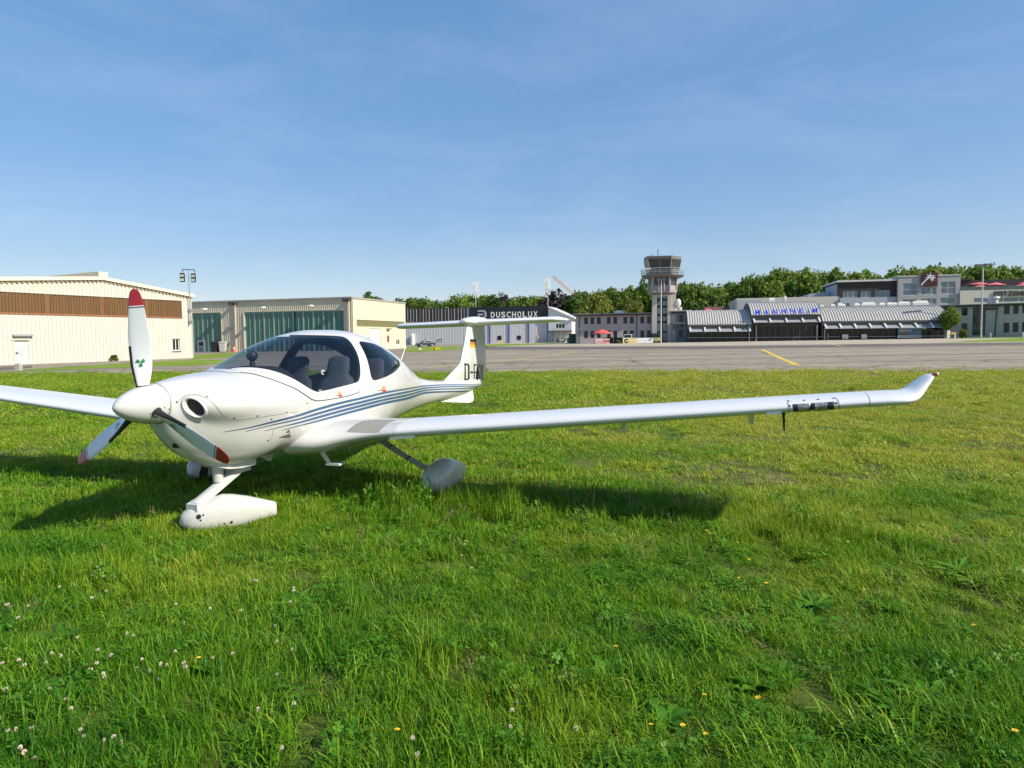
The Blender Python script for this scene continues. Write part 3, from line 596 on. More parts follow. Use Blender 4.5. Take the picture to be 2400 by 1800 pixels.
lv = [facet(Zp(y), (bo[0]-1.5*f, bo[1]-f, bo[2]+f, bo[3]+1.5*f), y, 1.5+.4*f) for f, y in ((0, 643), (.33, 639), (.66, 635), (1, 630.5))]
for r_ in lv[1:]: b.rod(r_+[r_[0]], .055, 5)
for i in range(8):
    for f in (0, .25, .5, .75):
        j = (i+1) % 8; b.tube(Vector(lv[0][i]).lerp(Vector(lv[0][j]), f), Vector(lv[3][i]).lerp(Vector(lv[3][j]), f), .05, .05, 4)
b.build('railing', RAIL, T.root)
cb = (1515, 1523, 1571, 1590); ct = (1508.5, 1517.5, 1574, 1597)
b = MB(); b.loft([facet(Zp(645), cb, 645, .1), facet(Zp(632), (1514, 1522.5, 1571.5, 1591.3), 632, .25)]); b.build('cab_base', CABD, T.root)
g0_ = facet(Zp(632), (1514, 1522.5, 1571.5, 1591.3), 632, .2); g1_ = facet(Zp(609), (1509, 1518, 1573.6, 1596.5), 609, .75)
for i in range(8):
    j = (i+1) % 8; MB().add([g0_[i], g0_[j], g1_[j], g1_[i]], [(0, 1, 2, 3)]).build('cab_window', CGL, T.root)
    MB().tube(g0_[i], g1_[i], .14, .14, 6).build('cab_mullion', mat('cab_mullion_grey', (.22, .22, .22), .5), T.root)
for f in (.5,): MB().tube(Vector(g0_[0]).lerp(Vector(g0_[1]), f), Vector(g1_[0]).lerp(Vector(g1_[1]), f), .08, .08, 5).build('cab_mullion', CABD, T.root)
MB().loft([[(x*.9+.5, y*.8+.4, z) for x, y, z in r] for r in (g0_, g1_)]).build('cab_core', mat('cab_interior', (.05, .05, .05), .8), T.root)
b = MB(); b.loft([facet(Zp(609), (1509, 1518, 1573.6, 1596.5), 609, .8), facet(Zp(602.5), ct, 603, 1.0), facet(Zp(601.8), (1510, 1519, 1573, 1595), 602, .8)]); b.build('cab_roof', mat('cab_roof_grey', (.17, .165, .16), .6), T.root)
b = MB().loft([[(x*1.0, y, z) for x, y, z in [g0_[0], Vector(g0_[0]).lerp(Vector(g0_[7]), .9), Vector(g1_[0]).lerp(Vector(g1_[7]), .9), g1_[0]]], [Vector(p)+Vector((-.06, -.06, 0)) for p in [g0_[0], Vector(g0_[0]).lerp(Vector(g0_[7]), .9), Vector(g1_[0]).lerp(Vector(g1_[7]), .9), g1_[0]]]]); b.build('sun_blind', mat('olive_blind', (.36, .36, .27), .6), T.root)
for (q, yt, yb, r_) in ((1541.5, 577, 602, .07), (1529, 585, 602, .05), (1575.5, 578, 601, .05), (1533, 588, 602, .04), (1519.5, 594, 603, .04)):
    x, _ = T.pt(q, 600); b = MB().tube((x, 2.5, Zp(yb)-.3), (x, 2.5, Zp(yt)), r_, r_*.6, 5)
    if q < 1520: b.box(x-.9, x+.9, 2.45, 2.55, Zp(596.5), Zp(595.7)).box(x+.4, x+.9, 2.4, 2.5, Zp(596), Zp(594))
    if 1541 < q < 1542:
        for zq in (583, 588, 593): b.box(x-.2, x+.2, 2.4, 2.6, Zp(zq)-.1, Zp(zq)+.1)
    b.build('roof_antenna', mat('antenna_grey', (.33, .35, .37), .5), T.root)
x, z = T.pt(1519.5, 633.5); MB().tube((x-.7, -3.0, z), (x+.7, -3.0, z), .16, .16, 8).tube((x, -3, z), (x, -2.7, z-1), .06, .06, 5).build('balcony_lamp', WHITE, T.root)
zq = [T.pt(1582, y)[1] for y in (715, 703)]
MB().box(tw+1.25, tw+1.6, 1.0, 1.6, T.pt(1580, 721)[1], T.pt(1580, 701)[1]).build('dark_vent', BLACK, T.root)
MB().ball((tw+1.7, .6, T.pt(1583, 710)[1]), .75, 12, 8, sc=(.8, .5, 1.3)).build('satellite_dish', WHITE, T.root, smooth=True)
# ================================================================== LINK BUILDING
GRD = mat('grey_blue_render', (.22, .225, .245), .75, var=.06, scale=.6)
K = Site(at(1572, 800, 147), at(1617, 800, 145.5), 'link_building', 'narrow two storey grey link building with a round gold sign right of the tower', 'office building')
kz = K.pt(1595, 733)[1]; ws = [K.rect(1574.5, 738, 1585, 755), K.rect(1592, 738, 1601.5, 755), K.rect(1591.2, 772.5, 1600.8, 791.5), K.rect(1574.2, 773.5, 1585, 801.5)]
ws[3] = (ws[3][0], ws[3][1], .02, ws[3][3])
b = MB(); wall(b, 0, K.len, -.6, kz, ws); b.box(0, K.len, 7.7, 8, -.6, kz).box(K.len-.3, K.len, .3, 7.7, -.6, kz).box(0, K.len, .32, .4, -.6, 0); b.build('wall', GRD, K.root)
for i, w in enumerate(ws): window(K.root, *w, .12, DGREY, WGLASS, 1, 1, .1, name='door' if i == 3 else 'window')
MB().box(-.2, K.len+.1, -.7, 8.2, kz+.32, kz+.55).build('roof', mat('pale_roof_edge', (.6, .58, .54), .6), K.root); MB().box(0, K.len, -.5, 8, kz+.01, kz+.31).build('eave', EAVE, K.root)
zb_ = K.pt(1590, 757.5)[1]; MB().box(-.1, K.len-1, -.12, -.003, zb_-.12, zb_+.12).build('sill_band', mat('pale_band', (.5, .5, .5), .6), K.root)
x, z = K.pt(1586.2, 764.3); r_ = abs(K.pt(1591.2, 764)[0]-x)
o = MB().tube((x, -.12, z), (x, -.02, z), r_, r_, 24).build('round_sign', BLACK, K.root)
GOLD = mat('gold_letter', (.55, .36, .05), .5); b = MB()
v, f = text_geo('C', r_*1.25, .05, .045); w = v[:, 0].max(); b.add([(x-w/2+p[0], -.15-p[2], z-r_*.62+p[1]) for p in v], f); b.build('letter', GOLD, o)
MB().box(*K.rect(1594.5, 761, 1600, 766)[:2], -.4, -.01, *K.rect(1594.5, 761, 1600, 766)[2:]).build('wall_unit', BLACK, K.root)
b = MB()
for (q, y) in ((1584, 726), (1588.5, 724)): x, z = K.pt(q, y); b.box(x-.5, x+.5, 3, 4, kz+.5, z+.6)
b.build('roof_vent', WHITE, K.root)
# ================================================================== TERMINAL
ZINC = mat('zinc_roof', (.50, .475, .44), .6, 0, var=.06, scale=.7); SEAM = mat('zinc_seam', (.30, .295, .285), .6); TGL = mat('terminal_glass', (.014, .018, .023), .08, var=.4, scale=.5, spec=.3); TFR = mat('terminal_frame', (.075, .082, .1), .5)
CAN = glass_mat('canopy_glass', (.55, .6, .62))
TM = Site(at(1606, 800, 140.5), at(2219, 800, 130.), 'terminal_building', 'low terminal with three curved zinc roofs and blue rooftop letters over dark glass', 'terminal')
def X(p, y=770): return TM.pt(p, y)[0]
def Zt(p, y, d=0.): return TM.pt(p, y, d)[1]
secs = [('l', X(1611), X(1760), Zt(1680, 760.2, -1.), 727.5, 1680, 25, 0.), ('c', X(1758.5), X(1921), Zt(1840, 738.2, -1.), 709, 1830, 26, 0.), ('r', X(1924), X(2218.8), Zt(2070, 751, -1.), 718.3, 2050, 44, 0.)]
for (nm, xa, xb, ze, ytop, pm, ns, _) in secs:
    Dp = 7.0; zt = TM.pt(pm, ytop, Dp)[1]; pr = []
    for k in range(17):
        a0, a1 = R(42), R(125); a = a0+(a1-a0)*k/16; pr.append((-1.1+Dp*(math.cos(a0)-math.cos(a))/(math.cos(a0)), ze+(zt-ze)*(math.sin(a)-math.sin(a0))/(1-math.sin(a0))))
    b = MB(); b.loft([[(x, y, z) for (y, z) in pr]+[(x, y, z-.16) for (y, z) in pr[::-1]] for x in (xa, xb)])
    o = b.build('curved_roof', ZINC, TM.root)
    b = MB()
    for k in range(ns+1):
        x = xa+.06+(xb-xa-.12)*k/ns
        for (p, q) in zip(pr, pr[1:]): b.add([(x-.038, p[0], p[1]), (x+.038, p[0], p[1]), (x+.038, q[0], q[1]), (x-.038, q[0], q[1])]+[(x-.038, p[0]-.05, p[1]+.09), (x+.038, p[0]-.05, p[1]+.09), (x+.038, q[0]-.05, q[1]+.09), (x-.038, q[0]-.05, q[1]+.09)], [(4, 5, 6, 7), (0, 4, 7, 3), (1, 2, 6, 5), (0, 1, 5, 4)])
    b.build('roof_seams', SEAM, o)
    for x, s in ((xa, 1), (xb, -1)):               # gable ends under the curve
        b = MB(); pts = [(y, z-.17) for y, z in pr]+[(pr[-1][0], .0), (0.3, .0), (.3, ze-.2)]; b.prism(pts, 0, x+s*.15, x+s*.35); b.build('gable_end', TFR, TM.root)
    MB().box(xa, xb, -1.16, -.95, ze-.3, ze-.02).build('gutter', mat('gutter_dark', (.09, .09, .1), .5), o)
    MB().box(xa, xb, -.5, .15, ze-.9, ze-.2).build('fascia', mat('fascia_grey', (.16, .155, .17), .6), TM.root)
    nb = {'l': 4, 'c': 4, 'r': 8}[nm]; zc = ze-.55
    for k in range(nb+1):
        x = xa+.5+(xb-xa-1.0)*k/nb; b = MB(); b.add([(x-.16, -.5, zc+.3), (x+.16, -.5, zc+.3), (x+.16, -2.3, zc-.75), (x-.16, -2.3, zc-.75), (x-.16, -.5, zc-.05), (x+.16, -.5, zc-.05), (x+.16, -2.3, zc-1.05), (x-.16, -2.3, zc-1.05)], [(0, 1, 2, 3), (4, 7, 6, 5), (0, 4, 5, 1), (2, 6, 7, 3), (0, 3, 7, 4), (1, 5, 6, 2)])
        b.build('canopy_bracket', mat('bracket_white', (.66, .66, .66), .5), TM.root)
        if k < nb:
            xx = xa+.5+(xb-xa-1.0)*(k+1)/nb; b = MB(); b.add([(x+.2, -.5, zc-.2), (xx-.2, -.5, zc-.2), (xx-.2, -2.25, zc-1.0), (x+.2, -2.25, zc-1.0), (x+.2, -.5, zc-.23), (xx-.2, -.5, zc-.23), (xx-.2, -2.25, zc-1.03), (x+.2, -2.25, zc-1.03)], [(0, 1, 2, 3), (4, 7, 6, 5), (0, 3, 7, 4), (1, 5, 6, 2), (2, 3, 7, 6)])
            b.build('canopy_panel', mat('canopy_frosted', (.33, .345, .35), .2, var=.15, scale=.8), TM.root)
    n = {'l': 8, 'c': 11, 'r': 20}[nm]; zg = ze-.5
    if nm == 'c':
        MB().box(xa+.4, xb-.4, .0, .12, zg*.66, zg*.69).build('transom', TFR, TM.root)
    for k in range(n):
        x0_, x1_ = xa+.3+(xb-xa-.6)*k/n, xa+.3+(xb-xa-.6)*(k+1)/n
        MB().box(x0_+.05, x1_-.05, .06, .1, .05, zg).build('glass_panel', TGL, TM.root)
        MB().box(x0_-.05, x0_+.05, 0, .16, 0, zg).build('mullion', TFR, TM.root)
    MB().box(xa+.3, xb-.3, .2, .5, -.5, zg).build('dark_interior', BLACK, TM.root)
    MB().box(xa+.2, xb-.2, -.02, .2, -.7, .05).build('base', TFR, TM.root)
MB().box(X(1611)+.4, X(2217)-.4, 11.2, 11.5, -.5, secs[0][3]).build('rear_wall', GRD, TM.root)
MB().box(X(1611), X(2217), -.06, -.01, .95, 1.03).build('handrail', STEEL, TM.root)
for q in (1754.5, 1770.5, 1912, 1930, 2214): x = X(q); MB().tube((x, -1.0, -.4), (x, -1.0, secs[0][3]-.4), .09, .09, 8).build('column', STEEL, TM.root)
BLUEL = mat('blue_letter', (.03, .11, .9), .4); cen = [693, 806, 920, 1033, 1147, 1258, 1348, 1437]
cap = Zt(1775, 726.3, -1.0)-Zt(1775, 737.3, -1.0)
for ch, c in zip('MANNHEIM', cen):
    pxc = 1650+c*.18083; x, z = TM.pt(pxc, 737.2-4.6*(c-693)/744, -1.45); v, f = text_geo(ch, cap*1.06, .2, .02); w = v[:, 0].max(); s_ = min(1.25, cap*1.0/w) if ch != 'I' else 1
    b = MB(); b.add([(x-w*s_/2+p[0]*s_, -1.45-p[2], z+p[1]) for p in v], f); o = b.build('letter', BLUEL, TM.root)
MB().box(X(1765), X(1919), -1.52, -1.1, secs[1][3]-.06, secs[1][3]+.03).build('letter_rail', DGREY, TM.root)
for (a, c, y0_, y1_) in ((1974, 1987.8, 784, 793.8), (2018.4, 2031.5, 783.6, 793.8)):
    r_ = TM.rect(a, y0_, c, y1_, -.6); MB().box(r_[0], r_[1], -.7, -.6, r_[2], r_[3]).box(r_[0]+.15, r_[0]+.25, -.66, -.6, -.2, r_[2]).box(r_[1]-.25, r_[1]-.15, -.66, -.6, -.2, r_[2]).build('white_panel', WHITE, TM.root)
r_ = TM.rect(1937.5, 782.5, 1941, 794, -.4); MB().box(r_[0], r_[1], -.6, -.3, -.1, r_[3]).build('red_cabinet', mat('dull_red_cabinet', (.35, .14, .09), .6), TM.root)
# poster
pr_ = TM.rect(2104, 762.5, 2159, 792, -.5); pw = pr_[1]-pr_[0]; ph = pr_[3]-pr_[2]
o = MB().box(pr_[0], pr_[1], -.55, -.45, pr_[2], pr_[3]).build('poster_board', mat('poster_blue', (.03, .09, .19), .4, var=.5, scale=.5, col2=(.12, .2, .27)), TM.root)
MB().box(pr_[0], pr_[1], -.57, -.551, pr_[2]+ph*.02, pr_[2]+ph*.19).build('poster_strip', mat('poster_white', (.62, .64, .7), .5), o)
b = MB()
for k in range(8): x = pr_[0]+pw*(.06+k*.12); b.box(x, x+pw*.055, -.585, -.571, pr_[2]+ph*.07, pr_[2]+ph*.13)
b.build('poster_marks', NAVYBLK, o)
b = MB(); b.box(pr_[0]+pw*.1, pr_[0]+pw*.42, -.565, -.551, pr_[2]+ph*.2, pr_[2]+ph*.42); b.build('poster_image', mat('poster_brown', (.16, .08, .04), .5, var=.5, scale=2), o)
text_part('Willkommen in', ph*.1, WHITE, o, pr_[0]+pw*.06, -.56, pr_[2]+ph*.74, .01, .02, width=pw*.8); text_part('Mannheim', ph*.1, WHITE, o, pr_[0]+pw*.06, -.56, pr_[2]+ph*.55, .01, .02, width=pw*.54)
r_ = TM.rect(2160, 764, 2171, 771.5, -.2); MB().box(r_[0], r_[1], -.25, -.15, r_[2], r_[3]).build('small_sign', mat('pale_blue_sign', (.45, .55, .62), .5), TM.root)
# roof clutter
b = MB()
for (q, y, w, h) in ((1808, 703, 1.4, .8), (1840, 701, .5, 1.2), (1925, 717.5, .8, .5), (1951, 716.5, .9, .6), (1968, 715.5, 1, .9), (1977, 716.5, .6, .5), (2007, 715, 1.1, .7), (2034, 714, 3, .9), (2044, 715, .8, .5), (2066, 713.5, 1.1, .6), (2084, 713, 1.1, .7), (2095, 712.5, 1, .5), (2117, 711, 2.4, .6), (2140, 710.8, .4, .7), (2157, 710.5, 3, .9)):
    x, z = TM.pt(q, y, 9.); b = MB(); b.loft([[(x+cx*w*.5*s, 9+cy*.6*s, zz_) for cx, cy in ((-1, -1), (1, -1), (1, 1), (-1, 1))] for zz_, s in ((z-1.6, .9), (z, 1), (z+h*.6, .7))])
    b.build('roof_ventilator', mat('vent_offwhite', (.66, .64, .6), .5), TM.root)
# ================================================================== COMPLEX BEHIND THE TERMINAL
LG = mat('light_blue_grey_render', (.38, .42, .46), .8, var=.04, scale=.3); LG2 = mat('pale_beige_render', (.55, .52, .46), .8, var=.04); DCL = mat('dark_brown_cladding', (.028, .02, .022), .6, var=.25, scale=.8, stretch=(3, 3, .4)); GBL = mat('mid_grey_render', (.37, .36, .37), .8, var=.04, scale=.4)
GY = Site(at(1726, 800, 172), at(2400, 800, 156), 'sports_building', 'large stepped grey and dark clad building behind the terminal with a palm sign', 'building')
def gx(p, y=700, d=0.): return GY.pt(p, y, d)[0]
def gzz(p, y, d=0.): return GY.pt(p, y, d)[1]
MB().box(gx(1726), gx(1968), 0, 20, -1, gzz(1840, 697)).build('low_wing', LG2, GY.root)
MB().box(gx(1728), gx(1785), -.12, -.003, -1, gzz(1756, 703)).build('low_wing_front', LG, GY.root)
zwb = gzz(2040, 697); MB().box(gx(1968), gx(2104), -.5, 20, -1, zwb).build('white_storey', LG, GY.root)
b = MB(); b.add([(gx(1896, 690, 6), 6, zwb-1), (gx(1964, 690, 6), 6, zwb-1), (gx(1964, 684, 6), 6, gzz(1962, 681, 6)), (gx(1896, 690, 6), 6, gzz(1897, 689, 6))]+[(gx(1896, 690, 6), 18, zwb-1), (gx(1964, 690, 6), 18, zwb-1), (gx(1964, 684, 6), 18, gzz(1962, 681, 6)), (gx(1896, 690, 6), 18, gzz(1897, 689, 6))], [(0, 1, 2, 3), (7, 6, 5, 4), (3, 2, 6, 7), (0, 3, 7, 4), (1, 5, 6, 2), (0, 4, 5, 1)]); b.build('stair_wing', LG, GY.root)
dz0, dz1_ = zwb+.01, gzz(2030, 660)
hl = [GY.rect(a, 682 if i < 3 else 680.5, c, 697.3 if i < 3 else 695.5) for i, (a, c) in enumerate(((1976, 2010), (2018, 2042), (2042.5, 2043), (2051, 2086)))]
hl = [h for h in hl if h[1]-h[0] > .5]; hl = [(h[0], h[1], max(h[2], dz0+.02), h[3]) for h in hl]
b = MB(); wall(b, gx(1963), gx(2104), dz0, dz1_, hl); b.box(gx(1963), gx(2104), .4, 16, dz0, dz1_-.1); b.build('dark_storey', DCL, GY.root)
MB().box(gx(1961), gx(2106), -.5, 16.4, dz1_, dz1_+.45).build('roof', mat('pale_flat_roof', (.62, .61, .58), .6), GY.root)
MB().box(gx(1963)-.3, gx(1963)-.01, 0.3, 12, dz0, dz1_-.5).build('side_panel', LG, GY.root)
for h, n in zip(hl, (3, 2, 3)): window(GY.root, *h, .1, mat('pale_window_frame', (.5, .53, .55), .5), BGLASS, n, 1, .12)
for (a, c, y0_, y1_) in ((1921, 1929, 713, 719), (1952, 1961, 711, 719), (1983, 1991.5, 710.5, 717.5), (2012, 2021, 709.3, 716.8), (2081, 2090, 707, 713)):
    r_ = GY.rect(a, y0_, c, y1_, -.5); o = MB().box(r_[0], r_[1], -.58, -.5, r_[2], r_[3]).build('window', BGLASS, GY.root)
gx0, gx1, gzt = gx(2104, 700, -1), gx(2250, 700, -1), gzz(2180, 647, -1)
wl = [GY.rect(*q, -1) for q in ((2115.5, 663.5, 2151, 692.5), (2159, 672.3, 2195, 690.5), (2204, 660, 2240, 689), (2115, 701.5, 2149.5, 715), (2158.5, 699.5, 2195, 713), (2203, 697.5, 2238, 711.5))]
b = MB(); wall(b, gx0, gx1, -1, gzt, wl, y0=-1.); b.box(gx0, gx1, -.6, 18, -1, gzt-.1); b.build('grey_block', GBL, GY.root)
MB().box(gx0-.1, gx1+.1, -1.15, 18.2, gzt, gzt+.25).build('coping', mat('pale_coping', (.55, .55, .54), .6), GY.root)
for i, h in enumerate(wl): window(GY.root, *h, -.9, mat('pale_window_frame', (.5, .53, .55), .5), BGLASS, 3 if i in (1, 4) else 2, 2 if i in (0, 2) else 1, .14)
ps = GY.rect(2159, 639, 2197.5, 671.5, -1.4); o = MB().box(ps[0], ps[1], -1.45, -1.2, ps[2], ps[3]).build('palm_sign', mat('maroon_board', (.06, .008, .018), .5), GY.root)
sw, sh = ps[1]-ps[0], ps[3]-ps[2]; b = MB(); cx_, cz_ = ps[0]+sw*.56, ps[2]+sh*.66
def frond(ang, ln, bend, wd):
    L_, R_ = [], []; x, z, a = cx_, cz_, ang
    n = 8
    for k in range(n+1):
        f = k/n; w = wd*math.sin(math.pi*min(1, .12+f*.88))**.7*(1-f*.6); nx_, nz_ = -math.sin(a), math.cos(a)
        L_.append((x+nx_*w, z+nz_*w)); R_.append((x-nx_*w, z-nz_*w)); x += math.cos(a)*ln/n; z += math.sin(a)*ln/n; a += bend/n
    b.prism(L_+R_[::-1], 1, -1.53, -1.455)
for ang, ln, bend in ((2.9, .36, .95), (2.2, .33, .8), (1.5, .33, .55), (.75, .34, -.9), (.15, .38, -1.0), (-.5, .36, -.9), (-1.2, .34, -.2)): frond(ang, sw*ln, bend, sw*.055)
tp = [(cx_, cz_)]
L_, R_ = [], []
for k in range(9):
    f = k/8; x = cx_-sw*.56*f; z = cz_-sh*(.20*f+.36*f*f); w = sw*(.03+.012*f); L_.append((x-w*.5, z+w)); R_.append((x+w*.5, z-w))
b.prism(L_+R_[::-1], 1, -1.52, -1.454); b.build('palm_emblem', mat('sign_white', (.75, .75, .75), .5), o)
# right wing with terrace
wx0, wx1, wz1 = gx(2250, 700, -1.5), gx(2620, 700, -1.5), gzz(2330, 679, -1.5)
rb = (gx(2282, 704, -1.5), wx1-1, gzz(2340, 708.5, -1.5), gzz(2340, 697.5, -1.5))
b = MB(); wall(b, wx0, wx1, -1, wz1, [rb], y0=-1.5); b.box(wx0, wx1, -1.0, 18, -1, wz1-.05); b.build('terrace_wing', LG2, GY.root)
nw = 9
for k in range(nw):
    a, c = rb[0]+(rb[1]-rb[0])*k/nw, rb[0]+(rb[1]-rb[0])*(k+1)/nw; window(GY.root, a, c, rb[2], rb[3], -1.4, mat('pale_window_frame', (.5, .53, .55), .5), BGLASS, 1, 1, .1)
zrail = gzz(2330, 670.5, -1.5)
MB().box(wx0, wx1, -1.52, -1.46, wz1, zrail).build('balustrade_glass', mat('dark_balustrade', (.06, .085, .08), .1, var=.3, scale=.5, spec=.8), GY.root)
MB().box(wx0, wx1, 10, 17, wz1, gzz(2260, 656, 8)).box(wx0, gx(2277, 650, 10), 9, 17, gzz(2260, 656, 8), gzz(2260, 655, 8)+.3).build('terrace_house', DCL, GY.root)
zl0, zl1 = gzz(2340, 693.5, -1.6), gzz(2340, 682, -1.6); xa, _ = GY.pt(2330, 688, -1.6); xb, _ = GY.pt(2398.5, 688, -1.6)
x = xa; cap = zl1-zl0; wt_ = [text_geo(c_, cap, .1)[0][:, 0].max() for c_ in 'PFITZENM']; s_ = (xb-xa-cap*.13*7)/sum(wt_); LTR = mat('dark_sign_letter', (.05, .04, .045), .5)
for ch in 'PFITZENMEIER':
    v, f = text_geo(ch, cap, .18, .03); w = v[:, 0].max(); 
    b = MB(); b.add([(x+p[0]*s_, -1.65-p[2], zl0+p[1]) for p in v], f); b.build('letter', LTR, GY.root); x += w*s_+cap*.13
# ================================================================== OFFICE WING AT THE RIGHT
BRK = brick_mat('grey_block_wall', (.47, .465, .45), (.25, .25, .25), 1.1, .42)
Q = Site(at(2190, 800, 140), at(2480, 800, 126.5), 'block_office', 'two storey pale block office wing with dark eave beside the palm sign building', 'office building')
qz = Q.pt(2290, 718.5)[1]
qh = [Q.rect(2253.7, 721, 2267.8, 739.5), Q.rect(2353, 717, 2366.5, 736.5), Q.rect(2374.8, 715.5, 2387.5, 735.5), Q.rect(2396, 714.5, 2409, 734.5), Q.rect(2352, 756.5, 2365.5, 779.5), Q.rect(2373.5, 755.5, 2387, 778.5), Q.rect(2395, 754.5, 2408, 777.5), Q.rect(2204, 722, 2235, 741)]
sg = Q.rect(2279.5, 719.5, 2310, 786); sg = (sg[0], sg[1], max(sg[2], .3), min(sg[3], qz-.05)); do = Q.rect(2253, 758, 2267, 790); do = (do[0], do[1], .05, do[3])
b = MB(); wall(b, 0, Q.len, -1, qz, qh+[sg, do]); b.box(0, .3, .3, 12, -1, qz).box(.3, Q.len, 11.7, 12, -1, qz).box(.3, Q.len, .5, .6, -.8, .0); b.build('wall', BRK, Q.root)
for h in qh: window(Q.root, *h, .12, DGREY, WGLASS, 1, 1, .12)
w3 = (sg[1]-sg[0])/3
for k in range(3):
    for f0, f1 in ((0, .12), (.13, .42), (.43, .70), (.71, 1)): window(Q.root, sg[0]+k*w3, sg[0]+(k+1)*w3, sg[2]+(sg[3]-sg[2])*f0, sg[2]+(sg[3]-sg[2])*f1, .12, DGREY, mat('stair_glass', (.05, .06, .07), .06, var=.4, scale=.3, spec=.4), 1, 1, .09)
MB().box(do[0], do[1], .12, .2, do[2], do[3]).build('door', DGREY, Q.root)
MB().box(-.6, Q.len, -.9, 12.5, qz+.32, qz+.5).build('roof', mat('grey_roof_edge2', (.3, .31, .32), .5), Q.root); MB().box(-.4, Q.len, -.6, 12.2, qz+.01, qz+.31).build('eave', EAVE, Q.root)
x, _ = Q.pt(2338, 725); x2, _ = Q.pt(2332, 780); MB().rod([(x, -.3, qz), (x-.15, -.12, qz-2), (x2, -.12, .2)], .1, 6).build('downpipe', DGREY, Q.root)
x, z = Q.pt(2322, 723.5); MB().box(x-.9, x+.9, -.25, -.01, z-.25, z+.2).build('wall_lamp', DGREY, Q.root)
for (q, y) in ((2322, 703), (2332, 700.5)):
    x, z = Q.pt(q, y, 4); MB().tube((x, 4, qz+.4), (x, 4, z), .6, .6, 10).tube((x, 4, z+.1), (x, 4, z+.5), .95, .7, 12).build('roof_vent', mat('vent_grey', (.5, .5, .5), .5), Q.root)
# ================================================================== SMALL THINGS ON THE FORECOURT
def stand(px, py, Y=None):
    if Y is None: p = ground(px, py)
    else: p = at(px, 800, Y); p[2] = gz(p[0])
    return p
def light_pole(px, py_top, Y, label, arms):
    p = stand(px, 0, Y); h = at(px, py_top, Y)[2]-p[2]; t = thing('light_pole', label, 'lamp post', p)
    MB().tube((0, 0, -.3), (0, 0, h), .17, .10, 10).build('pole', mat('pale_pole', (.55, .56, .56), .5, .2), t)
    for k in arms:
        o = MB().tube((0, 0, h-.05), (k, -.1, h), .05, .05, 6).build('arm', STEEL, t); MB().box(k-.38, k+.38, -.5, .25, h-.14, h+.1).build('lamp_head', DGREY, o)
light_pole(1549, 655, 141, 'pale light pole standing before the control tower shaft', (-.6, .65))
light_pole(2298.5, 621, 127, 'tall pale light pole before the block office at the right', (-1.2, -.5, .5, 1.2))
def board(name, px0, px1, y0, y1, m, label, cat, Y, legs=True):
    p = at((px0+px1)/2, 800, Y); g = gz(p[0]); w = (px1-px0)/F*Y; z1 = at(px0, y0, Y)[2]-g; z0 = max(at(px0, y1, Y)[2]-g, .06); t = thing(name, label, cat, (p[0], p[1], g))
    MB().box(-w/2, w/2, -.04, .04, z0, z1).build('board', m, t)
    if legs: MB().box(-w/2+.1, -w/2+.18, .05, .11, -.2, z1).box(w/2-.18, w/2-.1, .05, .11, -.2, z1).build('posts', STEEL, t)
    return t, w, z0, z1
SYEL = mat('pale_yellow_board', (.72, .60, .26), .6, var=.05)
t, w, z0, z1 = board('direction_sign', 1460, 1492.5, 792.4, 805.4, SYEL, 'pale yellow C direction board with black arrow in front of the white van', 'sign', 139)
text_part('C', (z1-z0)*.72, BLACK, t, -w*.42, -.05, z0+(z1-z0)*.14, .02, .09, width=w*.29)
b = MB(); h = z1-z0; b.box(-w*.05, w*.38, -.06, -.041, z0+h*.24, z0+h*.31).prism([(-w*.05, z0+h*.17), (-w*.12, z0+h*.275), (-w*.05, z0+h*.38)], 1, -.06, -.041); b.build('arrow', BLACK, t)
b = MB(); [b.box(-w*.06+w*.46*k/7, -w*.06+w*.46*(k+.72)/7, -.055, -.041, z0+h*.76, z0+h*(.86+.03*(k%2))) for k in range(7)]; b.build('small_print', mat('print_brown', (.25,.19,.08), .6), t)
t, w, z0, z1 = board('banner', 1493, 1530.5, 792, 803.5, mat('white_banner', (.66, .70, .72), .6), 'white banner with a green leaf emblem beside the yellow C board', 'banner', 139.3)
b = MB(); h = z1-z0; v = [(w*.33+w*.11*math.cos(a)*1-h*.0+h*.22*math.sin(a)*.5, z0+h*.66+h*.27*math.sin(a)+h*.1*math.cos(a)) for a in np.linspace(0, 2*math.pi, 20)[:-1]]; b.prism(v, 1, -.06, -.041); o = b.build('emblem', mat('green_emblem', (.02, .22, .16), .5), t)
b = MB(); b.prism([(w*.27, z0+h*.55), (w*.36, z0+h*.66), (w*.41, z0+h*.82), (w*.33, z0+h*.7)], 1, -.075, -.061); b.build('emblem_highlight', WHITE, o)
b = MB(); b.box(-w*.47, w*.16, -.06, -.041, z0+h*.5, z0+h*.545).box(-w*.02, w*.02, -.06, -.041, z0+h*.12, z0+h*.26); b.build('grey_lines', mat('print_grey', (.3, .36, .38), .6), t)
t, w, z0, z1 = board('banner', 1395.8, 1428.7, 793.6, 806, mat('pink_banner', (.62, .42, .40), .6, var=.1), 'faded pink banner with dark red figures below the red parasol', 'banner', 143)
b = MB(); h = z1-z0
for x_ in (.05, .22, .36): b.prism([(w*x_, z0+h*.3), (w*(x_+.05), z0+h*.9), (w*(x_+.1), z0+h*.7), (w*(x_+.14), z0+h*.3)], 1, -.06, -.041)
b.box(-w*.42, w*.02, -.06, -.041, z0+h*.42, z0+h*.46).box(-w*.42, w*.3, -.06, -.041, z0+h*.12, z0+h*.18); b.build('figures', mat('dark_red_print', (.3, .03, .06), .6), t)
t, w, z0, z1 = board('banner', 1304.6, 1328.5, 793.3, 805, mat('navy_banner', (.03, .04, .06), .5), 'dark navy banner with a winged emblem hung on the mesh fence', 'banner', 180)
b = MB(); h = z1-z0
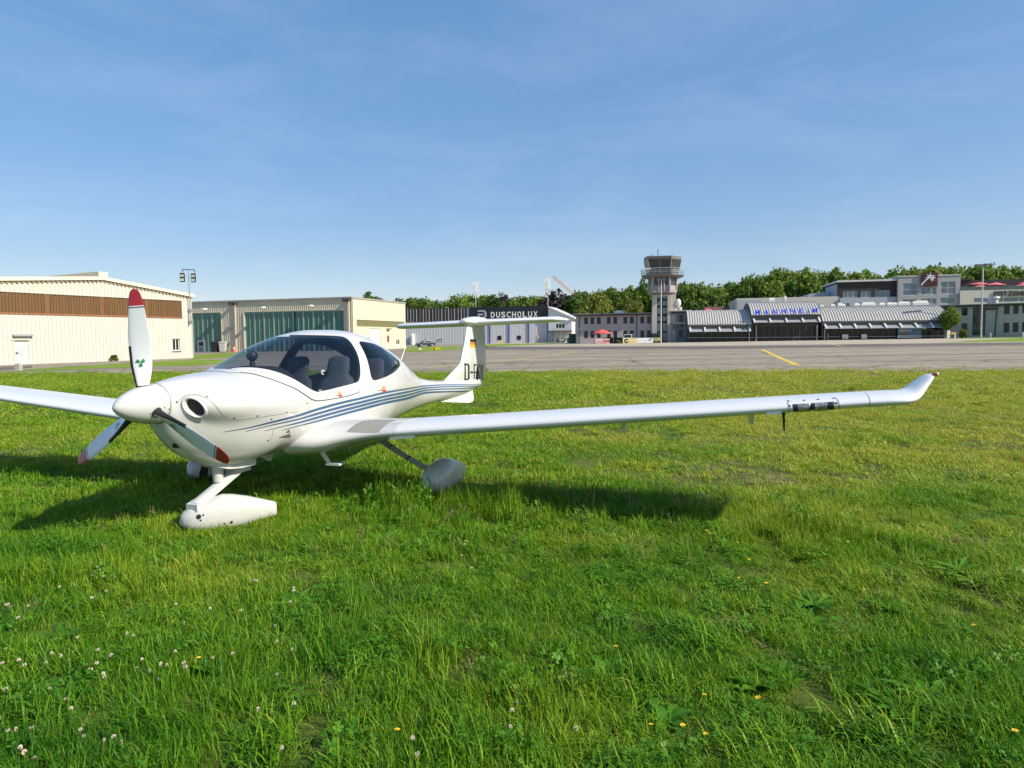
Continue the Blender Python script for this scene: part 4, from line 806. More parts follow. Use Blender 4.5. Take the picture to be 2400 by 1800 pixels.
for s in (-1, 1): b.prism([(0, z0+h*.72), (s*w*.3, z0+h*.84), (s*w*.2, z0+h*.66), (0, z0+h*.6)], 1, -.06, -.041)
b.build('emblem', SIGNW, t); b = MB(); b.prism([(w*.5, z0), (w*.5, z1*.9), (w*.22, z0)], 1, -.06, -.041); b.box(-w*.35, w*.2, -.06, -.041, z0+h*.38, z0+h*.44); b.build('pale_corner', mat('pale_print', (.45, .47, .5), .6), t)
# mesh fence with green screen and its posts
FN = Site(at(1300, 800, 182), at(1460, 800, 142), 'mesh_fence', 'wire fence with dark green privacy screen in front of the office wing', 'fence')
n = 9; fz = 1.45
SCR = mat('green_screen', (.02, .035, .02), .8, var=.3, scale=2)
for k in range(n):
    xa, xb = FN.len*k/n, FN.len*(k+1)/n
    MB().tube((xa, 0, -.3), (xa, 0, 2.1), .05, .05, 6).build('fence_post', STEEL, FN.root)
    if k in (2, 3, 4, 5, 6, 7, 8): MB().box(xa+.1, xb-.1, -.02, .02, .1, fz).build('screen_panel', SCR, FN.root)
    else: b = MB(); [b.box(xa+.1, xb-.1, -.01, .01, z, z+.03) for z in (.2, .7, 1.2, 1.7)]; b.build('wire_panel', STEEL, FN.root)
p = stand(1338, 0, 176); MB
t = thing('site_container', 'green container half hidden behind the mesh fence', 'container', stand(1356, 0, 158)); MB().box(-2.2, 2.2, 0, 2.2, 0, 2.3).build('body', mat('dark_green_container', (.03, .09, .055), .6, bump=.4, bscale=6), t); MB().box(-2.26, 2.26, -.06, 2.26, 2.3, 2.42).build('roof', DGREY, t)
# parasols
def parasol(name, label, p, r, h0, h1, m, group=None):
    t = thing(name, label, 'parasol', p, 0, group); n = 8
    rings = [[(rr_*math.cos(2*math.pi*k/n+.3), rr_*math.sin(2*math.pi*k/n+.3), z) for k in range(n)] for rr_, z in ((r, h0-.12), (r, h0), (r*.55, h0+(h1-h0)*.55), (.05, h1))]
    b = MB(); b.loft(rings, cap=False); b.build('canopy', m, t)
    MB().tube((0, 0, 0), (0, 0, h1+.1), .04, .04, 6).build('pole', STEEL, t); MB().box(-.35, .35, -.35, .35, 0, .1).build('base', CONC, t)
    b = MB(); [b.tube((0, 0, h0+.15), (r*.93*math.cos(2*math.pi*k/n+.3), r*.93*math.sin(2*math.pi*k/n+.3), h0+.0), .02, .02, 4) for k in range(n)]; b.build('ribs', STEEL, t)
RED = mat('red_parasol', (.62, .10, .09), .7, var=.1); PINK = mat('faded_red_parasol', (.66, .17, .18), .7, var=.15)
p = stand(1411, 0, 147); g = p[2]; parasol('parasol', 'large red parasol standing before the office wing behind the pink banner', p, 23.5/F*147, at(1411, 781, 147)[2]-g, at(1411, 771.3, 147)[2]-g, RED)
for (q, y0_, y1_, hw, Y, lb) in ((2291, 667, 660.5, 23, 168, 'faded red parasol on the roof terrace nearest the grey block'), (2296, 673.5, 668, 18, 162, 'low faded red parasol on the terrace in front of a taller one'), (2333, 668, 661.8, 20, 166, 'faded red parasol in the middle of the roof terrace'), (2394, 665, 658, 18, 166, 'high faded red parasol at the right end of the roof terrace'), (2398, 670, 665, 20, 162, 'low faded red parasol at the right end of the roof terrace')):
    p = at(q, 670, Y); base = GY.p0[2]+wz1; parasol('parasol', lb, (p[0], p[1], base), hw/F*Y, at(q, y0_, Y)[2]-base, at(q, y1_, Y)[2]-base, PINK, 'parasols on the roof terrace')
HB = Site(at(1655, 800, 176), at(1708, 800, 175), 'tiled_house', 'low house with a brownish red tiled roof peeping over the left terminal roof', 'house')
hz0, hz1 = HB.pt(1680, 727)[1], HB.pt(1680, 717.5)[1]; MB().box(.3, HB.len-.3, .5, 7, -.6, hz0).build('wall', LG2, HB.root)
MB().prism([(0, hz0), (4, hz1), (8, hz0)], 0, -.2, HB.len+.2).build('roof', mat('brown_red_tiles', (.13, .045, .035), .8, var=.25, scale=2, bump=.5, bscale=6), HB.root)
p = at(1658, 727, 168); parasol('parasol', 'pale red parasol showing just above the left terminal roof', (p[0], p[1], gz(p[0])+3.2), 11/F*168, at(1658, 727, 168)[2]-gz(p[0])-3.2, at(1658, 723.3, 168)[2]-gz(p[0])-3.2, PINK)
# vehicles
def car(name, label, cat, p, rz, ln, wd, prof, glassp, body, wr, top=None, group=None):
    """prof: side outline (x,z) of the lower body, glassp: cabin outline; front towards -x"""
    t = thing(name, label, cat, p, rz, group)
    b = MB(); n = len(prof); cx = sum(q[0] for q in prof)/n; cz = sum(q[1] for q in prof)/n
    rings = []
    for y, s in ((-wd/2, .96), (-wd/2+.09, 1), (wd/2-.09, 1), (wd/2, .96)): rings.append([(cx+(x-cx)*s, y, cz+(z-cz)*s) for x, z in prof])
    b.loft(rings); b.build('body', body, t, smooth=True, angle=35)
    n = len(glassp); zb = min(q[1] for q in glassp); zt = max(q[1] for q in glassp); rings = []
    for y in (-1, 1): rings.append([(x, y*(wd/2-.07-.16*(z-zb)/(zt-zb)), z) for x, z in glassp])
    MB().loft(rings).build('cabin', top or body, t, smooth=True, angle=30)
    gc = (sum(q[0] for q in glassp)/n, (zb+zt)/2); gl = MB()
    for y in (-1, 1):
        q = [(gc[0]+(x-gc[0])*.88, gc[1]+(z-gc[1])*.74) for x, z in glassp]; pts = [(x, y*(wd/2-.07-.16*(z-zb)/(zt-zb)+.012), z) for x, z in q]; gl.add(pts, [tuple(range(n))])
    gl.build('side_windows', WGLASS, t)
    f0, f1 = glassp[0], glassp[1]; d = Vector((f1[0]-f0[0], 0, f1[1]-f0[1])); nn = Vector((-d.z, 0, d.x)).normalized()*.012
    if nn.x > 0: nn = -nn
    a0 = Vector((f0[0], 0, f0[1]))+d*.12+nn; a1 = Vector((f0[0], 0, f0[1]))+d*.9+nn; w0, w1 = wd/2-.16, wd/2-.28
    MB().add([a0+Vector((0, -w0, 0)), a0+Vector((0, w0, 0)), a1+Vector((0, w1, 0)), a1+Vector((0, -w1, 0))], [(0, 1, 2, 3)]).build('windscreen', WGLASS, t)
    for xw in (-ln*.31, ln*.29):
        for y in (-1, 1):
            o = MB().tube((xw, y*(wd/2-.2), wr), (xw, y*(wd/2+.015), wr), wr, wr, 18).build('wheel', BLACK, t); MB().tube((xw, y*(wd/2+.016), wr), (xw, y*(wd/2+.03), wr), wr*.62, wr*.55, 12).build('rim', STEEL, o)
    for y in (-1, 1):
        x0 = min(q[0] for q in prof); MB().box(x0-.0, x0+.18, y*wd*.36-.17, y*wd*.36+.17, .62, .76).build('headlight', mat('headlamp', (.7, .72, .75), .1, .2), t)
    MB().box(min(q[0] for q in prof)-.02, min(q[0] for q in prof)+.1, -.26, .26, .42, .53).build('number_plate', WHITE, t)
    return t
SED = [(-2.25, .35), (-2.28, .62), (-2.1, .80), (-1.1, .94), (1.5, .98), (2.15, .94), (2.25, .65), (2.2, .33)]; SEDG = [(-1.05, .93), (-.35, 1.40), (.75, 1.42), (1.75, .96)]
cp_ = stand(997, 0, 150); car('parked_car', 'dark blue grey hatchback parked on the grass edge near the cream hangar end', 'car', cp_, R(33), 4.5, 1.8, SED, SEDG, mat('dark_blue_paint', (.03, .042, .065), .35, .1, coat=.2), .33)
VAN = [(-2.5, .35), (-2.55, .75), (-2.3, 1.05), (-1.75, 1.15), (2.4, 1.15), (2.45, .35)]; VANG = [(-1.8, 1.12), (-1.1, 1.98), (2.3, 1.98), (2.42, 1.12)]
car('parked_van', 'white van parked nose out behind the yellow C board', 'van', stand(1473, 0, 144), R(72), 5, 1.95, VAN, VANG, mat('white_vehicle_paint', (.75, .75, .75), .3, coat=.5), .36)
t = car('rescue_vehicle', 'dark topped vehicle with yellow band parked half behind the white banner', 'vehicle', stand(1536, 0, 145), R(82), 4.8, 1.9, VAN, VANG, mat('yellow_vehicle_paint', (.30, .29, .07), .5, coat=.2), .36, BLACK)
MB().box(-1.1, 2.2, -.85, .85, 1.98, 2.12).build('roof_rack', BLACK, t)
# airfield signs
t, w, z0, z1 = board('taxiway_sign', 1013.5, 1032, 814.6, 822, mat('sign_yellow', (.75, .55, .02), .5), 'bright yellow C taxiway sign lying low on the grass patch', 'sign', 100)
text_part('C', (z1-z0)*.75, BLACK, t, -w*.42, -.05, z0+(z1-z0)*.12, .02, .08, width=w*.26); b = MB(); h = z1-z0; b.box(-w*.02, w*.4, -.06, -.041, z0+h*.4, z0+h*.5).prism([(w*.4, z0+h*.3), (w*.46, z0+h*.45), (w*.4, z0+h*.6)], 1, -.06, -.041); b.build('arrow', mat('faded_print', (.35, .25, .02), .6), t)
board('marker_board', 981, 988.2, 816, 822.6, WHITE, 'small square white board on the grass patch beside the yellow sign', 'sign', 100)
board('marker_board', 1171.5, 1176.2, 798.8, 806, mat('sign_yellow2', (.7, .5, .03), .5), 'small yellow board in front of the blue door posts', 'sign', 150)
p = stand(1184, 0, 150); t = thing('bollard', 'thin dark post beside the small yellow board', 'post', p); MB().tube((0, 0, -.2), (0, 0, 1.05), .06, .05, 6).build('post', DGREY, t)
t, w, z0, z1 = board('info_sign', 2219.7, 2226, 774.5, 794, WHITE, 'white upright notice board at the right end of the terminal', 'sign', 126, False)
b = MB(); b.box(-w*.1, w*.3, -.06, -.041, z0+.55, z0+.68).box(-w*.1, w*.35, -.06, -.041, z0+.15, z0+.25); b.build('print', DGREY, t)
t, w, z0, z1 = board('arrow_sign', 2228.7, 2240, 778.6, 783.8, mat('ochre_sign', (.52, .32, .04), .6), 'ochre yellow sign board on a white post under the small tree', 'sign', 125, False); MB().box(.3, .48, .05, .15, -.2, z1).build('post', WHITE, t)
for i, (q, y) in enumerate(((2321, 780), (2397, 779))):
    p = stand(q, 0, 123); h = at(q, y, 123)[2]-p[2]; t = thing('marker_post', ('thin white post on the grass strip near the tall light pole', 'thin white post on the grass strip at the right picture edge')[i], 'post', p); MB().tube((0, 0, -.2), (0, 0, h), .09, .08, 8).build('post', WHITE, t)
    MB().rod([(0, .1, h-.05), (.5, .5, h-.1), (.9, .8, h-.5)], .03, 5).build('arm', STEEL, t)
# ================================================================== THE AIRCRAFT  (body frame: X aft of the spinner tip, Y to port, Z up)
TX, TY, HA = -2.9963, 4.9195, .3383
fx_, fy_, lx_, ly_ = -math.sin(HA), -math.cos(HA), math.cos(HA), -math.sin(HA)
BM = np.array([[-fx_, -fy_, -GS*fx_], [lx_, ly_, GS*lx_], [0, 0, 1]]).T; BO = np.array([TX, TY, GS*TX]); BI = np.linalg.inv(BM)
def body_ray(px, py): return BI@(CAMP-BO), BI@ray(px, py)
def bplane(px, py, ax, v):
    o, d = body_ray(px, py); return o+d*((v-o[ax])/d[ax])
PL = thing('light_aircraft', 'white four seat light aircraft with T tail and blue stripes parked on the grass', 'aeroplane', BO, -HA)
PL.rotation_euler = (GS*.332, -GS*.943, -HA)
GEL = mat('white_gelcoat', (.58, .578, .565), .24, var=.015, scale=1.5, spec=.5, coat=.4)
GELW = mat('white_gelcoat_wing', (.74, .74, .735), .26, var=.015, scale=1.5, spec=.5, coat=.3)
SEAMD = mat('dark_gap', (.05, .05, .05), .7); SEAML = mat('pale_gap', (.33, .33, .32), .7)
STRIPE = mat('blue_stripe', (.045, .105, .20), .35, var=.08, coat=.3); REGB = mat('registration_black', (.02, .022, .025), .4)
REDT = mat('red_tip', (.38, .012, .02), .3, var=.05, coat=.3)
TYRE = mat('tyre_rubber', (.02, .02, .02), .85)
def pbuild(b, name, m, parent=None, smooth=True, angle=45): return b.build(name, m, parent or PL, smooth=smooth, flip=True, angle=angle)
def pchip(xs, ys, x):
    xs, ys = np.array(xs, float), np.array(ys, float); h = np.diff(xs); dl = np.diff(ys)/h; d = np.zeros(len(xs))
    for i in range(1, len(xs)-1):
        if dl[i-1]*dl[i] > 0: w1, w2 = 2*h[i]+h[i-1], h[i]+2*h[i-1]; d[i] = (w1+w2)/(w1/dl[i-1]+w2/dl[i])
    d[0], d[-1] = dl[0], dl[-1]; x = np.clip(x, xs[0], xs[-1]); i = np.clip(np.searchsorted(xs, x, 'right')-1, 0, len(xs)-2)
    t = (x-xs[i])/h[i]; return ys[i]*(1+2*t)*(1-t)**2+d[i]*h[i]*t*(1-t)**2+ys[i+1]*t*t*(3-2*t)+d[i+1]*h[i]*t*t*(t-1)
ZSP = 1.187
ST = [  # X, top, bottom, half width, z of widest, upper n, lower n
 (.385, 1.350, 1.015, .164, 1.187, 2.0, 2.0), (.42, 1.356, .925, .18, 1.18, 2.0, 1.9), (.48, 1.367, .84, .225, 1.16, 2.05, 1.8), (.56, 1.379, .757, .275, 1.14, 2.1, 1.75), (.66, 1.392, .684, .33, 1.11, 2.2, 1.75),
 (.83, 1.406, .606, .405, 1.07, 2.3, 1.85), (1.1, 1.428, .535, .475, 1.02, 2.3, 2.1), (1.3, 1.50, .545, .515, 1.0, 2.2, 2.25), (1.42, 1.553, .575, .53, 1.0, 2.12, 2.35), (1.6, 1.628, .572, .555, 1.0, 2.05, 2.4), (2.1, 1.752, .525, .59, 1.0, 2.1, 2.4),
 (2.5, 1.795, .51, .60, 1.02, 2.2, 2.3), (2.9, 1.797, .505, .595, 1.04, 2.2, 2.2), (3.3, 1.75, .51, .565, 1.06, 2.1, 2.1), (3.65, 1.652, .53, .505, 1.07, 2.0, 2.0), (4.05, 1.512, .575, .405, 1.05, 2.0, 2.0),
 (4.5, 1.293, .625, .29, .99, 2.0, 2.0), (4.95, 1.115, .66, .205, .91, 2.0, 2.0), (5.4, 1.035, .675, .165, .865, 2.0, 2.0), (5.95, .99, .69, .14, .85, 2.0, 2.0), (6.8, .955, .72, .105, .845, 2.0, 2.0), (7.35, .94, .77, .07, .86, 2.0, 2.0), (7.51, .935, .79, .055, .865, 2.0, 2.0)]
SX = [q[0] for q in ST]
def sec(x): return [pchip(SX, [q[i] for q in ST], x) for i in range(1, 7)]
def surf(x, ph):
    """skin point at station x, angle ph from straight up (vectorised)"""
    x = np.asarray(x, float); ph = np.asarray(ph, float)
    zt, zb, w, zw, nu, nl = sec(x); s, c = np.sin(ph), np.cos(ph); up = c >= 0
    h = np.where(up, zt-zw, zw-zb); n = np.where(up, nu, nl)
    r = ((np.abs(s)/w)**n+(np.abs(c)/h)**n)**(-1/n)
    # engine cheek behind the air intake
    A = np.interp(x, [.445, .47, .50, .54, .62, .8, 1.0, 1.3, 1.6, 1.95], [0, .035, .085, .118, .125, .11, .09, .06, .028, 0]); pc = np.interp(x, [.4, .55, .9, 1.5, 2], [1.56, 1.50, 1.36, 1.25, 1.2]); sg = np.interp(x, [.45, .6, 1.0, 1.6], [.40, .42, .42, .40])
    d = (np.abs(ph)-pc)/sg; r = r+A*np.exp(-np.where(d > 0, d*d*1.6, d*d*1.0)**1.15)
    return np.stack([x+0*ph, r*np.sin(ph), zw+r*c], -1)
# dense grid of the port half for picking
gxs = np.concatenate([np.linspace(.385, 1.2, 46)[:-1], np.linspace(1.2, 4.6, 110)[:-1], np.linspace(4.6, 7.51, 50)]); gph = np.linspace(0, math.pi, 76)
GXX, GPP = np.meshgrid(gxs, gph, indexing='ij'); GP = surf(GXX, GPP)
def grid_faces(n, m): return [(i*m+j, i*m+j+1, (i+1)*m+j+1, (i+1)*m+j) for i in range(n-1) for j in range(m-1)]
gf = grid_faces(len(gxs), len(gph)); BV = BVHTree.FromPolygons([tuple(p) for p in GP.reshape(-1, 3)], gf)
def pick(px, py, bv=None):
    o, d = body_ray(px, py); h = (bv or BV).ray_cast(Vector(o), Vector(d).normalized()); return h[0], h[1]
def topar(p):
    zw = float(sec(np.array(p[0]))[3]); return (p[0], math.atan2(max(p[1], 0), p[2]-zw))
Z2 = lambda x, y: (500+x*.20796, 760+y*.20796)
Z4 = lambda x, y: (700+x*.13562, 860+y*.13562)
Z3 = lambda x, y: (400+x*.13562, 880+y*.13562)
Z3B = lambda x, y: (900+x*.20343, 720+y*.20343)
def par_poly(pts): 
    out = []
    for p in pts:
        h, n = pick(*p)
        if h is not None: out.append(topar(h))
    return out
def smooth_poly(pts, it=2):
    for _ in range(it):
        q = []
        for a, b in zip(pts, pts[1:]): q += [(a[0]*.75+b[0]*.25, a[1]*.75+b[1]*.25), (a[0]*.25+b[0]*.75, a[1]*.25+b[1]*.75)]
        pts = [pts[0]]+q+[pts[-1]]
    return pts
PS = .55                                            # scale of the angle axis for triangulation
# canopy glass, port half, from the pillar bottom forward to the centre line and back along the roof edge
low = par_poly([Z2(*q) for q in ((1180, 765), (1100, 733), (1000, 668), (900, 612), (800, 566), (700, 532), (550, 501), (400, 491), (280, 494), (200, 505))])
back = par_poly([Z2(*q) for q in ((1180, 765), (1300, 742), (1450, 703), (1600, 665), (1645, 648), (1665, 590), (1668, 520), (1660, 430), (1640, 345), (1600, 262), (1555, 195), (1500, 150), (1440, 137), (1300, 131), (1150, 127), (1000, 126), (860, 127))])
lowc = smooth_poly(low+[(1.13, .35), (1.10, 0.)], 1); bkc = smooth_poly(back+[(1.98, .16), (1.93, 0.)], 1)
GLASS1 = [lowc[-1]]+lowc[::-1][1:]+bkc[1:]           # centre-front -> sill corner -> pillar -> roof edge -> centre
rearw = par_poly([Z2(*q) for q in ((1645, 190), (1690, 268), (1740, 378), (1770, 490), (1787, 590), (1815, 634), (1850, 630), (1920, 608), (2000, 574), (2070, 528), (2112, 478), (2118, 450), (2090, 392), (2030, 322), (1950, 266), (1850, 226), (1750, 203))])
GLASS2 = smooth_poly(rearw+[rearw[0]], 1)[1:-1]
seam = par_poly([Z2(*q) for q in ((1640, 775), (1500, 815), (1300, 850), (1180, 863), (1130, 850), (1080, 820), (1000, 765), (930, 722), (850, 690), (760, 655), (640, 612), (500, 570), (430, 555), (320, 548), (220, 548))])
seamb = par_poly([Z2(*q) for q in ((1640, 775), (1680, 720), (1702, 640), (1708, 540), (1695, 430), (1660, 320), (1610, 225), (1560, 160), (1525, 115))])
sc_ = smooth_poly(seam+[(1.02, .5), (1.0, 0.)], 1); sb_ = smooth_poly(seamb+[(seamb[-1][0]+.02, .12), (seamb[-1][0]+.02, 0.)], 1)
CANOPY = [sc_[-1]]+sc_[::-1][1:]+sb_[1:]
def inpoly(pt, poly):
    x, y = pt; c = False; j = len(poly)-1
    for i in range(len(poly)):
        xi, yi = poly[i]; xj, yj = poly[j]
        if (yi > y) != (yj > y) and x < (xj-xi)*(y-yi)/(yj-yi)+xi: c = not c
        j = i
    return c
def cdt(polys, grid):
    """triangulate grid points plus outline edges in the (x, angle) chart"""
    pts = []; edges = []
    for poly in polys:
        n0 = len(pts); pts += [Vector((p[0], p[1]*PS)) for p in poly]; edges += [(n0+i, n0+(i+1) % len(poly)) for i in range(len(poly))]
    rect = [(gxs[0], 0), (gxs[-1], 0), (gxs[-1], math.pi), (gxs[0], math.pi)]; n0 = len(pts)
    outs = np.array([q for poly in polys for q in poly])
    for p in grid:
        if np.min((outs[:, 0]-p[0])**2+((outs[:, 1]-p[1])*PS)**2) > .010**2 or p[1] in (0., math.pi): pts.append(Vector((p[0], p[1]*PS)))
    return delaunay_2d_cdt(pts, edges, [], 0, 1e-5)
DUCT = par_poly([(459+23.5*math.cos(a)+5*math.sin(a), 955+20*math.sin(a)+5*math.cos(a)) for a in np.linspace(0, 2*math.pi, 25)[:-1]])
grid = [(float(x), float(p)) for x in gxs for p in gph]
V2, E2, F2, *_ = cdt([GLASS1, GLASS2, CANOPY, DUCT], grid)
PV = np.array([(v.x, v.y/PS) for v in V2]); SV = surf(PV[:, 0], PV[:, 1])
groups = {'duct': [], 'skin': [], 'canopy': [], 'g1': [], 'g2': []}
for f in F2:
    c = PV[list(f)].mean(0); t = 'duct' if inpoly(c, DUCT) else 'g1' if inpoly(c, GLASS1) else 'g2' if inpoly(c, GLASS2) else 'canopy' if inpoly(c, CANOPY) else 'skin'; groups[t].append(f)
def snorm(P, eps=1e-3):
    a, b = surf(P[:, 0]-eps, P[:, 1]), surf(P[:, 0]+eps, P[:, 1]); c, d = surf(P[:, 0], np.clip(P[:, 1]-eps, 0, 9)), surf(P[:, 0], P[:, 1]+eps)
    n = np.cross(d-c, b-a); n /= np.linalg.norm(n, axis=1)[:, None]+1e-12; s = np.sign((n*(surf(P[:, 0], P[:, 1])-np.stack([P[:, 0], 0*P[:, 0], sec(P[:, 0])[3]], -1))).sum(1)); return n*s[:, None]
NV = snorm(PV)
def sub_mb(fs, off=0., mirror=True, halves=(1, -1)):
    used = sorted({i for f in fs for i in f}); ix = {u: k for k, u in enumerate(used)}; P = SV[used]+NV[used]*off; b = MB()
    for s in halves: b.add(P*np.array([1, s, 1]), [tuple(ix[i] for i in (f if s > 0 else f[::-1])) for f in fs])
    return b
def weld(o, d=1e-4):
    bm = bmesh.new(); bm.from_mesh(o.data); bmesh.ops.remove_doubles(bm, verts=bm.verts, dist=d); bmesh.ops.recalc_face_normals(bm, faces=bm.faces); bm.to_mesh(o.data); bm.free(); o.data.polygons.foreach_set('use_smooth', [True]*len(o.data.polygons)); return o
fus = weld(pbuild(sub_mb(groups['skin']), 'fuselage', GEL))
b = MB(); rg_ = np.linspace(0, 2*math.pi, 41)[:-1]; b.loft([[(7.509, .0545*math.sin(a), .865+.072*math.cos(a)) for a in rg_], [(7.513, .03*math.sin(a), .865+.04*math.cos(a)) for a in rg_]]); pbuild(b, 'tail_cap', GEL, fus)
b = MB(); rg = np.linspace(0, 2*math.pi, 33)[:-1]; b.loft([[(.386, .15*math.sin(a), ZSP+.15*math.cos(a)) for a in rg], [(.36, .15*math.sin(a), ZSP+.15*math.cos(a)) for a in rg]]); pbuild(b, 'nose_bulkhead', SEAMD, fus)
can = weld(pbuild(sub_mb(groups['canopy'], .004), 'canopy_frame', GEL))
CG = glass_mat('tinted_canopy_glass', (.67, .70, .76), .95, .01); CG2 = glass_mat('dark_canopy_glass', (.50, .52, .60), .95, .01)
weld(pbuild(sub_mb(groups['g1'], .001), 'canopy_glass', CG, can))
for s in (1, -1): weld(pbuild(sub_mb(groups['g2'], .001, halves=(s,)), 'rear_window', CG2))
LINING = mat('cabin_lining', (.085, .088, .095), .85)
lin = [f for t in ('skin', 'canopy') for f in groups[t] if .95 < PV[list(f)].mean(0)[0] < 4.4]
weld(pbuild(sub_mb(lin, -.022), 'cabin_lining', LINING, can))

# ---- decals and seams that hug a skin: outlines are sighted, filled, laid on the surface as thin sheets
def tri_area_fill(poly, step):
    xs = [p[0] for p in poly]; ys = [p[1] for p in poly]; pts = [Vector(p) for p in poly]; e = [(i, (i+1) % len(poly)) for i in range(len(poly))]
    x = min(xs)+step*.5
    while x < max(xs):
        y = min(ys)+step*.5
        while y < max(ys):
            if inpoly((x, y), poly): pts.append(Vector((x, y)))
            y += step
        x += step
    v, _, f, *_r = delaunay_2d_cdt(pts, e, [], 1, 1e-6); return v, f
def decal(name, poly, m, parent, off=.002, step=10., bv=None, mirror=False):
    v, f = tri_area_fill(poly, step); P = []; ok = []
    for q in v:
        h, n = pick(q.x, q.y, bv)
        if h is None: P.append((0, 0, 0)); ok.append(False); continue
        o, d = body_ray(q.x, q.y)
        if n.dot(Vector(d)) > 0: n = -n
        P.append(tuple(h+n*off)); ok.append(True)
    ff = [t for t in f if all(ok[i] for i in t)]; b = MB(); b.add(P, ff); o = pbuild(b, name, m, parent)
    if mirror: b = MB(); b.add([(x, -y, z) for x, y, z in P], ff); pbuild(b, name, m, parent)
    return o
def ribbon_px(pts, w):                              # constant-width strip along a sighted line
    L_, R_ = [], []
    for i, p in enumerate(pts):
        a, c = pts[max(i-1, 0)], pts[min(i+1, len(pts)-1)]; dx, dy = c[0]-a[0], c[1]-a[1]; l = math.hypot(dx, dy) or 1; ww = w[i] if isinstance(w, list) else w
        L_.append((p[0]-dy/l*ww/2, p[1]+dx/l*ww/2)); R_.append((p[0]+dy/l*ww/2, p[1]-dx/l*ww/2))
    return L_+R_[::-1]
def strip(name, pts, w, m, parent, off=.0025, bv=None, mirror=False, sub=2):
    pts = smooth_poly(pts, sub); 
    P = []
    for p in pts:
        h, n = pick(p[0], p[1], bv)
        if h is None: continue
        o, d = body_ray(*p)
        if n.dot(Vector(d)) > 0: n = -n
        P.append((h, n))
    if len(P) < 2: return None
    vs_ = []
    for i, (h, n) in enumerate(P):
        d = (P[min(i+1, len(P)-1)][0]-P[max(i-1, 0)][0]).normalized(); t = n.cross(d).normalized()*w/2; vs_ += [tuple(h+n*off+t), tuple(h+n*off-t)]
    fs = [(2*i, 2*i+1, 2*i+3, 2*i+2) for i in range(len(P)-1)]; b = MB(); b.add(vs_, fs); o = pbuild(b, name, m, parent)
    if mirror: b = MB(); b.add([(x, -y, z) for x, y, z in vs_], fs); pbuild(b, name, m, parent)
    return o
def screw(px, py, r, parent, m=None, bv=None, name='fastener', off=.003):
    h, n = pick(px, py, bv)
    if h is None: return
    o, d = body_ray(px, py)
    if n.dot(Vector(d)) > 0: n = -n
    pbuild(MB().tube(h-n*.004, h+n*off, r, r*.9, 10), name, m or mat('fastener_grey', (.16, .16, .16), .4, .6), parent)
# four blue stripes (upper edge points, then thickness grows towards the middle)
S1 = [Z3(930, 970), Z3(1300, 905), Z3(1700, 805), Z4(0, 820), Z4(300, 722), Z4(700, 610), Z4(1100, 520), Z4(1500, 430), Z4(1900, 362), Z3B(500, 898), Z3B(700, 890), Z3B(900, 888), Z3B(1120, 887)]
S2 = [Z3(1310, 960), Z3(1750, 850), Z4(0, 890), Z4(300, 798), Z4(700, 683), Z4(1100, 585), Z4(1500, 490), Z4(1900, 413), Z3B(500, 921), Z3B(700, 911), Z3B(900, 905), Z3B(1060, 903), Z3B(1120, 899)]
S3 = [Z3(1640, 952), Z3(2000, 860), Z4(0, 951), Z4(300, 863), Z4(700, 750), Z4(1100, 645), Z4(1500, 545), Z4(1900, 466), Z3B(500, 946), Z3B(700, 936), Z3B(900, 930), Z3B(1060, 918), Z3B(1115, 908)]
S4 = [Z3(1940, 940), Z4(0, 1012), Z4(300, 930), Z4(700, 815), Z4(1100, 705), Z4(1500, 600), Z4(1900, 518), Z3B(500, 972), Z3B(700, 965), Z3B(900, 962), Z3B(1000, 958), Z3B(1060, 940), Z3B(1105, 920)]
W_ = [.7, 1.5, 3.0, 5.0, 5.9, 6.0, 5.8, 5.4, 4.8, 3.6, 3.0, 2.6, 2.3, 1.8, .8]
stripes = []
for S in (S1, S2, S3, S4):
    w = list(np.interp(np.linspace(0, 1, len(S)), np.linspace(0, 1, len(W_)), W_))
    n = 40; t = np.linspace(0, len(S)-1, n*2); sx_ = pchip(range(len(S)), [q[0] for q in S], t); sy_ = pchip(range(len(S)), [q[1] for q in S], t); sw = np.interp(t, range(len(w)), w)
    P = []; 
    up, dn = [], []
    for x, y, ww in zip(sx_, sy_, sw):
        h1, n1 = pick(x, y); h2, n2 = pick(x, y+ww)
        if h1 is None or h2 is None: continue
        o_, d_ = body_ray(x, y)
        n1 = -n1 if n1.dot(Vector(d_)) > 0 else n1; n2 = -n2 if n2.dot(Vector(d_)) > 0 else n2
        up.append((h1, n1)); dn.append((h2, n2))
    vs_ = []
    for (h1, n1), (h2, n2) in zip(up, dn):
        for f in (0, .5, 1): vs_.append(tuple(h1.lerp(h2, f)+n1*.0035))
    fs = [(3*i+k, 3*i+k+1, 3*i+k+4, 3*i+k+3) for i in range(len(up)-1) for k in (0, 1)]
    for s in (1, -1): b = MB(); b.add([(x, y*s, z) for x, y, z in vs_], fs); pbuild(b, 'blue_stripe', STRIPE, fus)
strip('canopy_seam', [Z2(*q) for q in ((1668, 748), (1640, 772), (1500, 815), (1300, 850), (1180, 863), (1130, 850), (1080, 820), (1000, 765), (930, 722), (850, 690), (760, 655), (640, 612), (500, 570), (430, 555), (320, 548))], .007, SEAMD, can, .006, mirror=True)
strip('canopy_line', [Z2(*q) for q in ((1650, 680), (1450, 738), (1200, 795), (1120, 780), (1000, 705), (880, 640), (760, 592), (600, 540), (430, 520))], .004, SEAML, can, .006, mirror=True)
strip('door_seam', [Z2(*q) for q in ((1740, 420), (1742, 560), (1752, 680), (1775, 745), (1810, 780), (1900, 768), (2030, 735), (2160, 700))], .004, SEAML, fus, .003, mirror=True)
strip('door_line', [Z2(*q) for q in ((1790, 640), (1830, 660), (1960, 625), (2080, 565), (2160, 500))], .003, SEAML, fus, .003, mirror=True)
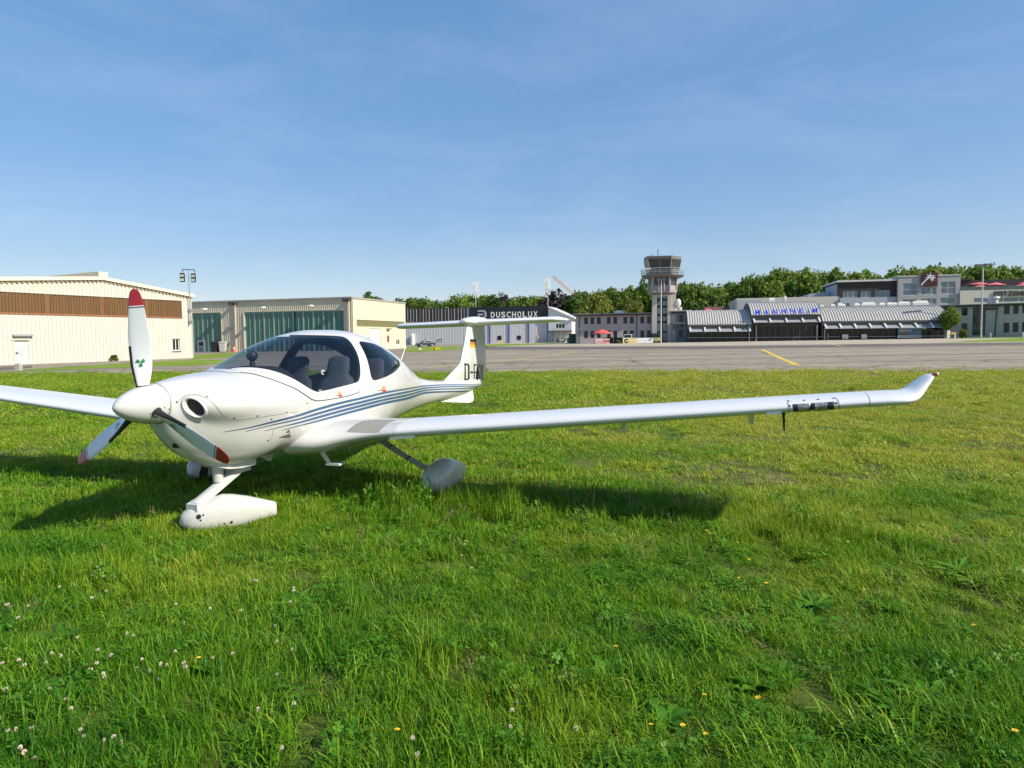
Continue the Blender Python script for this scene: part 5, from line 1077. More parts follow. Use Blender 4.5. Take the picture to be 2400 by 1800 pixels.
strip('cowl_seam', [Z3(*q) for q in ((140, 480), (200, 400), (300, 345), (420, 325), (540, 342), (660, 395), (780, 500), (900, 640), (1000, 730), (1090, 765), (1200, 765), (1500, 728), (1800, 680), (2100, 640), (2212, 625))], .004, SEAML, fus, .003, mirror=True)
strip('cowl_seam', [Z4(190, 760), Z4(215, 640), Z4(240, 560)], .003, SEAML, fus, .003)
strip('cowl_seam', [Z3(1790, 930), Z3(1780, 1010), Z3(1740, 1110)], .003, SEAML, fus, .003)
for (x, y) in ((1125, 733), (1520, 697), (2025, 632), (1760, 755), (652, 365), (130, 457)): screw(*Z3(x, y), .009, fus)
screw(*Z4(165, 625), .009, fus); screw(*Z4(570, 497), .009, can); screw(*Z4(1387, 405), .008, fus); screw(*Z3(1700, 1120), .009, fus)
ORA = mat('orange_sticker', (.62, .30, .14), .6); REDS = mat('red_sticker', (.55, .05, .03), .5)
for (x, y, p) in ((722, 460, can), (1482, 370, fus)):
    decal('latch_label', [Z4(x-28, y-38), Z4(x+28, y-38), Z4(x+28, y+28), Z4(x-28, y+28)], ORA, p, .006, 3); decal('red_latch', [Z4(x-20, y+28), Z4(x+40, y+22), Z4(x+38, y+52), Z4(x-14, y+56)], REDS, p, .008, 3); decal('latch_slot', [Z4(x-82, y+36), Z4(x-20, y+24), Z4(x-18, y+32), Z4(x-80, y+44)], SEAMD, p, .007, 3)
decal('air_scoop', [Z3(1870, 1068), Z3(2075, 1002), Z3(2085, 1062)], mat('scoop_dark', (.12, .1, .08), .7), fus, .004, 3); decal('air_scoop', [Z3(2005, 980), Z3(2055, 925), Z3(2075, 982)], mat('scoop_dark', (.12, .1, .08), .7), fus, .004, 3)
# ---- air intake in the cheek
dl = surf(np.array([p[0] for p in DUCT]), np.array([p[1] for p in DUCT])); dc = Vector(dl.mean(0)); dax = Vector(snorm(np.array([topar(dc)]))[0]); dax = (dax*.45+Vector((-1, 0, 0))*.55).normalized()
for s in (1, -1):
    R_ = [Vector((p[0], p[1]*s, p[2])) for p in dl]; c = Vector((dc.x, dc.y*s, dc.z)); ax = Vector((dax.x, dax.y*s, dax.z))
    rings = [[c+(p-c)*k+ax*d for p in R_] for k, d in ((1.30, -.006), (1.22, .006), (1.13, .012), (1.04, .010), (.97, .0), (.93, -.02), (.90, -.06))]
    o = pbuild(MB().loft(rings, cap=False), 'air_intake', GEL, fus, angle=70)
    pbuild(MB().loft([[c+(p-c)*.905+ax*d for p in R_] for d in (-.028, -.045, -.09)]), 'intake_duct', mat('duct_black', (.008, .008, .009), .6), o)
# ---- spinner and propeller
prof = [(0.0, .004), (.006, .02), (.02, .04), (.05, .067), (.09, .092), (.14, .116), (.20, .137), (.26, .151), (.32, .160), (.375, .164)]
sp_ = pbuild(MB().loft([[(x, r*math.sin(a), ZSP+r*math.cos(a)) for a in np.linspace(0, 2*math.pi, 49)[:-1]] for x, r in prof]), 'spinner', GEL)
pbuild(MB().loft([[(x, r*math.sin(a), ZSP+r*math.cos(a)) for a in np.linspace(0, 2*math.pi, 49)[:-1]] for x, r in ((.374, .1655), (.377, .1665), (.381, .1665), (.384, .1655))]), 'spinner_backplate', mat('backplate_grey', (.3, .3, .3), .4, .4), sp_)
spb = BVHTree.FromPolygons([(v.co.y, v.co.x, v.co.z) for v in sp_.data.vertices], [tuple(p.vertices) for p in sp_.data.polygons])
for q in ((560, 648), (612, 655), (648, 672), (672, 715), (681, 752), (640, 790), (668, 800), (550, 828), (520, 662), (583, 880)): screw(150+q[0]*.3737, 660+q[1]*.3737, .006, sp_, bv=spb, off=.002)
XP, RP, PHI0 = .2754, .93, .0577
PROP = mat('prop_white', (.66, .685, .70), .25, var=.02, coat=.3)
def blade(ang):
    ca, sa = math.cos(ang), math.sin(ang)
    def w(x, y, z): return (XP+x, y*ca-z*sa, ZSP+y*sa+z*ca)
    def section(r, off=0., le=1.0, half=False):
        f = r/RP; ch = float(pchip([0, .13, .2, .35, .55, .75, .9, .965, .99, 1.0], [.075, .08, .105, .158, .17, .148, .118, .088, .055, .012], f)); th = float(np.interp(f, [.1, .2, .4, .7, 1], [.075, .05, .026, .014, .006]))*.5
        tw = R(float(np.interp(f, [.1, .25, .5, .75, 1], [46, 38, 25, 18, 14]))); lead = .5 if f < .2 else .46
        out = []
        ks = np.linspace(0, 2*math.pi, 25)[:-1]
        for a in ks:
            u = -math.cos(a); c = (u*.5+.5-lead)*ch; t = math.sin(a)*th*(1-.45*u)*(1 if f > .2 else 1.1)
            c2, t2 = c*(1+off/ch*2), t+(off if t > 0 else -off)
            out.append(w(c2*math.sin(tw)+t2*math.cos(tw), -(-c2*math.cos(tw)+t2*math.sin(tw)), r))
        return out
    rs = [.10, .13, .16, .2, .26, .33, .41, .5, .58, .66, .73, .78]
    o = pbuild(MB().loft([section(r) for r in rs]), 'propeller_blade', PROP)
    tips = [.795, .83, .86, .885, .905, .918, .926, .93]
    pbuild(MB().loft([section(r) for r in tips]), 'red_tip', REDT, o)
    pbuild(MB().loft([section(r) for r in (.785, .795)]), 'white_band', PROP, o); pbuild(MB().loft([section(r) for r in (.775, .787)]), 'dark_band', mat('dark_band', (.06, .01, .015), .4), o)
    rows = [section(r, .0022) for r in (.13, .18, .24, .31, .38, .44, .475)]; ids = [21, 22, 23, 0, 1, 2, 3]
    pbuild(MB().loft([[row[i] for i in ids] for row in rows], cap=False, closed=False), 'erosion_strip', BLACK, o)
    pbuild(MB().loft([[(XP+x_*0+q[0]-XP, q[1], q[2]) for q in section(r_, .006)] for r_, x_ in ((.135, 0), (.155, 0))]), 'blade_cuff', SEAMD, o)
    return section, w, o
blades = []
for k in range(3): blades.append(blade(PHI0+k*2*math.pi/3))
for k, (sec_f, w, o) in enumerate(blades):           # green three-armed emblem on the front face
    s = sec_f(.34, .003); s2 = sec_f(.38, .003); s3 = sec_f(.30, .003)
    # front face lies at indices 13..23 or 1..11: take the one facing forward
    ia, ib = (18, 6); fr = ia if s[ia][0] < s[ib][0] else ib
    cpt = Vector(s[fr]); e1 = (Vector(s[fr-2])-Vector(s[fr+2])).normalized(); e2 = (Vector(s2[fr])-Vector(s3[fr])).normalized(); nn = e1.cross(e2).normalized(); nn = nn if nn.x < 0 else -nn
    e1 = e2.cross(nn).normalized(); b = MB()
    for j in range(3):
        a = math.pi/2+math.pi+j*2*math.pi/3
        for sgn in (-1, 1):
            q = lambda rad, an: cpt+nn*.003+(e1*math.cos(an)+e2*math.sin(an))*rad
            b.add([q(.004, a), q(.036, a+sgn*.06), q(.034, a+sgn*.42), q(.012, a+sgn*.75)], [(0, 1, 2, 3)])
    pbuild(b, 'green_emblem', mat('emblem_green', (.0, .22, .09), .4), o)

# ---- wings
def airfoil(n=28, t=.14, camber=.022):
    xs = (1-np.cos(np.linspace(0, math.pi, n)))/2; yt = 5*t*(.2969*np.sqrt(xs)-.126*xs-.3516*xs**2+.2843*xs**3-.1036*xs**4); yc = camber*4*xs*(1-xs)
    up = np.stack([xs, yc+yt], -1)[::-1]; lo_ = np.stack([xs, yc-yt], -1)[1:-1]; return np.concatenate([up, lo_])
def wsec(y, xle, ch, zle, t, inc=2.5, cant=0.):
    pts = []
    for u, v in airfoil(t=t):
        x = u*ch; z = v*ch; ci, si = math.cos(R(inc)), math.sin(R(inc)); X_, Z_ = x*ci+z*si, z*ci-x*si
        pts.append((xle+X_, y-Z_*math.sin(cant), zle+Z_*math.cos(cant)))
    return pts
zw_ = lambda y: .793+.0875*(y-1.66)
WS = [(.30, 1.55, 1.95, .66, .185), (.50, 1.57, 1.88, .675, .18), (.62, 1.62, 1.78, .685, .175), (.75, 1.70, 1.62, .70, .165), (.90, 1.77, 1.48, .722, .155), (1.05, 1.82, 1.38, .74, .145), (1.2, 1.85, 1.31, zw_(1.2), .14), (1.36, 1.862, 1.27, zw_(1.36), .138)]
WO = [(1.366, 1.862, 1.268, zw_(1.366), .138), (2.2, 1.87, 1.20, zw_(2.2), .136), (3.2, 1.88, 1.12, zw_(3.2), .135), (4.3, 1.89, 1.03, zw_(4.3), .133), (5.1, 1.90, .955, zw_(5.1), .13), (5.45, 1.905, .92, zw_(5.45), .125)]
WT = [(5.456, 1.905, .92, zw_(5.456), .125, 0), (5.60, 1.91, .905, zw_(5.60)-.002, .125, R(3)), (5.69, 1.92, .885, zw_(5.69)-.004, .122, R(8)), (5.745, 1.945, .85, zw_(5.745), .118, R(18)), (5.79, 1.985, .79, zw_(5.79)+.012, .112, R(30)), (5.83, 2.045, .715, zw_(5.83)+.034, .108, R(40)), (5.87, 2.12, .62, zw_(5.87)+.064, .105, R(44)), (5.91, 2.19, .53, zw_(5.91)+.093, .10, R(45)), (5.945, 2.25, .45, zw_(5.945)+.118, .095, R(45)), (5.965, 2.295, .38, zw_(5.965)+.131, .09, R(45)), (5.98, 2.35, .27, zw_(5.98)+.139, .08, R(45)), (5.988, 2.42, .12, zw_(5.988)+.143, .07, R(45))]
def mirr(r, s): return [(x, y*s, z) for x, y, z in r]
wing_rings = [wsec(*q) for q in WS+WO]
WBV = BVHTree.FromPolygons([p for r in wing_rings for p in r], [(i*len(wing_rings[0])+k, i*len(wing_rings[0])+(k+1) % len(wing_rings[0]), (i+1)*len(wing_rings[0])+(k+1) % len(wing_rings[0]), (i+1)*len(wing_rings[0])+k) for i in range(len(wing_rings)-1) for k in range(len(wing_rings[0]))])
def smooth_loft(ST_, n):                              # more sections between the stations
    ys = [q[0] for q in ST_]; out = []
    for y in np.linspace(ys[0], ys[-1], n): out.append([y]+[float(pchip(ys, [q[i] for q in ST_], y)) for i in range(1, len(ST_[0]))])
    return out
wings = []
for s, lb in ((1, 'long port wing reaching to the right of the picture'), (-1, 'starboard wing cut by the left picture edge')):
    root = pbuild(MB().loft([mirr(wsec(*q), s) for q in smooth_loft(WS, 22)]), 'wing_root_fairing', GEL)
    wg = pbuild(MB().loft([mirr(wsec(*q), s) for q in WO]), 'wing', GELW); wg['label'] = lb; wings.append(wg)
    wl = smooth_loft(WT, 26); pbuild(MB().loft([mirr(wsec(q[0], q[1], q[2], q[3], q[4], 2.5, q[5]), s) for q in wl]), 'winglet', GELW, wg)
    # flap and aileron gaps on the upper side, trailing part
    for (ya, yb, nm) in ((1.42, 3.15, 'flap'), (3.2, 5.38, 'aileron')):
        b = MB(); rows = []
        for y in np.linspace(ya, yb, 9):
            q = [float(np.interp(y, [r[0] for r in WO], [r[i] for r in WO])) for i in range(5)]; af = wsec(*q); up = af[:28][::-1]
            i0 = 17; rows.append([mirr([(up[i0][0], up[i0][1], up[i0][2]+.0015)], s)[0], mirr([(up[i0][0]+.012, up[i0][1], up[i0][2]+.0008)], s)[0]])
        b.loft(rows, cap=False, closed=False); pbuild(b, nm+'_gap', SEAML, wg)
    # hinge fairings under the wing, pitot, tie-down
    for y in (3.5, 4.62):
        zz_ = zw_(y)-.055; b = MB(); b.loft([[(2.45+dx*c, s*(y+dy*c), zz_-d) for dx, dy in ((-.09, -.018), (.0, -.03), (.16, 0), (0, .03), (-.09, .018))] for d, c in ((-.06, 1.2), (.03, 1), (.125, .7))]); pbuild(b, 'hinge_fairing', GELW, wg)
    # navigation light at the winglet tip
    tp_ = Vector((2.38, 5.992*s, zw_(5.985)+.146)); o = pbuild(MB().loft([[(tp_.x+d, tp_.y+r*math.cos(a)+s*.004, tp_.z+r*math.sin(a)) for a in np.linspace(0, 2*math.pi, 13)[:-1]] for d, r in ((-.04, .005), (-.03, .011), (0, .014), (.035, .013), (.05, .006))]), 'navigation_light', REDT if s > 0 else mat('green_lens', (.02, .3, .1), .2), wg)
    pbuild(MB().ball((tp_.x+.01, tp_.y+.02*s, tp_.z+.002), .013, 10, 8), 'strobe', WHITE, o)
wgl = wings[0]
ZW = lambda x, y: (1500+x*.3436, 860+y*.3436)
decal('walkway', smooth_poly([Z4(*q) for q in ((840, 1122), (900, 1065), (1000, 990), (1120, 940), (1250, 918), (1400, 915), (1550, 917), (1690, 921), (1600, 950), (1520, 1010), (1450, 1080), (1400, 1130), (1250, 1135), (1100, 1135), (950, 1132), (840, 1122))], 0), mat('walkway_grey', (.30, .295, .27), .9, var=.06, bump=.5, bscale=300), root if False else wgl, .003, 6, BVHTree.FromPolygons([p for r in [wsec(*q) for q in smooth_loft(WS, 22)] for p in r], [(i*54+k, i*54+(k+1) % 54, (i+1)*54+(k+1) % 54, (i+1)*54+k) for i in range(21) for k in range(54)]))
for px_ in (1365, ): pass
lt = decal('landing_light', [ZW(1048, 257), ZW(1337, 238), ZW(1342, 297), ZW(1055, 312)], BLACK, wgl, .003, 4, WBV)
LENS = mat('lamp_reflector', (.34, .35, .37), .3, .4, var=.7, scale=22)
for (a, c) in ((1080, 1172), (1197, 1292)):
    y0_ = 256-(a-1080)*.06; decal('lamp_lens', [ZW(a, y0_), ZW(c, y0_-6), ZW(c, y0_+42), ZW(a, y0_+50)], LENS, lt, .0055, 4, WBV)
    h, n = pick(*ZW((a+c)/2-4, y0_+22), WBV)
    if h: n = n if n.x < 0 else -n; pbuild(MB().ball(tuple(h-n*.006), .014, 14, 8, sc=(.7, 1, 1)), 'bulb', mat('bulb_glass', (.3, .3, .32), .1, .3), lt)
for pts in (((1018, 320), (1030, 290), (1030, 262), (1012, 245), (1040, 232)), ((1345, 212), (1362, 225), (1370, 260), (1368, 298))): strip('light_cover_seam', [ZW(*q) for q in pts], .006, SEAML, wgl, .003, WBV)
for q in ((1020, 233), (1130, 228), (1225, 222), (1333, 214), (1030, 267), (1348, 247)): screw(*ZW(*q), .011, wgl, bv=WBV)
strip('tip_seam', [ZW(1788, 172), ZW(1808, 205), ZW(1822, 258)], .004, SEAML, wgl, .003, WBV)
b = MB(); h, n = pick(*ZW(920, 315), WBV)
for q0, q1 in (((872, 312), (972, 306)), ):
    A_, _ = pick(*ZW(*q0), WBV); B_, _ = pick(*ZW(*q1), WBV)
    if A_ and B_: b = MB(); b.loft([[p+Vector(d) for d in ((-.012, 0, .012), (-.016, 0, -.014), (.02, 0, -.014), (.02, 0, .0))] for p in (A_, B_)]); pbuild(b, 'stall_strip', GELW, wgl)
A_, _ = pick(*Z4(1590, 1222), WBV); B_, _ = pick(*Z4(2020, 1190), WBV)
if A_ and B_: b = MB(); b.loft([[p+Vector(d) for d in ((-.012, 0, .012), (-.018, 0, -.016), (.02, 0, -.014), (.02, 0, .0))] for p in (A_, B_)]); pbuild(b, 'stall_strip', GELW, wgl)
yq = bplane(*ZW(988, 330), 0, 2.0); pbuild(MB().tube((2.02, yq[1], zw_(yq[1])-.05), (2.06, yq[1]+.01, zw_(yq[1])-.20), .012, .006, 8).tube((2.0, yq[1], zw_(yq[1])-.055), (2.1, yq[1], zw_(yq[1])-.055), .016, .016, 8), 'pitot_mast', BLACK, wgl)
# ---- tail
FS = [(.78, 5.7, 1.86, .05), (.80, 5.7, 1.88, .055), (.90, 5.75, 1.94, .06), (.96, 5.85, 1.94, .065), (1.0, 5.98, 1.85, .07), (1.04, 6.08, 1.78, .074), (1.13, 6.32, 1.545, .085), (1.26, 6.63, 1.235, .095), (1.42, 6.735, 1.12, .105), (1.6, 6.835, 1.01, .11), (1.75, 6.895, .945, .115), (1.90, 6.945, .885, .12), (1.93, 6.95, .88, .12)]
def fsec(z, xle, ch, t, a=0., c=1.):
    out = []
    for u, v in airfoil(t=t, camber=0.):
        out.append((xle+u*ch, v*ch if ch < 1.5 else v*1.4, z))
    return out
def fin_part(u0, u1, zs_, grow=0.):
    rings = []
    for z in zs_:
        xle, ch, t = [float(pchip([q[0] for q in FS], [q[i] for q in FS], z)) for i in (1, 2, 3)]; te = xle+ch; xh = 7.50+(z-1)*.06
        a0 = xle if u0 == 0 else xh+.009; a1 = xh if u1 == .5 else te; a0 = min(a0, a1-.02); n = 15; L_ = []
        chh = min(ch, 1.25)
        for k in range(n):
            x = a0+(a1-a0)*(1-math.cos(math.pi*k/(n-1)))/2; u = max(0., 1-(te-x)/ch); uu = u
            yt = 5*t*(.2969*math.sqrt(uu)-.126*uu-.3516*uu**2+.2843*uu**3-.1036*uu**4)*chh+.002; L_.append((x, yt, z))
        rings.append(L_+[(x, -y, z) for x, y, z in L_[::-1]])
    return MB().loft(rings)
fin = pbuild(fin_part(0, .5, list(np.linspace(.90, 1.93, 76))), 'fin', GEL, angle=50)
rud = pbuild(fin_part(.5, 1, list(np.linspace(.81, 1.90, 66))), 'rudder', GEL, angle=50)
pbuild(MB().tube((7.86, 0, 1.5), (7.98, 0, 1.5), .008, .004, 6).tube((7.86, 0, 1.09), (7.99, .02, 1.02), .006, .004, 6), 'static_wick', BLACK, rud)
ZT = 1.955
def tsec(y, xle, ch, t, z=ZT): return [(xle+u*ch, y, z+v*ch) for u, v in airfoil(t=t, camber=0.)]
TS = [(0, 7.06, .86, .14), (.25, 7.07, .85, .14), (1.0, 7.15, .755, .145), (1.5, 7.21, .68, .15), (1.56, 7.24, .65, .148), (1.61, 7.34, .55, .11), (1.645, 7.52, .36, .10)]
tlt = .018
ring = [mirr(tsec(*q), -1) for q in TS[::-1]]+[tsec(*q) for q in TS[1:]]
ring = [[(x, y, z+y*tlt) for x, y, z in r] for r in ring]
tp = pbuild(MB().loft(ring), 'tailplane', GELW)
b = MB(); rings = []
for k in range(15):
    f = k/14; x = 6.80+f*1.18; e = math.sin(math.pi*min(1, max(0, f*.96+.02)))**.55; rings.append([(x, .20*e*math.sin(a), ZT+.02+(.095 if math.cos(a) > 0 else .10)*e*math.cos(a)) for a in np.linspace(0, 2*math.pi, 25)[:-1]])
b.loft(rings); pbuild(b, 'tail_fairing', GELW, tp)
b = MB(); rows = []
for y in np.linspace(-1.5, 1.5, 13):
    q = [float(np.interp(abs(y), [r[0] for r in TS], [r[i] for r in TS])) for i in (1, 2, 3)]; af = tsec(abs(y), *q); up = af[:28][::-1]; p = up[18]; rows.append([(p[0], y, p[2]+.002+y*tlt), (p[0]+.01, y, p[2]+.001+y*tlt)])
pbuild(b.loft(rows, cap=False, closed=False), 'elevator_gap', SEAML, tp)
# flag and registration lie on the fin sides
def fin_y(x, z):
    xle, ch, t = [float(pchip([q[0] for q in FS], [q[i] for q in FS], z)) for i in (1, 2, 3)]; te = xle+ch; u = min(max(0., 1-(te-x)/ch), 1); return 5*t*(.2969*math.sqrt(u)-.126*u-.3516*u**2+.2843*u**3-.1036*u**4)*min(ch, 1.25)+.002
def on_fin(x, z): return fin_y(x, z)
def fin_decal(name, poly, m, parent, off=.004, sides=(1, -1)):
    v, f = tri_area_fill(poly, .04)
    for s in sides: b = MB(); b.add([(q.x, s*(fin_y(q.x, q.y)+off), q.y) for q in v], f); pbuild(b, name, m, parent)
fl = [bplane(*Z3B(*q), 1, .06) for q in ((1008, 368), (1070, 372), (1072, 484), (1012, 470))]; fx0, fx1 = fl[0][0], fl[1][0]; fz1, fz0 = fl[0][2], fl[3][2]+.005
for i, (c, nm) in enumerate((((.012, .012, .012), 'black'), ((.45, .10, .02), 'red'), ((.70, .42, .01), 'gold'))):
    za_ = fz1-(fz1-fz0)*i/3; zb_ = fz1-(fz1-fz0)*(i+1)/3
    fin_decal('flag_band', [(fx0, zb_), (fx1, zb_), (fx1, za_), (fx0, za_)], mat('flag_'+nm, c if i != 1 else (.52, .2, .02), .5), fin)
def letter_polys(ch, a, c, t):
    if ch == 'D': return [[(a, 0), (a+t, 0), (a+t, 1), (a, 1)], [(a+t, 0), (c-t*.7, 0), (c, .12), (c-t, .16), (c-t*1.1, .10), (a+t, .10)], [(a+t, .90), (c-t*1.1, .90), (c-t, .84), (c, .88), (c-t*.7, 1), (a+t, 1)], [(c-t, .15), (c, .12), (c, .88), (c-t, .85)]]
    if ch == '-': return [[(a, .44), (c, .44), (c, .55), (a, .55)]]
    if ch == 'E': return [[(a, 0), (a+t, 0), (a+t, 1), (a, 1)]]+[[(a+t, z), (c, z), (c, z+.07), (a+t, z+.07)] for z in (0, .465, .93)]
    if ch == 'K': return [[(a, 0), (a+t, 0), (a+t, 1), (a, 1)], [(a+t, .40), (c-t*1.1, 1), (c, 1), (a+t, .58)], [(a+t*1.1, .56), (c-t*1.1, 0), (c, 0), (a+t*1.8, .66)]]
    return [[(a, 0), (a+t, 0), (a+t, 1), (a, 1)]]
ftb = BVHTree.FromPolygons([(v.co.y, v.co.x, v.co.z) for o in (fin, rud) for v in o.data.vertices], [tuple(p.vertices) for p in fin.data.polygons]+[tuple(i+len(fin.data.vertices) for i in p.vertices) for p in rud.data.polygons])
for ch, a, c, t in (('D', 930, 990, 17), ('-', 1002, 1031, 10), ('E', 1040, 1073, 8.5), ('K', 1081, 1114, 7.5), ('I', 1121, 1128, 7), ('I', 1138, 1144.5, 6.5)):
    b = MB()
    for pl in letter_polys(ch, a, c, t):
        q_ = [Z3B(u, 842-(u-930)*-.012-v*(842-645-(u-930)*.075)) for u, v in pl]; v_, f_ = tri_area_fill(q_, 2.0); P = []; ok = []
        for q in v_:
            h, n = pick(q.x, q.y, ftb)
            if h is None: h, n = pick(q.x, q.y)
            if h is None: P.append((0, 0, 0)); ok.append(0); continue
            n = n if n.y > 0 else -n; P.append(tuple(h+n*.006)); ok.append(1)
        b.add(P, [f for f in f_ if all(ok[i] for i in f)])
    if b.f: pbuild(b, 'registration_letter', REGB, fin)
# ventral fin and tail bumper
b = MB(); vp = [(5.68, .675), (6.98, .525), (7.14, .53), (7.20, .60), (7.14, .745), (6.6, .71)]
b.loft([[(x, y*(1 if 0 < i < 4 else 1), z) for i, (x, z) in enumerate(vp)] for y in (-.012, .012)]); pbuild(b, 'ventral_fin', mat('ventral_white', (.76, .73, .66), .4), None, angle=30)
# ---- undercarriage
def pant(name, c, ln, hgt, wid, yaw, label=None, nose=.42, hole=False):
    M_ = Matrix.Rotation(yaw, 3, 'Z'); rings = []
    for f, hs, ws_, zf in ((0, .06, .06, .30), (.015, .28, .32, .27), (.05, .47, .56, .18), (.12, .68, .82, .09), (.22, .82, .97, .03), (.34, .94, 1.0, .0), (.44, 1.0, .98, .0), (.54, .96, .90, .01), (.68, .83, .76, .05), (.80, .68, .60, .10), (.92, .51, .42, .16), (.98, .42, .32, .19), (1.0, .38, .26, .20)):
        zc = (zf+hs/2-.5)*hgt                      # zf: how far the lower edge lies above the lowest point
        r_ = []
        for a in np.linspace(0, 2*math.pi, 29)[:-1]:
            s_, c_ = math.sin(a), math.cos(a); n = 2.5; rr_ = (abs(s_)**n+abs(c_)**n)**(-1/n); p = Vector(((f-nose)*ln, rr_*s_*wid/2*ws_, rr_*c_*hgt/2*hs+zc)); p = M_@p; r_.append(tuple(Vector(c)+p))
        rings.append(r_)
    o = pbuild(MB().loft(rings), name, mat('grass_stained_gelcoat', (.585, .58, .555), .28, var=.02, scale=7, coat=.3, col2=(.555, .55, .525)), angle=60)
    if label: o['label'] = label
    bl = M_@Vector((-.06, 0, 0)); ax = M_@Vector((0, 1, 0)); wc = Vector(c)+bl+Vector((0, 0, -hgt/2+.07)); pbuild(MB().tube(wc-ax*wid*.3, wc+ax*wid*.3, .145, .145, 22), 'tyre', TYRE, o)
    return o, M_
NY = R(43)
n_o, nM = pant('wheel_fairing', (.92, .115, .150), .81, .32, .25, NY, 'nose wheel fairing with round access holes')
def body_bvh(o): return BVHTree.FromPolygons([(v.co.y, v.co.x, v.co.z) for v in o.data.vertices], [tuple(p.vertices) for p in o.data.polygons])
nbv = body_bvh(n_o)
def nose_hit(px, py): return pick(px, py, nbv)
Z6 = lambda x, y: (380+x*.14465, 1040+y*.14465)
for (x, y, r_, m) in ((595, 1183, .021, BLACK), (668, 1155, .009, SEAMD), (627, 1242, .009, SEAMD), (1125, 1273, .013, BLACK), (1010, 1293, .009, SEAMD), (600, 1043, .009, SEAMD), (405, 1090, .007, SEAML)):
    h, n = nose_hit(*Z6(x, y))
    if h: n = n if n.dot(Vector(body_ray(*Z6(x, y))[1])) < 0 else -n; pbuild(MB().tube(h-n*.004, h+n*.002, r_, r_, 14), 'access_hole', m, n_o)
for s in (1, -1):
    lb = 'port main wheel fairing standing in the grass' if s > 0 else 'starboard main wheel fairing half hidden behind the nose'
    m_o, mM = pant('wheel_fairing', (2.54, 1.545*s, .222), .88, .365, .285, R(3)*s, lb)
    b = MB(); P0, P1 = Vector((2.62, .62*s, .66)), Vector((2.46, 1.43*s, .30)); rings = []
    for f in np.linspace(0, 1, 9):
        p = P0.lerp(P1, f)+Vector((0, 0, -.02*math.sin(math.pi*f))); ch = .085-.035*f; rings.append([(p.x+u*ch, p.y+v*.012, p.z+v*.018*1.2) for u, v in ((-1, 0), (-.5, .8), (.3, .9), (1, 0), (.3, -.9), (-.5, -.8))])
    lg = pbuild(b.loft(rings), 'main_leg', mat('grey_leg', (.42, .43, .43), .5)); 
    for f in (.38, .68): p = P0.lerp(P1, f)+Vector((0, 0, -.02*math.sin(math.pi*f))); ch = .088-.035*f; pbuild(MB().loft([[(q.x+u*ch, q.y+v*.014, q.z+v*.026) for u, v in ((-1, 0), (-.5, .8), (.3, .9), (1, 0), (.3, -.9), (-.5, -.8))] for q in (p, p+(P1-P0).normalized()*.012)]), 'strap', BLACK, lg)
    if s < 0:
        decal('wheel_slot', [(473, 1086), (491, 1086), (487, 1112), (482, 1122), (474, 1126), (467, 1120), (467, 1110)], TYRE, m_o, .004, 4, body_bvh(m_o))
# nose leg: box fairing under the cowl, fork tube to the fairing
b = MB(); nb = pbuild(b.loft([[(x, -w, zb_), (x, w, zb_), (x, w*1.02, zb_+.035), (x, w, .66), (x, -w, .66), (x, -w*1.02, zb_+.035)] for x, w, zb_ in ((.84, .03, .60), (.93, .09, .553), (1.02, .135, .522), (1.15, .16, .508), (1.325, .17, .508))]), 'nose_gear_box', GEL, angle=25)
P0, P1 = Vector((1.34, .02, .50)), Vector((.735, .0, .245)); b = MB(); rings = []
for f in np.linspace(0, 1, 6):
    p = P0.lerp(P1, f); d = (P1-P0).normalized(); nrm = Vector((d.z, 0, -d.x)); w = .048+.008*f; h = .034; rings.append([p+nrm*(h*v)+Vector((0, w*u, 0)) for u, v in ((-1, -.6), (-.6, -1), (.6, -1), (1, -.6), (1, .6), (.6, 1), (-.6, 1), (-1, .6))])
nl = pbuild(b.loft(rings), 'nose_leg', GEL, angle=40)
pbuild(MB().tube((1.02, 0, .56), (1.02, 0, .40), .05, .045, 12).box(1.18, 1.38, -.06, .06, .44, .53), 'shock_block', mat('off_white_metal', (.5, .5, .48), .4), nl)
pbuild(MB().loft([[(.70, u*.062, .235+v*.03) for u, v in ((-1, -1), (1, -1), (1, 1), (-1, 1))], [(.80, u*.052, .27+v*.025) for u, v in ((-1, -1), (1, -1), (1, 1), (-1, 1))]]), 'leg_collar', GEL, nl)
# chin details, step, drain fins, antennas
decal('cowl_vent', [Z3(50, 1168), Z3(100, 1168), Z3(182, 1250), Z3(52, 1247)], BLACK, fus, .004, 4)
for s in (1, -1):
    stp = pbuild(MB().box(1.80, 1.90, s*.50-.05, s*.50+.05, .585, .605).loft([[(1.84+dx, s*(.51)+dy, .60) for dx, dy in ((-.016, -.02), (.016, -.02), (.016, .02), (-.016, .02))], [(1.885+dx, s*(.60)+dy, .435) for dx, dy in ((-.014, -.018), (.014, -.018), (.014, .018), (-.014, .018))]]), 'boarding_step', WHITE, angle=30)
    pbuild(MB().loft([[(1.90+dx, s*.65+dy*1.0, z) for dx, dy in ((-.05, -.075), (.05, -.075), (.055, .085), (-.045, .085))] for z in (.418, .438)]), 'tread', mat('tread_pale', (.6, .6, .58), .6), stp)
b = MB(); b.prism([(1.58, .53), (1.80, .53), (1.74, .46), (1.70, .46)], 1, -.006, .006); pbuild(b, 'drain_fin', GEL)
aa = bplane(936, 856, 1, 0); ab = bplane(953.5, 812, 1, 0); pbuild(MB().tube(aa+np.array([0, 0, -.03]), ab, .009, .004, 8), 'whip_antenna', WHITE)
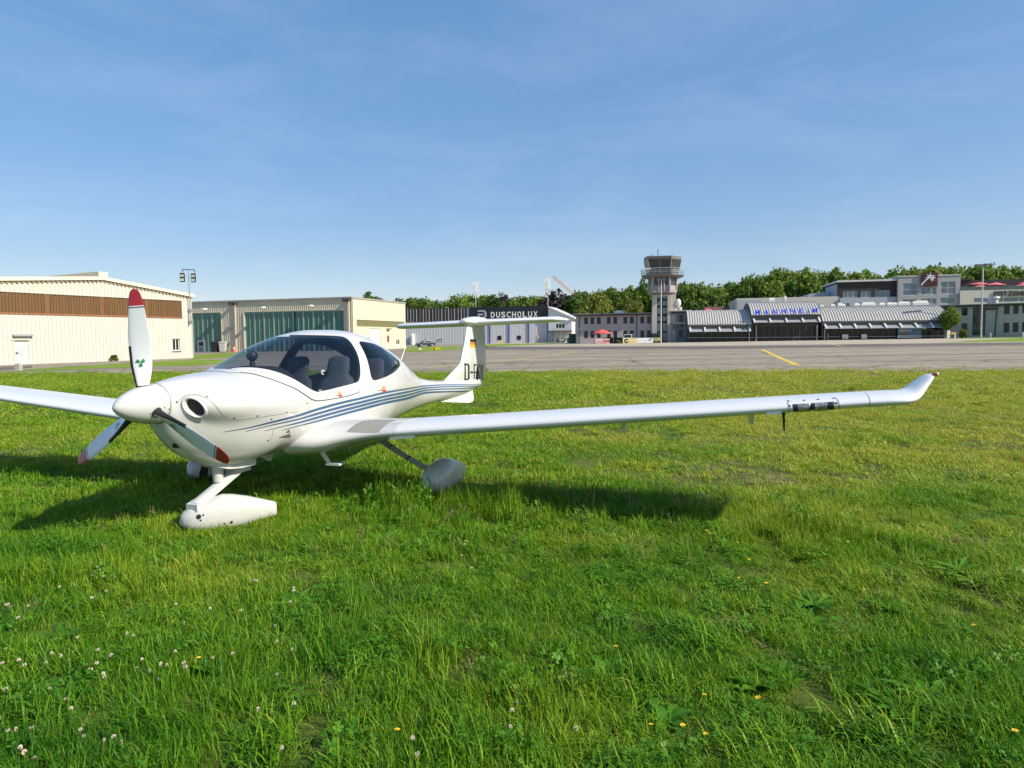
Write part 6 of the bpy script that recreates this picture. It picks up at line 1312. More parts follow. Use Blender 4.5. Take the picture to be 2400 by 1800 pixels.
# ---- cabin
CABM = mat('cabin_black', (.022, .022, .025), .8); SEATM = mat('seat_grey', (.055, .058, .065), .8, bump=.3, bscale=90); SEAT2 = mat('rear_seat_mauve', (.13, .11, .12), .8); SEAT3 = mat('front_seat_teal_grey', (.075, .095, .105), .8)
def clipbox(x0, x1, z0, z1, wf, name, m): pass
b = MB(); rings = []
for x in np.linspace(1.15, 4.0, 12):
    zt_, zb_, w_, zw__, nu_, nl_ = [float(v) for v in sec(np.array(x))]; zf = zb_+.09; w = .92*w_*(1-((zw__-zf)/(zw__-zb_))**nl_)**(1/nl_); rings.append([(x, -w, zf+.02), (x, w, zf+.02), (x, w, zf), (x, -w, zf)])
pbuild(b.loft(rings), 'cabin_floor', CABM, angle=20)
b = MB(); rings = []                                  # glareshield hood and instrument panel
for x, zt, w in ((1.16, 1.40, .36), (1.3, 1.435, .42), (1.5, 1.445, .47), (1.72, 1.43, .50), (1.76, 1.405, .50)):
    rings.append([(x, w*math.sin(a), (zt-.34*(abs(math.sin(a))**3))) for a in np.linspace(-math.pi/2, math.pi/2, 19)]+[(x, 0, .95)])
hood = pbuild(b.loft(rings), 'instrument_panel', CABM, angle=60)
pbuild(MB().tube((1.55, -.02, 1.43), (1.55, -.02, 1.50), .03, .02, 10).ball((1.55, -.02, 1.54), .055, 16, 10), 'compass', BLACK, hood)
def seat(x, y, m, hgt=1.0, tilt=.28):
    b = MB(); rings = []
    for f, w, d in ((0, .40, .15), (.15, .46, .15), (.45, .46, .13), (.62, .40, .11), (.70, .26, .09), (.76, .29, .09), (.95, .27, .08), (1.0, .18, .05)):
        z = .78+f*.72*hgt; xx = x+f*.72*tilt*hgt; rings.append([(xx+d/2*math.cos(a)*1.0, y+w/2*math.copysign(abs(math.sin(a))**.6, math.sin(a)), z) for a in np.linspace(0, 2*math.pi, 21)[:-1]])
    o = pbuild(b.loft(rings), 'seat', m, angle=70)
    rings = []
    for f in np.linspace(0, 1, 6): rings.append([(x-.5+f*.5, y+.23*u, .86+.06*v-.03*math.sin(f*3)) for u, v in ((-1, -1), (1, -1), (1, 1), (-1, 1))])
    pbuild(MB().loft(rings), 'seat_cushion', m, o)
    return o
seat(2.42, .27, SEAT3, 1.0); seat(2.42, -.27, SEATM, 1.0)
seat(3.28, .24, SEAT2, .92, .22); seat(3.28, -.24, SEAT2, .92, .22)
b = MB(); hp = [(2.22+.02, .30+.12*math.cos(a)*1.0, .98+.16*math.sin(a)) for a in np.linspace(-.4, 2.9, 14)]; pbuild(b.rod(hp, .007, 6).ball(hp[-5], .025, 8, 6), 'headset_cable', mat('pale_cable', (.5, .5, .48), .5))
b = MB(); b.rod([(2.1, .25, .78), (2.05, .25, 1.05)], .012, 8).ball((2.05, .25, 1.07), .025, 10, 8); pbuild(b, 'control_stick', BLACK)
decal('glass_placard', [Z2(1228, 515), Z2(1270, 515), Z2(1268, 535), Z2(1240, 545), Z2(1262, 570), Z2(1240, 572), Z2(1226, 552)], mat('placard_white', (.3, .3, .31), .5), can, .004, 4)
# ================================================================== TREES
def leaf_mat(name, c1, c2, c3, trans=.45):
    m = bpy.data.materials.new(name); m.use_nodes = True; t = m.node_tree; t.nodes.clear()
    o = N(t, 'ShaderNodeOutputMaterial'); g = N(t, 'ShaderNodeNewGeometry'); oi = N(t, 'ShaderNodeObjectInfo')
    r = N(t, 'ShaderNodeValToRGB'); e = r.color_ramp.elements; e[0].color = tuple(c1)+(1,); e[1].color = tuple(c3)+(1,); q = e.new(.5); q.color = tuple(c2)+(1,)
    t.links.new(g.outputs['Random Per Island'], r.inputs[0])
    h = N(t, 'ShaderNodeHueSaturation'); mr = N(t, 'ShaderNodeMapRange'); mr.inputs['To Min'].default_value = .8; mr.inputs['To Max'].default_value = 1.2
    t.links.new(oi.outputs['Random'], mr.inputs[0]); t.links.new(mr.outputs[0], h.inputs['Value']); t.links.new(r.outputs[0], h.inputs['Color'])
    d = N(t, 'ShaderNodeBsdfPrincipled', Roughness=.6); d.inputs['Specular IOR Level'].default_value = .3; tl = N(t, 'ShaderNodeBsdfTranslucent'); mxs = N(t, 'ShaderNodeMixShader'); mxs.inputs[0].default_value = trans
    t.links.new(h.outputs[0], d.inputs['Base Color']); t.links.new(h.outputs[0], tl.inputs[0]); t.links.new(d.outputs[0], mxs.inputs[1]); t.links.new(tl.outputs[0], mxs.inputs[2]); t.links.new(mxs.outputs[0], o.inputs[0])
    MATS[name] = m; return m
LEAF = {'green': leaf_mat('leaf_green', (.085, .15, .02), (.135, .22, .03), (.20, .285, .045)), 'olive': leaf_mat('leaf_olive', (.13, .165, .02), (.19, .22, .03), (.25, .26, .045)),
        'dark': leaf_mat('leaf_dark', (.05, .105, .016), (.08, .15, .022), (.12, .20, .03)), 'purple': leaf_mat('leaf_purple', (.022, .012, .016), (.035, .02, .024), (.055, .036, .036), .15)}
BARK = mat('bark', (.10, .075, .055), .9, var=.3, bump=.5)
def crown_geo(seed, nb, nl, ls, squash=1.0, core=.72):
    """leaf quads spread over many overlapping clumps inside a unit crown (radius 1, height -1..1)"""
    g = np.random.default_rng(seed); V, Fc = [], []
    cl = []
    while len(cl) < nb:
        p = g.uniform(-1, 1, 3); d = np.linalg.norm(p*np.array([1, 1, 1]))
        if .35 < d < core: cl.append((p, g.uniform(.24, .46)))
    for p, r in cl:
        n = int(nl*r*r/.12); u = g.normal(size=(n, 3)); u /= np.linalg.norm(u, axis=1)[:, None]; rad = r*g.uniform(.55, 1.08, n)[:, None]
        c = p+u*rad*np.array([1, 1, .85])
        for k in range(n):
            nn = u[k]+g.normal(size=3)*.55; nn /= np.linalg.norm(nn); a = np.cross(nn, g.normal(size=3)); a /= np.linalg.norm(a); b_ = np.cross(nn, a); s = ls*g.uniform(.6, 1.35); o = len(V)
            V += [c[k]-a*s, c[k]+b_*s*.62+nn*s*.15, c[k]+a*s, c[k]-b_*s*.62+nn*s*.15]; Fc.append((o, o+1, o+2, o+3))
    V = np.array(V); V[:, 2] *= squash; return V, Fc
def mesh_of(name, V, Fc, m, smooth=False):
    me = bpy.data.meshes.new(name); me.from_pydata([tuple(v) for v in V], [], Fc); me.materials.append(m); return me
CR = {}
for kind in LEAF:
    for v in range(4 if kind == 'green' else 2): CR[kind, v] = mesh_of('crown', *crown_geo(50+v*7+len(kind), 46, 85, .085, core=.85), LEAF[kind])
TRK = MB()
for (p, q, a, c) in (((0, 0, 0), (0, 0, .5), .035, .025), ((0, 0, .42), (.18, .06, .75), .02, .01), ((0, 0, .45), (-.16, .1, .78), .02, .01), ((0, 0, .5), (.03, -.12, .85), .02, .008), ((0, 0, .36), (-.1, -.16, .62), .015, .006)): TRK.tube(p, q, a, c, 7)
tm_ = TRK.build('trunk', BARK); TRUNK = tm_.data; bpy.data.objects.remove(tm_)
rt = random.Random(21)
def tree(px, ytop, Y, wpx, kind, label, group=None, cat='tree', low=.12):
    p = at(px, 790, Y); g = gclamp(p[0]); h = at(px, ytop, Y)[2]-g; r = wpx/2/F*Y
    if label.startswith('leafy green tree'): label = {'green': 'fresh green leafy tree', 'dark': 'dark green leafy tree', 'olive': 'yellowish green leafy tree'}[kind]+label[16:]; group = group+' ('+{'green': 'fresh green', 'dark': 'dark green', 'olive': 'yellowish'}[kind]+')'
    t = thing('leafy_tree' if kind != 'purple' else 'copper_beech', label, cat, (p[0], p[1], g), rt.uniform(0, 6.28), group)
    k = bpy.data.objects.new('trunk', TRUNK); COL.objects.link(k); k.parent = t; k.scale = (h*.9, h*.9, h*.95)
    v = rt.randrange(4 if kind == 'green' else 2); c = bpy.data.objects.new('crown', CR[kind, v]); COL.objects.link(c); c.parent = t; hh = h*(1-low)/2; c.location = (0, 0, h*low+hh); c.scale = (r*1.38, r*1.38, hh*1.06); c.rotation_euler = (0, 0, rt.uniform(0, 6.28))
    return t
WOODL, WOODM, WOODR = 'leafy green tree in the row behind the silver warehouse', 'leafy green tree in the wood behind the office wing and tower', 'leafy green tree in the long wood behind the terminal and palm sign'
tree(872, 691, 230, 55, 'dark', 'round dark tree top showing above the green door hangar', low=.2)
for (x, y, w, k) in ((930, 706, 50, 'dark'), (962, 703, 60, 'green'), (1000, 699, 62, 'green'), (1018, 704, 44, 'dark'), (1045, 707, 50, 'green'), (1075, 693, 62, 'green'), (1105, 690, 62, 'green'), (1140, 691, 66, 'green'), (1160, 697, 50, 'dark'), (1200, 696, 60, 'dark'), (1222, 694, 56, 'green'), (1250, 699, 56, 'green'), (1265, 700, 50, 'green'), (1120, 702, 60, 'dark'), (1030, 712, 60, 'dark'), (980, 714, 60, 'dark'), (1180, 706, 60, 'dark')):
    tree(x, y, 262+rt.uniform(-12, 14), w, k, WOODL, 'trees behind the silver warehouse')
tree(1182, 690, 262, 44, 'purple', 'small dark purple tree between green ones behind the sign band')
tree(1305, 681, 236, 78, 'purple', 'large purple leaved beech behind the gabled annex', low=.05); tree(1337, 690, 240, 66, 'purple', 'purple leaved tree right beside the crane mast', low=.05)
for (x, y, w, k) in ((1362, 684, 56, 'dark'), (1392, 682, 64, 'green'), (1425, 681, 64, 'green'), (1458, 681, 56, 'green'), (1483, 676, 56, 'green'), (1507, 670, 50, 'green'), (1405, 698, 80, 'dark'), (1500, 690, 60, 'dark'), (1525, 680, 60, 'dark'), (1378, 705, 60, 'dark')):
    tree(x, y, 232+rt.uniform(-10, 12), w, k, WOODM, 'trees behind the office wing')
tree(1398, 694, 205, 58, 'olive', 'yellowish green tree left of two behind the office wing'); tree(1470, 706, 200, 48, 'olive', 'smaller yellowish green tree just left of the control tower')
tree(1513, 660, 228, 40, 'dark', 'tallest dark green tree beside the control tower shaft')
for (x, y, w, k) in ((1592, 669, 66, 'green'), (1628, 670, 70, 'green'), (1668, 669, 70, 'green'), (1705, 668, 66, 'green'), (1610, 690, 80, 'dark'), (1660, 692, 80, 'dark'), (1715, 690, 70, 'dark'), (1738, 656, 60, 'green'), (1762, 649, 60, 'dark'), (1790, 641, 66, 'green'), (1822, 637, 66, 'green'), (1858, 635, 70, 'olive'), (1892, 636, 66, 'green'), (1925, 635, 64, 'green'), (1960, 636, 66, 'green'), (1990, 637, 62, 'olive'), (2022, 639, 60, 'green'), (2050, 642, 56, 'green'), (2080, 638, 60, 'green'), (2108, 627, 62, 'green'), (2140, 628, 60, 'green'), (2170, 627, 60, 'olive'), (2198, 622, 60, 'green'), (2232, 625, 62, 'green'), (2268, 627, 66, 'green'), (2305, 627, 66, 'green'), (2340, 630, 66, 'green'), (2374, 629, 62, 'green'), (2408, 627, 66, 'green'), (2445, 628, 66, 'green'), (1780, 672, 90, 'dark'), (1840, 668, 90, 'green'), (1900, 664, 90, 'dark'), (2290, 654, 90, 'dark'), (2360, 654, 90, 'dark'), (2420, 654, 90, 'green'), (1955, 662, 80, 'dark')):
    tree(x, y, 214+rt.uniform(-10, 14), w, k, WOODR, 'trees behind the terminal')
for k in range(14): tree(2090+k*27, 636+rt.uniform(-3, 5), 236+rt.uniform(-6, 10), 74, 'green' if k % 3 else 'dark', WOODR, 'trees behind the terminal')
tree(2226, 719, 128, 29, 'green', 'small light green tree growing at the right end of the terminal', low=.28)
# shrubs
def shrub(px, yb, yt, wpx, Y, kind, label, seed, nl=60, ls=.14):
    p = at(px, 790, Y); g = gclamp(p[0]); h = at(px, yt, Y)[2]-g; r = wpx/2/F*Y; t = thing('shrub', label, 'shrub', (p[0], p[1], g))
    V, Fc = crown_geo(seed, 12, nl, ls); V = V*np.array([r, r, h*.52])+np.array([0, 0, h*.5]); o = bpy.data.objects.new('foliage', mesh_of('foliage', V, Fc, LEAF[kind])); COL.objects.link(o); o.parent = t
    MB().tube((0, 0, -.1), (0, 0, h*.6), .03, .015, 6).tube((0, 0, .1), (r*.4, 0, h*.7), .02, .01, 5).tube((0, 0, .1), (-r*.4, .1, h*.65), .02, .01, 5).build('stem', BARK, t)
pb = H1.p0+H1.U*H1.pt(267.5, 845)[0]-H1.V*.75; Yb = float(pb[1])
shrub(267.5, 849, 830, 24, Yb, 'green', 'small leafy bush at the foot of the cream hangar wall', 5)
shrub(2256, 790, 764, 18, 127, 'olive', 'yellow green bush at the door of the block office', 6)
shrub(1450, 803, 795, 15, 141, 'olive', 'low clipped bush left of the yellow C board', 7)

# ================================================================== GRASS
GCOL = []
def grass_mat(name, lush, mid, dry, trans=.38, straw=False):
    m = bpy.data.materials.new(name); m.use_nodes = True; t = m.node_tree; t.nodes.clear()
    o = N(t, 'ShaderNodeOutputMaterial'); g = N(t, 'ShaderNodeNewGeometry'); oi = N(t, 'ShaderNodeObjectInfo')
    n = N(t, 'ShaderNodeTexNoise', Scale=.55, Detail=6, Roughness=.62); t.links.new(g.outputs['Position'], n.inputs['Vector'])
    sx = N(t, 'ShaderNodeSeparateXYZ'); t.links.new(g.outputs['Position'], sx.inputs[0])
    my = N(t, 'ShaderNodeMapRange'); my.inputs['From Min'].default_value = 4.0; my.inputs['From Max'].default_value = 10.0; my.inputs['To Max'].default_value = .15; t.links.new(sx.outputs['Y'], my.inputs[0])
    mxx = N(t, 'ShaderNodeMapRange'); mxx.inputs['From Min'].default_value = .5; mxx.inputs['From Max'].default_value = 4.5; mxx.inputs['To Max'].default_value = .12; t.links.new(sx.outputs['X'], mxx.inputs[0])
    a1 = N(t, 'ShaderNodeMath', operation='ADD'); a2 = N(t, 'ShaderNodeMath', operation='ADD'); t.links.new(n.outputs['Fac'], a1.inputs[0]); t.links.new(my.outputs[0], a1.inputs[1]); t.links.new(a1.outputs[0], a2.inputs[0]); t.links.new(mxx.outputs[0], a2.inputs[1])
    rr_ = N(t, 'ShaderNodeMapRange'); rr_.inputs['To Min'].default_value = -.22; rr_.inputs['To Max'].default_value = .22; t.links.new(g.outputs['Random Per Island'], rr_.inputs[0])
    mw = N(t, 'ShaderNodeMapping'); mw.inputs['Scale'].default_value = (.10, .9, 1); mw.inputs['Rotation'].default_value = (0, 0, R(5)); t.links.new(g.outputs['Position'], mw.inputs[0]); nw = N(t, 'ShaderNodeTexNoise', Scale=1.0, Detail=4, Roughness=.6); t.links.new(mw.outputs[0], nw.inputs['Vector'])
    wv = N(t, 'ShaderNodeMath', operation='MULTIPLY_ADD'); wv.inputs[1].default_value = .55; wv.inputs[2].default_value = -.275; t.links.new(nw.outputs['Fac'], wv.inputs[0]); a4 = N(t, 'ShaderNodeMath', operation='ADD'); t.links.new(a2.outputs[0], a4.inputs[0]); t.links.new(wv.outputs[0], a4.inputs[1]); a2 = a4
    pm = N(t, 'ShaderNodeMath', operation='MULTIPLY'); t.links.new(my.outputs[0], pm.inputs[0]); t.links.new(mxx.outputs[0], pm.inputs[1]); a5 = N(t, 'ShaderNodeMath', operation='MULTIPLY_ADD'); a5.inputs[1].default_value = 7.0; t.links.new(pm.outputs[0], a5.inputs[0]); t.links.new(a2.outputs[0], a5.inputs[2]); a2 = a5
    a3 = N(t, 'ShaderNodeMath', operation='ADD'); t.links.new(a2.outputs[0], a3.inputs[0]); t.links.new(rr_.outputs[0], a3.inputs[1])
    r = N(t, 'ShaderNodeValToRGB'); e = r.color_ramp.elements; e[0].position = .30; e[0].color = tuple(lush)+(1,); e[1].position = .86; e[1].color = tuple(dry)+(1,); q = e.new(.60); q.color = tuple(mid)+(1,)
    t.links.new(a3.outputs[0], r.inputs[0])
    d = N(t, 'ShaderNodeBsdfPrincipled', Roughness=.45); d.inputs['Specular IOR Level'].default_value = .22; tl = N(t, 'ShaderNodeBsdfTranslucent'); mxs = N(t, 'ShaderNodeMixShader'); mxs.inputs[0].default_value = trans
    t.links.new(r.outputs[0], d.inputs['Base Color']); t.links.new(r.outputs[0], tl.inputs[0]); t.links.new(d.outputs[0], mxs.inputs[1]); t.links.new(tl.outputs[0], mxs.inputs[2]); t.links.new(mxs.outputs[0], o.inputs[0]); MATS[name] = m; return m
GM = grass_mat('grass_blade', (.05, .185, .012), (.20, .375, .012), (.46, .46, .06)); SM = grass_mat('straw_blade', (.30, .22, .10), (.36, .27, .13), (.42, .33, .18), .25); CM = grass_mat('clover_leaf', (.06, .20, .012), (.11, .28, .018), (.19, .34, .03))
HM = grass_mat('seed_head', (.25, .20, .11), (.30, .24, .14), (.36, .29, .18), .2)
def patch(seed, rad, n, hmin, hmax, w, lean=.55, m=None, curl=.7):
    g = np.random.default_rng(seed); V, Fc, mi = [], [], []
    for k in range(n):
        a = g.uniform(0, 2*math.pi); rr_ = rad*math.sqrt(g.uniform()); x, y = rr_*math.cos(a), rr_*math.sin(a); h = g.uniform(hmin, hmax); da = g.uniform(0, 2*math.pi); ln = abs(g.normal(0, lean)); cu = g.uniform(.2, 1.0)*curl; ww = w*g.uniform(.65, 1.3)
        px_, py_ = -math.sin(da), math.cos(da); th = ln*.4; p = np.array([x, y, -.01]); o = len(V); ns = 4
        tw = g.uniform(-.5, .5)
        for i in range(ns+1):
            f = i/ns; wd = ww*(1-f**2.2)*.5; c_, s_ = math.cos(tw*f), math.sin(tw*f); qx, qy = px_*c_-py_*s_, px_*s_+py_*c_
            if i < ns: V += [(p[0]+qx*wd, p[1]+qy*wd, p[2]), (p[0]-qx*wd, p[1]-qy*wd, p[2])]
            else: V.append(tuple(p))
            p = p+np.array([math.cos(da)*math.sin(th), math.sin(da)*math.sin(th), math.cos(th)])*h/ns; th += (ln+cu)*.36
        for i in range(ns-1): Fc.append((o+2*i, o+2*i+1, o+2*i+3, o+2*i+2))
        Fc.append((o+2*ns-2, o+2*ns-1, o+2*ns))
    return mesh_of('grass_patch', V, Fc, m or GM)
def clover_patch(seed, rad, n, sz):
    g = np.random.default_rng(seed); V, Fc = [], []
    for k in range(n):
        a = g.uniform(0, 6.28); r = rad*math.sqrt(g.uniform()); c = np.array([r*math.cos(a), r*math.sin(a), g.uniform(.03, .085)]); t0 = g.uniform(0, 6.28); tl = g.normal(0, .35, 2); s = sz*g.uniform(.7, 1.3)
        for j in range(3):
            b_ = t0+j*2.094; o = len(V); V.append(tuple(c))
            for (rad_, da) in ((.55, -.75), (.95, -.5), (1.05, -.12), (.98, .0), (1.05, .12), (.95, .5), (.55, .75)):
                x, y = s*rad_*math.cos(b_+da), s*rad_*math.sin(b_+da); V.append((c[0]+x, c[1]+y, c[2]+x*tl[0]+y*tl[1]+s*.15*rad_))
            Fc.append(tuple(range(o, o+8)))
    return mesh_of('clover_patch', V, Fc, CM)
def rosette(seed, n, ln, w):
    g = np.random.default_rng(seed); V, Fc = [], []
    for k in range(n):
        a = 2*math.pi*k/n+g.uniform(-.3, .3); up = g.uniform(.25, .9); L_ = ln*g.uniform(.6, 1.1); o = len(V); dx, dy = math.cos(a), math.sin(a)
        for i in range(6):
            f = i/5; wd = w*math.sin(math.pi*(.12+.86*f))**.8*(1.2 if i % 2 else .85); r = L_*f*math.cos(up*.6); z = .02+L_*math.sin(up)*f*(1-.55*f)
            V += [(dx*r-dy*wd, dy*r+dx*wd, z), (dx*r, dy*r, z-.006), (dx*r+dy*wd, dy*r-dx*wd, z)]
        for i in range(5): Fc += [(o+3*i, o+3*i+1, o+3*i+4, o+3*i+3), (o+3*i+1, o+3*i+2, o+3*i+5, o+3*i+4)]
    return mesh_of('rosette', V, Fc, CM)
def stalks(seed, rad, n, h):
    g = np.random.default_rng(seed); V, Fc = [], []
    for k in range(n):
        a = g.uniform(0, 6.28); r = rad*math.sqrt(g.uniform()); x, y = r*math.cos(a), r*math.sin(a); hh = h*g.uniform(.7, 1.2); dx, dy = g.normal(0, .12, 2)
        o = len(V); V += [(x-.001, y, 0), (x+.001, y, 0), (x+dx*hh+.001, y+dy*hh, hh), (x+dx*hh-.001, y+dy*hh, hh)]; Fc.append((o, o+1, o+2, o+3))
        for q in range(9):
            f = .72+.28*q/9; cx_, cy_, cz_ = x+dx*hh*f, y+dy*hh*f, hh*f; an = g.uniform(0, 6.28); s = .006*(1.3-q/12); o = len(V); ex, ey = math.cos(an)*s*1.6, math.sin(an)*s*1.6
            V += [(cx_, cy_, cz_-s), (cx_+ex*.6-ey*.3, cy_+ey*.6+ex*.3, cz_), (cx_+ex, cy_+ey, cz_+s*1.4), (cx_+ex*.3, cy_+ey*.3, cz_+s*.6)]; Fc.append((o, o+1, o+2, o+3))
    return mesh_of('seed_stalks', V, Fc, HM)
def scatter(name, protos, P, rot, scl, idx, label=None):
    pc = bpy.data.collections.new(name+'_forms')
    for i, me in enumerate(protos): pc.objects.link(bpy.data.objects.new('%s_form_%02d' % (name, i), me))
    me = bpy.data.meshes.new(name); me.from_pydata([tuple(p) for p in P], [], []); n = len(P)
    for nm, ty, arr in (('turn', 'FLOAT_VECTOR', rot), ('size', 'FLOAT_VECTOR', scl), ('form', 'INT', idx)):
        at_ = me.attributes.new(nm, ty, 'POINT'); at_.data.foreach_set('vector' if ty == 'FLOAT_VECTOR' else 'value', np.asarray(arr).ravel())
    o = bpy.data.objects.new(name, me); COL.objects.link(o); o['kind'] = 'stuff'
    ng = bpy.data.node_groups.new(name+'_nodes', 'GeometryNodeTree'); ng.interface.new_socket('Geometry', in_out='INPUT', socket_type='NodeSocketGeometry'); ng.interface.new_socket('Geometry', in_out='OUTPUT', socket_type='NodeSocketGeometry')
    gi, go = N(ng, 'NodeGroupInput'), N(ng, 'NodeGroupOutput'); ci = N(ng, 'GeometryNodeCollectionInfo'); ci.inputs['Collection'].default_value = pc; ci.inputs['Separate Children'].default_value = True; ci.inputs['Reset Children'].default_value = True
    ip = N(ng, 'GeometryNodeInstanceOnPoints'); ip.inputs['Pick Instance'].default_value = True
    def na(nm, ty): a = N(ng, 'GeometryNodeInputNamedAttribute', data_type=ty); a.inputs['Name'].default_value = nm; return a
    a1, a2, a3 = na('turn', 'FLOAT_VECTOR'), na('size', 'FLOAT_VECTOR'), na('form', 'INT'); er = N(ng, 'FunctionNodeEulerToRotation')
    l = ng.links.new; l(gi.outputs[0], ip.inputs['Points']); l(ci.outputs[0], ip.inputs['Instance']); l(a1.outputs['Attribute'], er.inputs[0]); l(er.outputs[0], ip.inputs['Rotation']); l(a2.outputs['Attribute'], ip.inputs['Scale']); l(a3.outputs['Attribute'], ip.inputs['Instance Index']); l(ip.outputs[0], go.inputs[0])
    md = o.modifiers.new('scatter', 'NODES'); md.node_group = ng; return o
def vnoise(x, y, s, seed):
    g = np.random.default_rng(seed); T_ = g.uniform(0, 1, (64, 64)); u, v = x/s+100, y/s+100; i, j = np.floor(u).astype(int), np.floor(v).astype(int); f, h = u-i, v-j; f, h = f*f*(3-2*f), h*h*(3-2*h)
    q = lambda a, b: T_[a % 64, b % 64]; return (q(i, j)*(1-f)+q(i+1, j)*f)*(1-h)+(q(i, j+1)*(1-f)+q(i+1, j+1)*f)*h
NEAR_E = np.array([(-95, 66)]+[tuple(ground(*p)[:2]) for p in ((0, 877.6), (400, 876.6), (800, 875.2), (1200, 873.6), (1700, 872.2), (2400, 870.6))]+[(60, 13)])
def lawn_pts(y0, y1, dens, seed, marg=.4):
    g = np.random.default_rng(seed); n = int(dens*1.62*(y1-y0)*(y1+1)); y = g.uniform(y0, y1, n); hw = .81*y1+marg; x = g.uniform(-hw, hw, n); k = (np.abs(x) < .81*y+marg)
    lim = np.interp(x, NEAR_E[:, 0], NEAR_E[:, 1]); k &= y < lim; return x[k], y[k], g
_sh = []                                            # where the leading edge of the port wing throws its shadow: the unmown tufts stand along it
for y_ in np.linspace(1.4, 5.95, 12):
    w_ = BO+BM@np.array([1.9, y_, zw_(y_)]); k_ = (w_[2]-GS*w_[0])/SUNV.z; _sh.append((w_[0]-SUNV.x*k_, w_[1]-SUNV.y*k_))
_sh.sort(); SHX = np.array([q[0] for q in _sh]); SHY = np.array([q[1] for q in _sh])
def lay(name, protos, wts, y0, y1, dens, seed, smin, smax, extra=None, straw=None):
    x, y, g = lawn_pts(y0, y1, dens, seed); n = len(x); h = vnoise(x, y, .9, 3)*.55+vnoise(x, y, .33, 5)*.45; far = np.clip((y-6)/9, 0, 1); rgt_ = np.clip((x-.6)/2.2, 0, 1)*np.clip((y-4.8)/2, 0, 1)*np.clip((16-y)/6, 0, 1)
    s = smin+(smax-smin)*np.clip((h-.22)/.55, 0, 1); s = s*(1-.30*far)*(1-.32*rgt_); tall = np.exp(-((y-(np.interp(x, SHX, SHY)-.10))/.22)**2)*(x > -1.3)*(x < 3.2); s = s*(1+1.25*tall*np.clip((h-.2)*2.2, .25, 1))
    idx = g.choice(len(protos), n, p=np.array(wts)/sum(wts)); P = np.stack([x, y, GS*x+.004], -1); rot = np.stack([g.normal(0, .16, n), g.normal(0, .16, n), g.uniform(0, 6.28, n)], -1); xy = g.uniform(.85, 1.15, n)
    if straw is not None:
        dry = vnoise(x, y, 1.5, 9)*.6+vnoise(x, y, .5, 12)*.4+.10*np.clip((x-1)/3, 0, 1)*np.clip((y-5.5)/2, 0, 1); k_ = (dry > .75) & (g.uniform(size=n) < .5); idx[k_] = straw
    if extra is not None:
        E = np.array(extra, float); P = np.concatenate([P, np.stack([E[:, 0], E[:, 1], GS*E[:, 0]+.004], -1)]); m_ = len(E); rot = np.concatenate([rot, np.stack([0*E[:, 0], 0*E[:, 0], g.uniform(0, 6.28, m_)], -1)]); s = np.concatenate([s, E[:, 3]]); xy = np.concatenate([xy, E[:, 3]]); idx = np.concatenate([idx, E[:, 2].astype(int)])
    return scatter(name, protos, P, rot, np.stack([xy, xy, s], -1), idx)
near_p = [patch(1, .15, 160, .05, .12, .0042, .8, curl=1.0), patch(2, .15, 160, .05, .13, .0040, .95, curl=1.4), patch(3, .13, 120, .06, .16, .0046, .6), patch(4, .16, 170, .04, .10, .0038, 1.1, curl=1.2), clover_patch(5, .13, 60, .012), clover_patch(6, .12, 48, .015), patch(7, .12, 55, .03, .09, .0045, 1.0, SM, 1.2), patch(9, .10, 70, .10, .22, .007, .9, curl=1.4), rosette(11, 9, .17, .018), rosette(12, 8, .13, .026), patch(13, .07, 60, .02, .07, .004, 1.2, SM, 1.4)]
ex = []
for (x, y, i, s) in ((1155, 1510, 10, 1.3), (1430, 1462, 10, 1.2), (1325, 1600, 10, 1.0), (1490, 1605, 10, 1.1), (1345, 1640, 10, 1.2), (1755, 1468, 10, 1.2), (1950, 1435, 10, 1.2), (800, 1430, 10, 1.3), (630, 1412, 10, 1.5), (152, 1705, 10, 1.4), (2258, 1705, 10, 1.2), (2040, 1395, 10, 1.0), (1600, 1740, 10, 1.1),
                     (2110, 1680, 8, 1.1), (2180, 1650, 8, 1.2), (2080, 1640, 8, 1.0), (2230, 1690, 9, 1.2), (1780, 1620, 9, 1.1), (1830, 1600, 9, 1.0), (2250, 1350, 8, 1.2), (2290, 1370, 8, 1.0), (1910, 1430, 8, 1.0), (1560, 1700, 9, 1.0), (1420, 1580, 9, .9), (1300, 1560, 9, .9), (470, 1510, 9, .9), (540, 1530, 9, .8), (1640, 1520, 7, 1.2), (1600, 1490, 7, 1.2), (1680, 1540, 7, 1.1), (2000, 1720, 7, 1.3), (2080, 1760, 7, 1.2), (1750, 1770, 7, 1.1), (1500, 1650, 7, 1.1)):
    p = ground(x, y); ex.append((p[0], p[1], i, s))
lay('grass_near', near_p, [24, 22, 18, 18, 5, 4, 1.6, 3.2, .25, .2, 0.1], 1.9, 6.7, 78, 31, .5, 1.6, ex, straw=6)
mid_p = [patch(21, .30, 230, .05, .11, .0085), patch(22, .30, 230, .045, .12, .008, .7, curl=1.0), patch(23, .28, 190, .06, .13, .009, .5), clover_patch(24, .2, 60, .02), patch(25, .25, 70, .04, .09, .007, 1.0, SM, 1.2), stalks(26, .3, 5, .2)]
lay('grass_middle', mid_p, [30, 28, 24, 4, 3.5, 1.5], 6.3, 15, 19, 33, .6, 1.2, straw=4)
far_p = [patch(41, .72, 420, .05, .10, .019), patch(42, .72, 420, .05, .11, .018, .7), patch(43, .7, 170, .04, .09, .016, 1.0, SM)]
lay('grass_far', far_p, [30, 28, 2.2], 14.2, 43, 3.6, 35, .6, 1.1, straw=2)
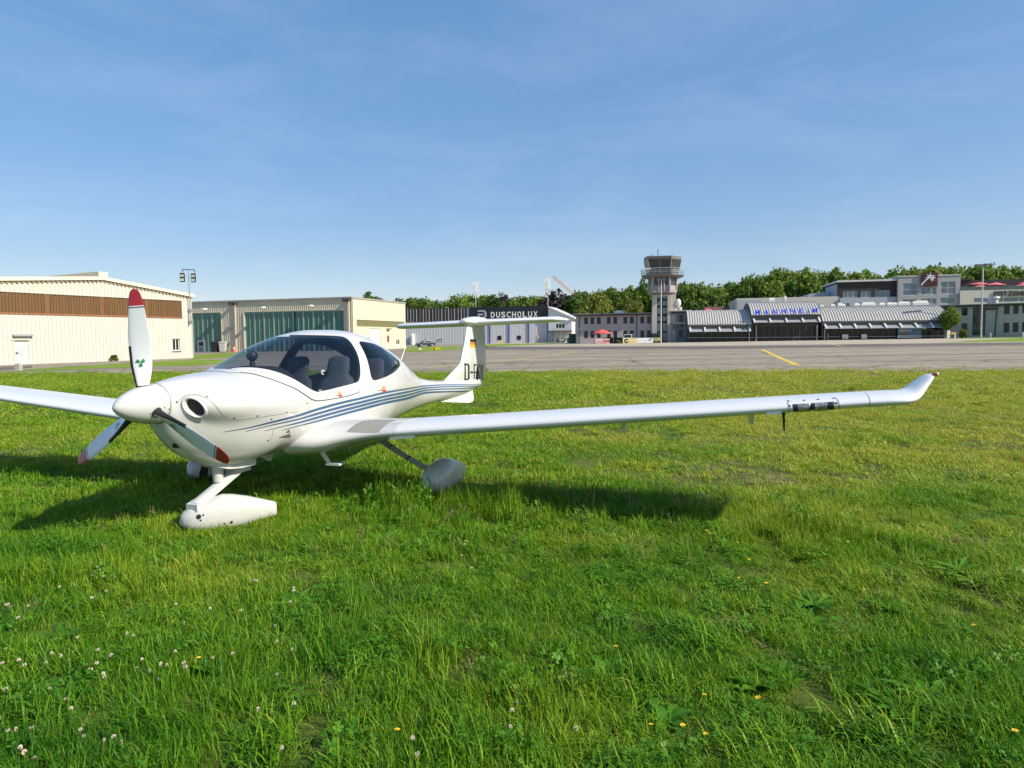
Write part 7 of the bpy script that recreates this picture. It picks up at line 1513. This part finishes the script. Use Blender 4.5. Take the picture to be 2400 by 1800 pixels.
# taller seed heads along the shadow edge and by the wheels
g_ = np.random.default_rng(77); sx_, sy_ = [], []
for k in range(150): u = g_.uniform(1020, 1720); v = 1150+(u-1020)*.055+g_.normal(10, 14); p = ground(u, v); sx_.append(p[0]); sy_.append(p[1])
for k in range(80): u = g_.uniform(100, 1700); p = ground(u if not 360 < u < 700 else u+400, g_.uniform(1180, 1330)); sx_.append(p[0]); sy_.append(p[1])
sx_, sy_ = np.array(sx_), np.array(sy_); n = len(sx_)
scatter('seed_head_grass', [stalks(61, .06, 3, .17), stalks(62, .05, 2, .21), patch(63, .06, 26, .12, .21, .006, .4)], np.stack([sx_, sy_, GS*sx_], -1), np.stack([0*sx_, 0*sx_, g_.uniform(0, 6.28, n)], -1), np.ones((n, 3))*g_.uniform(.8, 1.15, n)[:, None], g_.choice(3, n, p=[.3, .25, .45]))
# flowers, each a thing of its own
def flower_mesh(kind):
    b = MB(); g = random.Random(3)
    if kind == 'clover':
        b.tube((0, 0, -.01), (.004, .002, .105), .0012, .001, 5, 0)
        for k in range(46):
            a = k*2.4; t = math.acos(1-1.55*(k+.5)/46); d = Vector((math.sin(t)*math.cos(a), math.sin(t)*math.sin(a), math.cos(t))); c = Vector((.004, .002, .105)); s = d.orthogonal().normalized()*.0022; e = d.cross(s)
            b.add([c+d*.003-s, c+d*.003+s, c+d*.0125+e*.5+s*.5, c+d*.0125+e*.5-s*.5], [(0, 1, 2, 3)], 1 if t < 1.75 else 2)
    else:
        b.tube((0, 0, -.01), (0, 0, .12), .0014, .001, 5, 0)
        for k in range(14):
            a = k*2*math.pi/14; x, y = math.cos(a), math.sin(a); w = .0038
            b.add([(-y*w*.4, x*w*.4, .121), (y*w*.4, -x*w*.4, .121), (x*.016+y*w, y*.016-x*w, .127), (x*.019, y*.019, .126), (x*.016-y*w, y*.016+x*w, .127)], [(0, 1, 2, 3, 4)], 1)
        b.ball((0, 0, .124), .006, 8, 5, 2, (1, 1, .5))
    st = mat('flower_stalk', (.07, .13, .03), .7, var=.1); ms = [st, mat('clover_white', (.64, .58, .48), .8, var=.1), mat('clover_brown', (.42, .28, .20), .8, var=.1)] if kind == 'clover' else [st, mat('petal_yellow', (.75, .50, .01), .6, var=.06), mat('flower_centre', (.6, .35, .01), .7, var=.05)]
    o = b.build(kind, ms); me = o.data; bpy.data.objects.remove(o); return me
CLV, YLW = flower_mesh('clover'), flower_mesh('hawkbit')
def flowers(me, name, label, cat, group, spots, s0):
    for i, (x, y) in enumerate(spots):
        p = ground(x, y, .07); o = bpy.data.objects.new(name, me); COL.objects.link(o); k = s0*rt.uniform(.8, 1.2); o.location = (p[0], p[1], GS*p[0]); o.scale = (k*1.15, k*1.15, rt.uniform(.75, 1.0)); o.rotation_euler = (rt.uniform(-.25, .25), rt.uniform(-.25, .25), rt.uniform(0, 6.28)); tag(o, label, cat, group)
z5 = lambda x, y: (x*.31646, 1300+y*.31646)
cl = [z5(*q) for q in ((205, 30), (700, 122), (735, 140), (695, 168), (755, 185), (855, 190), (540, 240), (655, 330), (795, 300), (445, 248), (1115, 78), (1258, 130), (1300, 372), (1550, 432), (1775, 445), (1900, 222), (2170, 255), (2165, 380), (2188, 288), (185, 400), (60, 412), (590, 635), (518, 738), (766, 725), (790, 775), (400, 775), (468, 806), (335, 832), (205, 815), (155, 828), (20, 735), (945, 622), (992, 612), (1318, 765), (1578, 815), (1715, 768), (2170, 745), (2040, 578), (665, 850), (640, 888), (990, 885), (1116, 885), (1216, 858), (1378, 875), (1088, 800), (755, 940), (788, 930), (1145, 962), (65, 1050), (500, 1210), (15, 1265), (90, 1330), (145, 1322), (228, 1350), (630, 1342), (672, 1376), (752, 1415), (845, 1385), (110, 1500), (243, 1490), (245, 1545), (1345, 520), (10, 830), (130, 490))]
for k in range(14):
    x = rt.uniform(0, 720)**1.0; y = 1300+(rt.random()**1.3)*490; cl.append((x, y))
for k in range(12): cl.append((rt.uniform(850, 1500), rt.uniform(1240, 1780)))
for k in range(10): cl.append((rt.uniform(10, 420), rt.uniform(985, 1140)))
flowers(CLV, 'clover_flower', 'small whitish clover flower head standing in the lawn', 'flower', 'white clover flowers in the lawn', cl, .6)
yl = [(1441, 1530), (1655, 1655), (1790, 1656), (2377, 1742), (1525, 1720), (1600, 1718), (1660, 1733), (920, 1740), (464, 1556), (1735, 1363), (1792, 1376), (1812, 1376), (1905, 1313), (1627, 1260), (1650, 1258), (2038, 1350), (2348, 1316), (2026, 1391), (1755, 1320), (1085, 1276), (1722, 1280), (2010, 1040), (1840, 905), (560, 1000), (118, 1026), (290, 1050), (1395, 1085), (2290, 1480), (1990, 1280)]
flowers(YLW, 'yellow_flower', 'small yellow flower on a thin stalk in the lawn', 'flower', 'yellow flowers in the lawn', yl, .5)
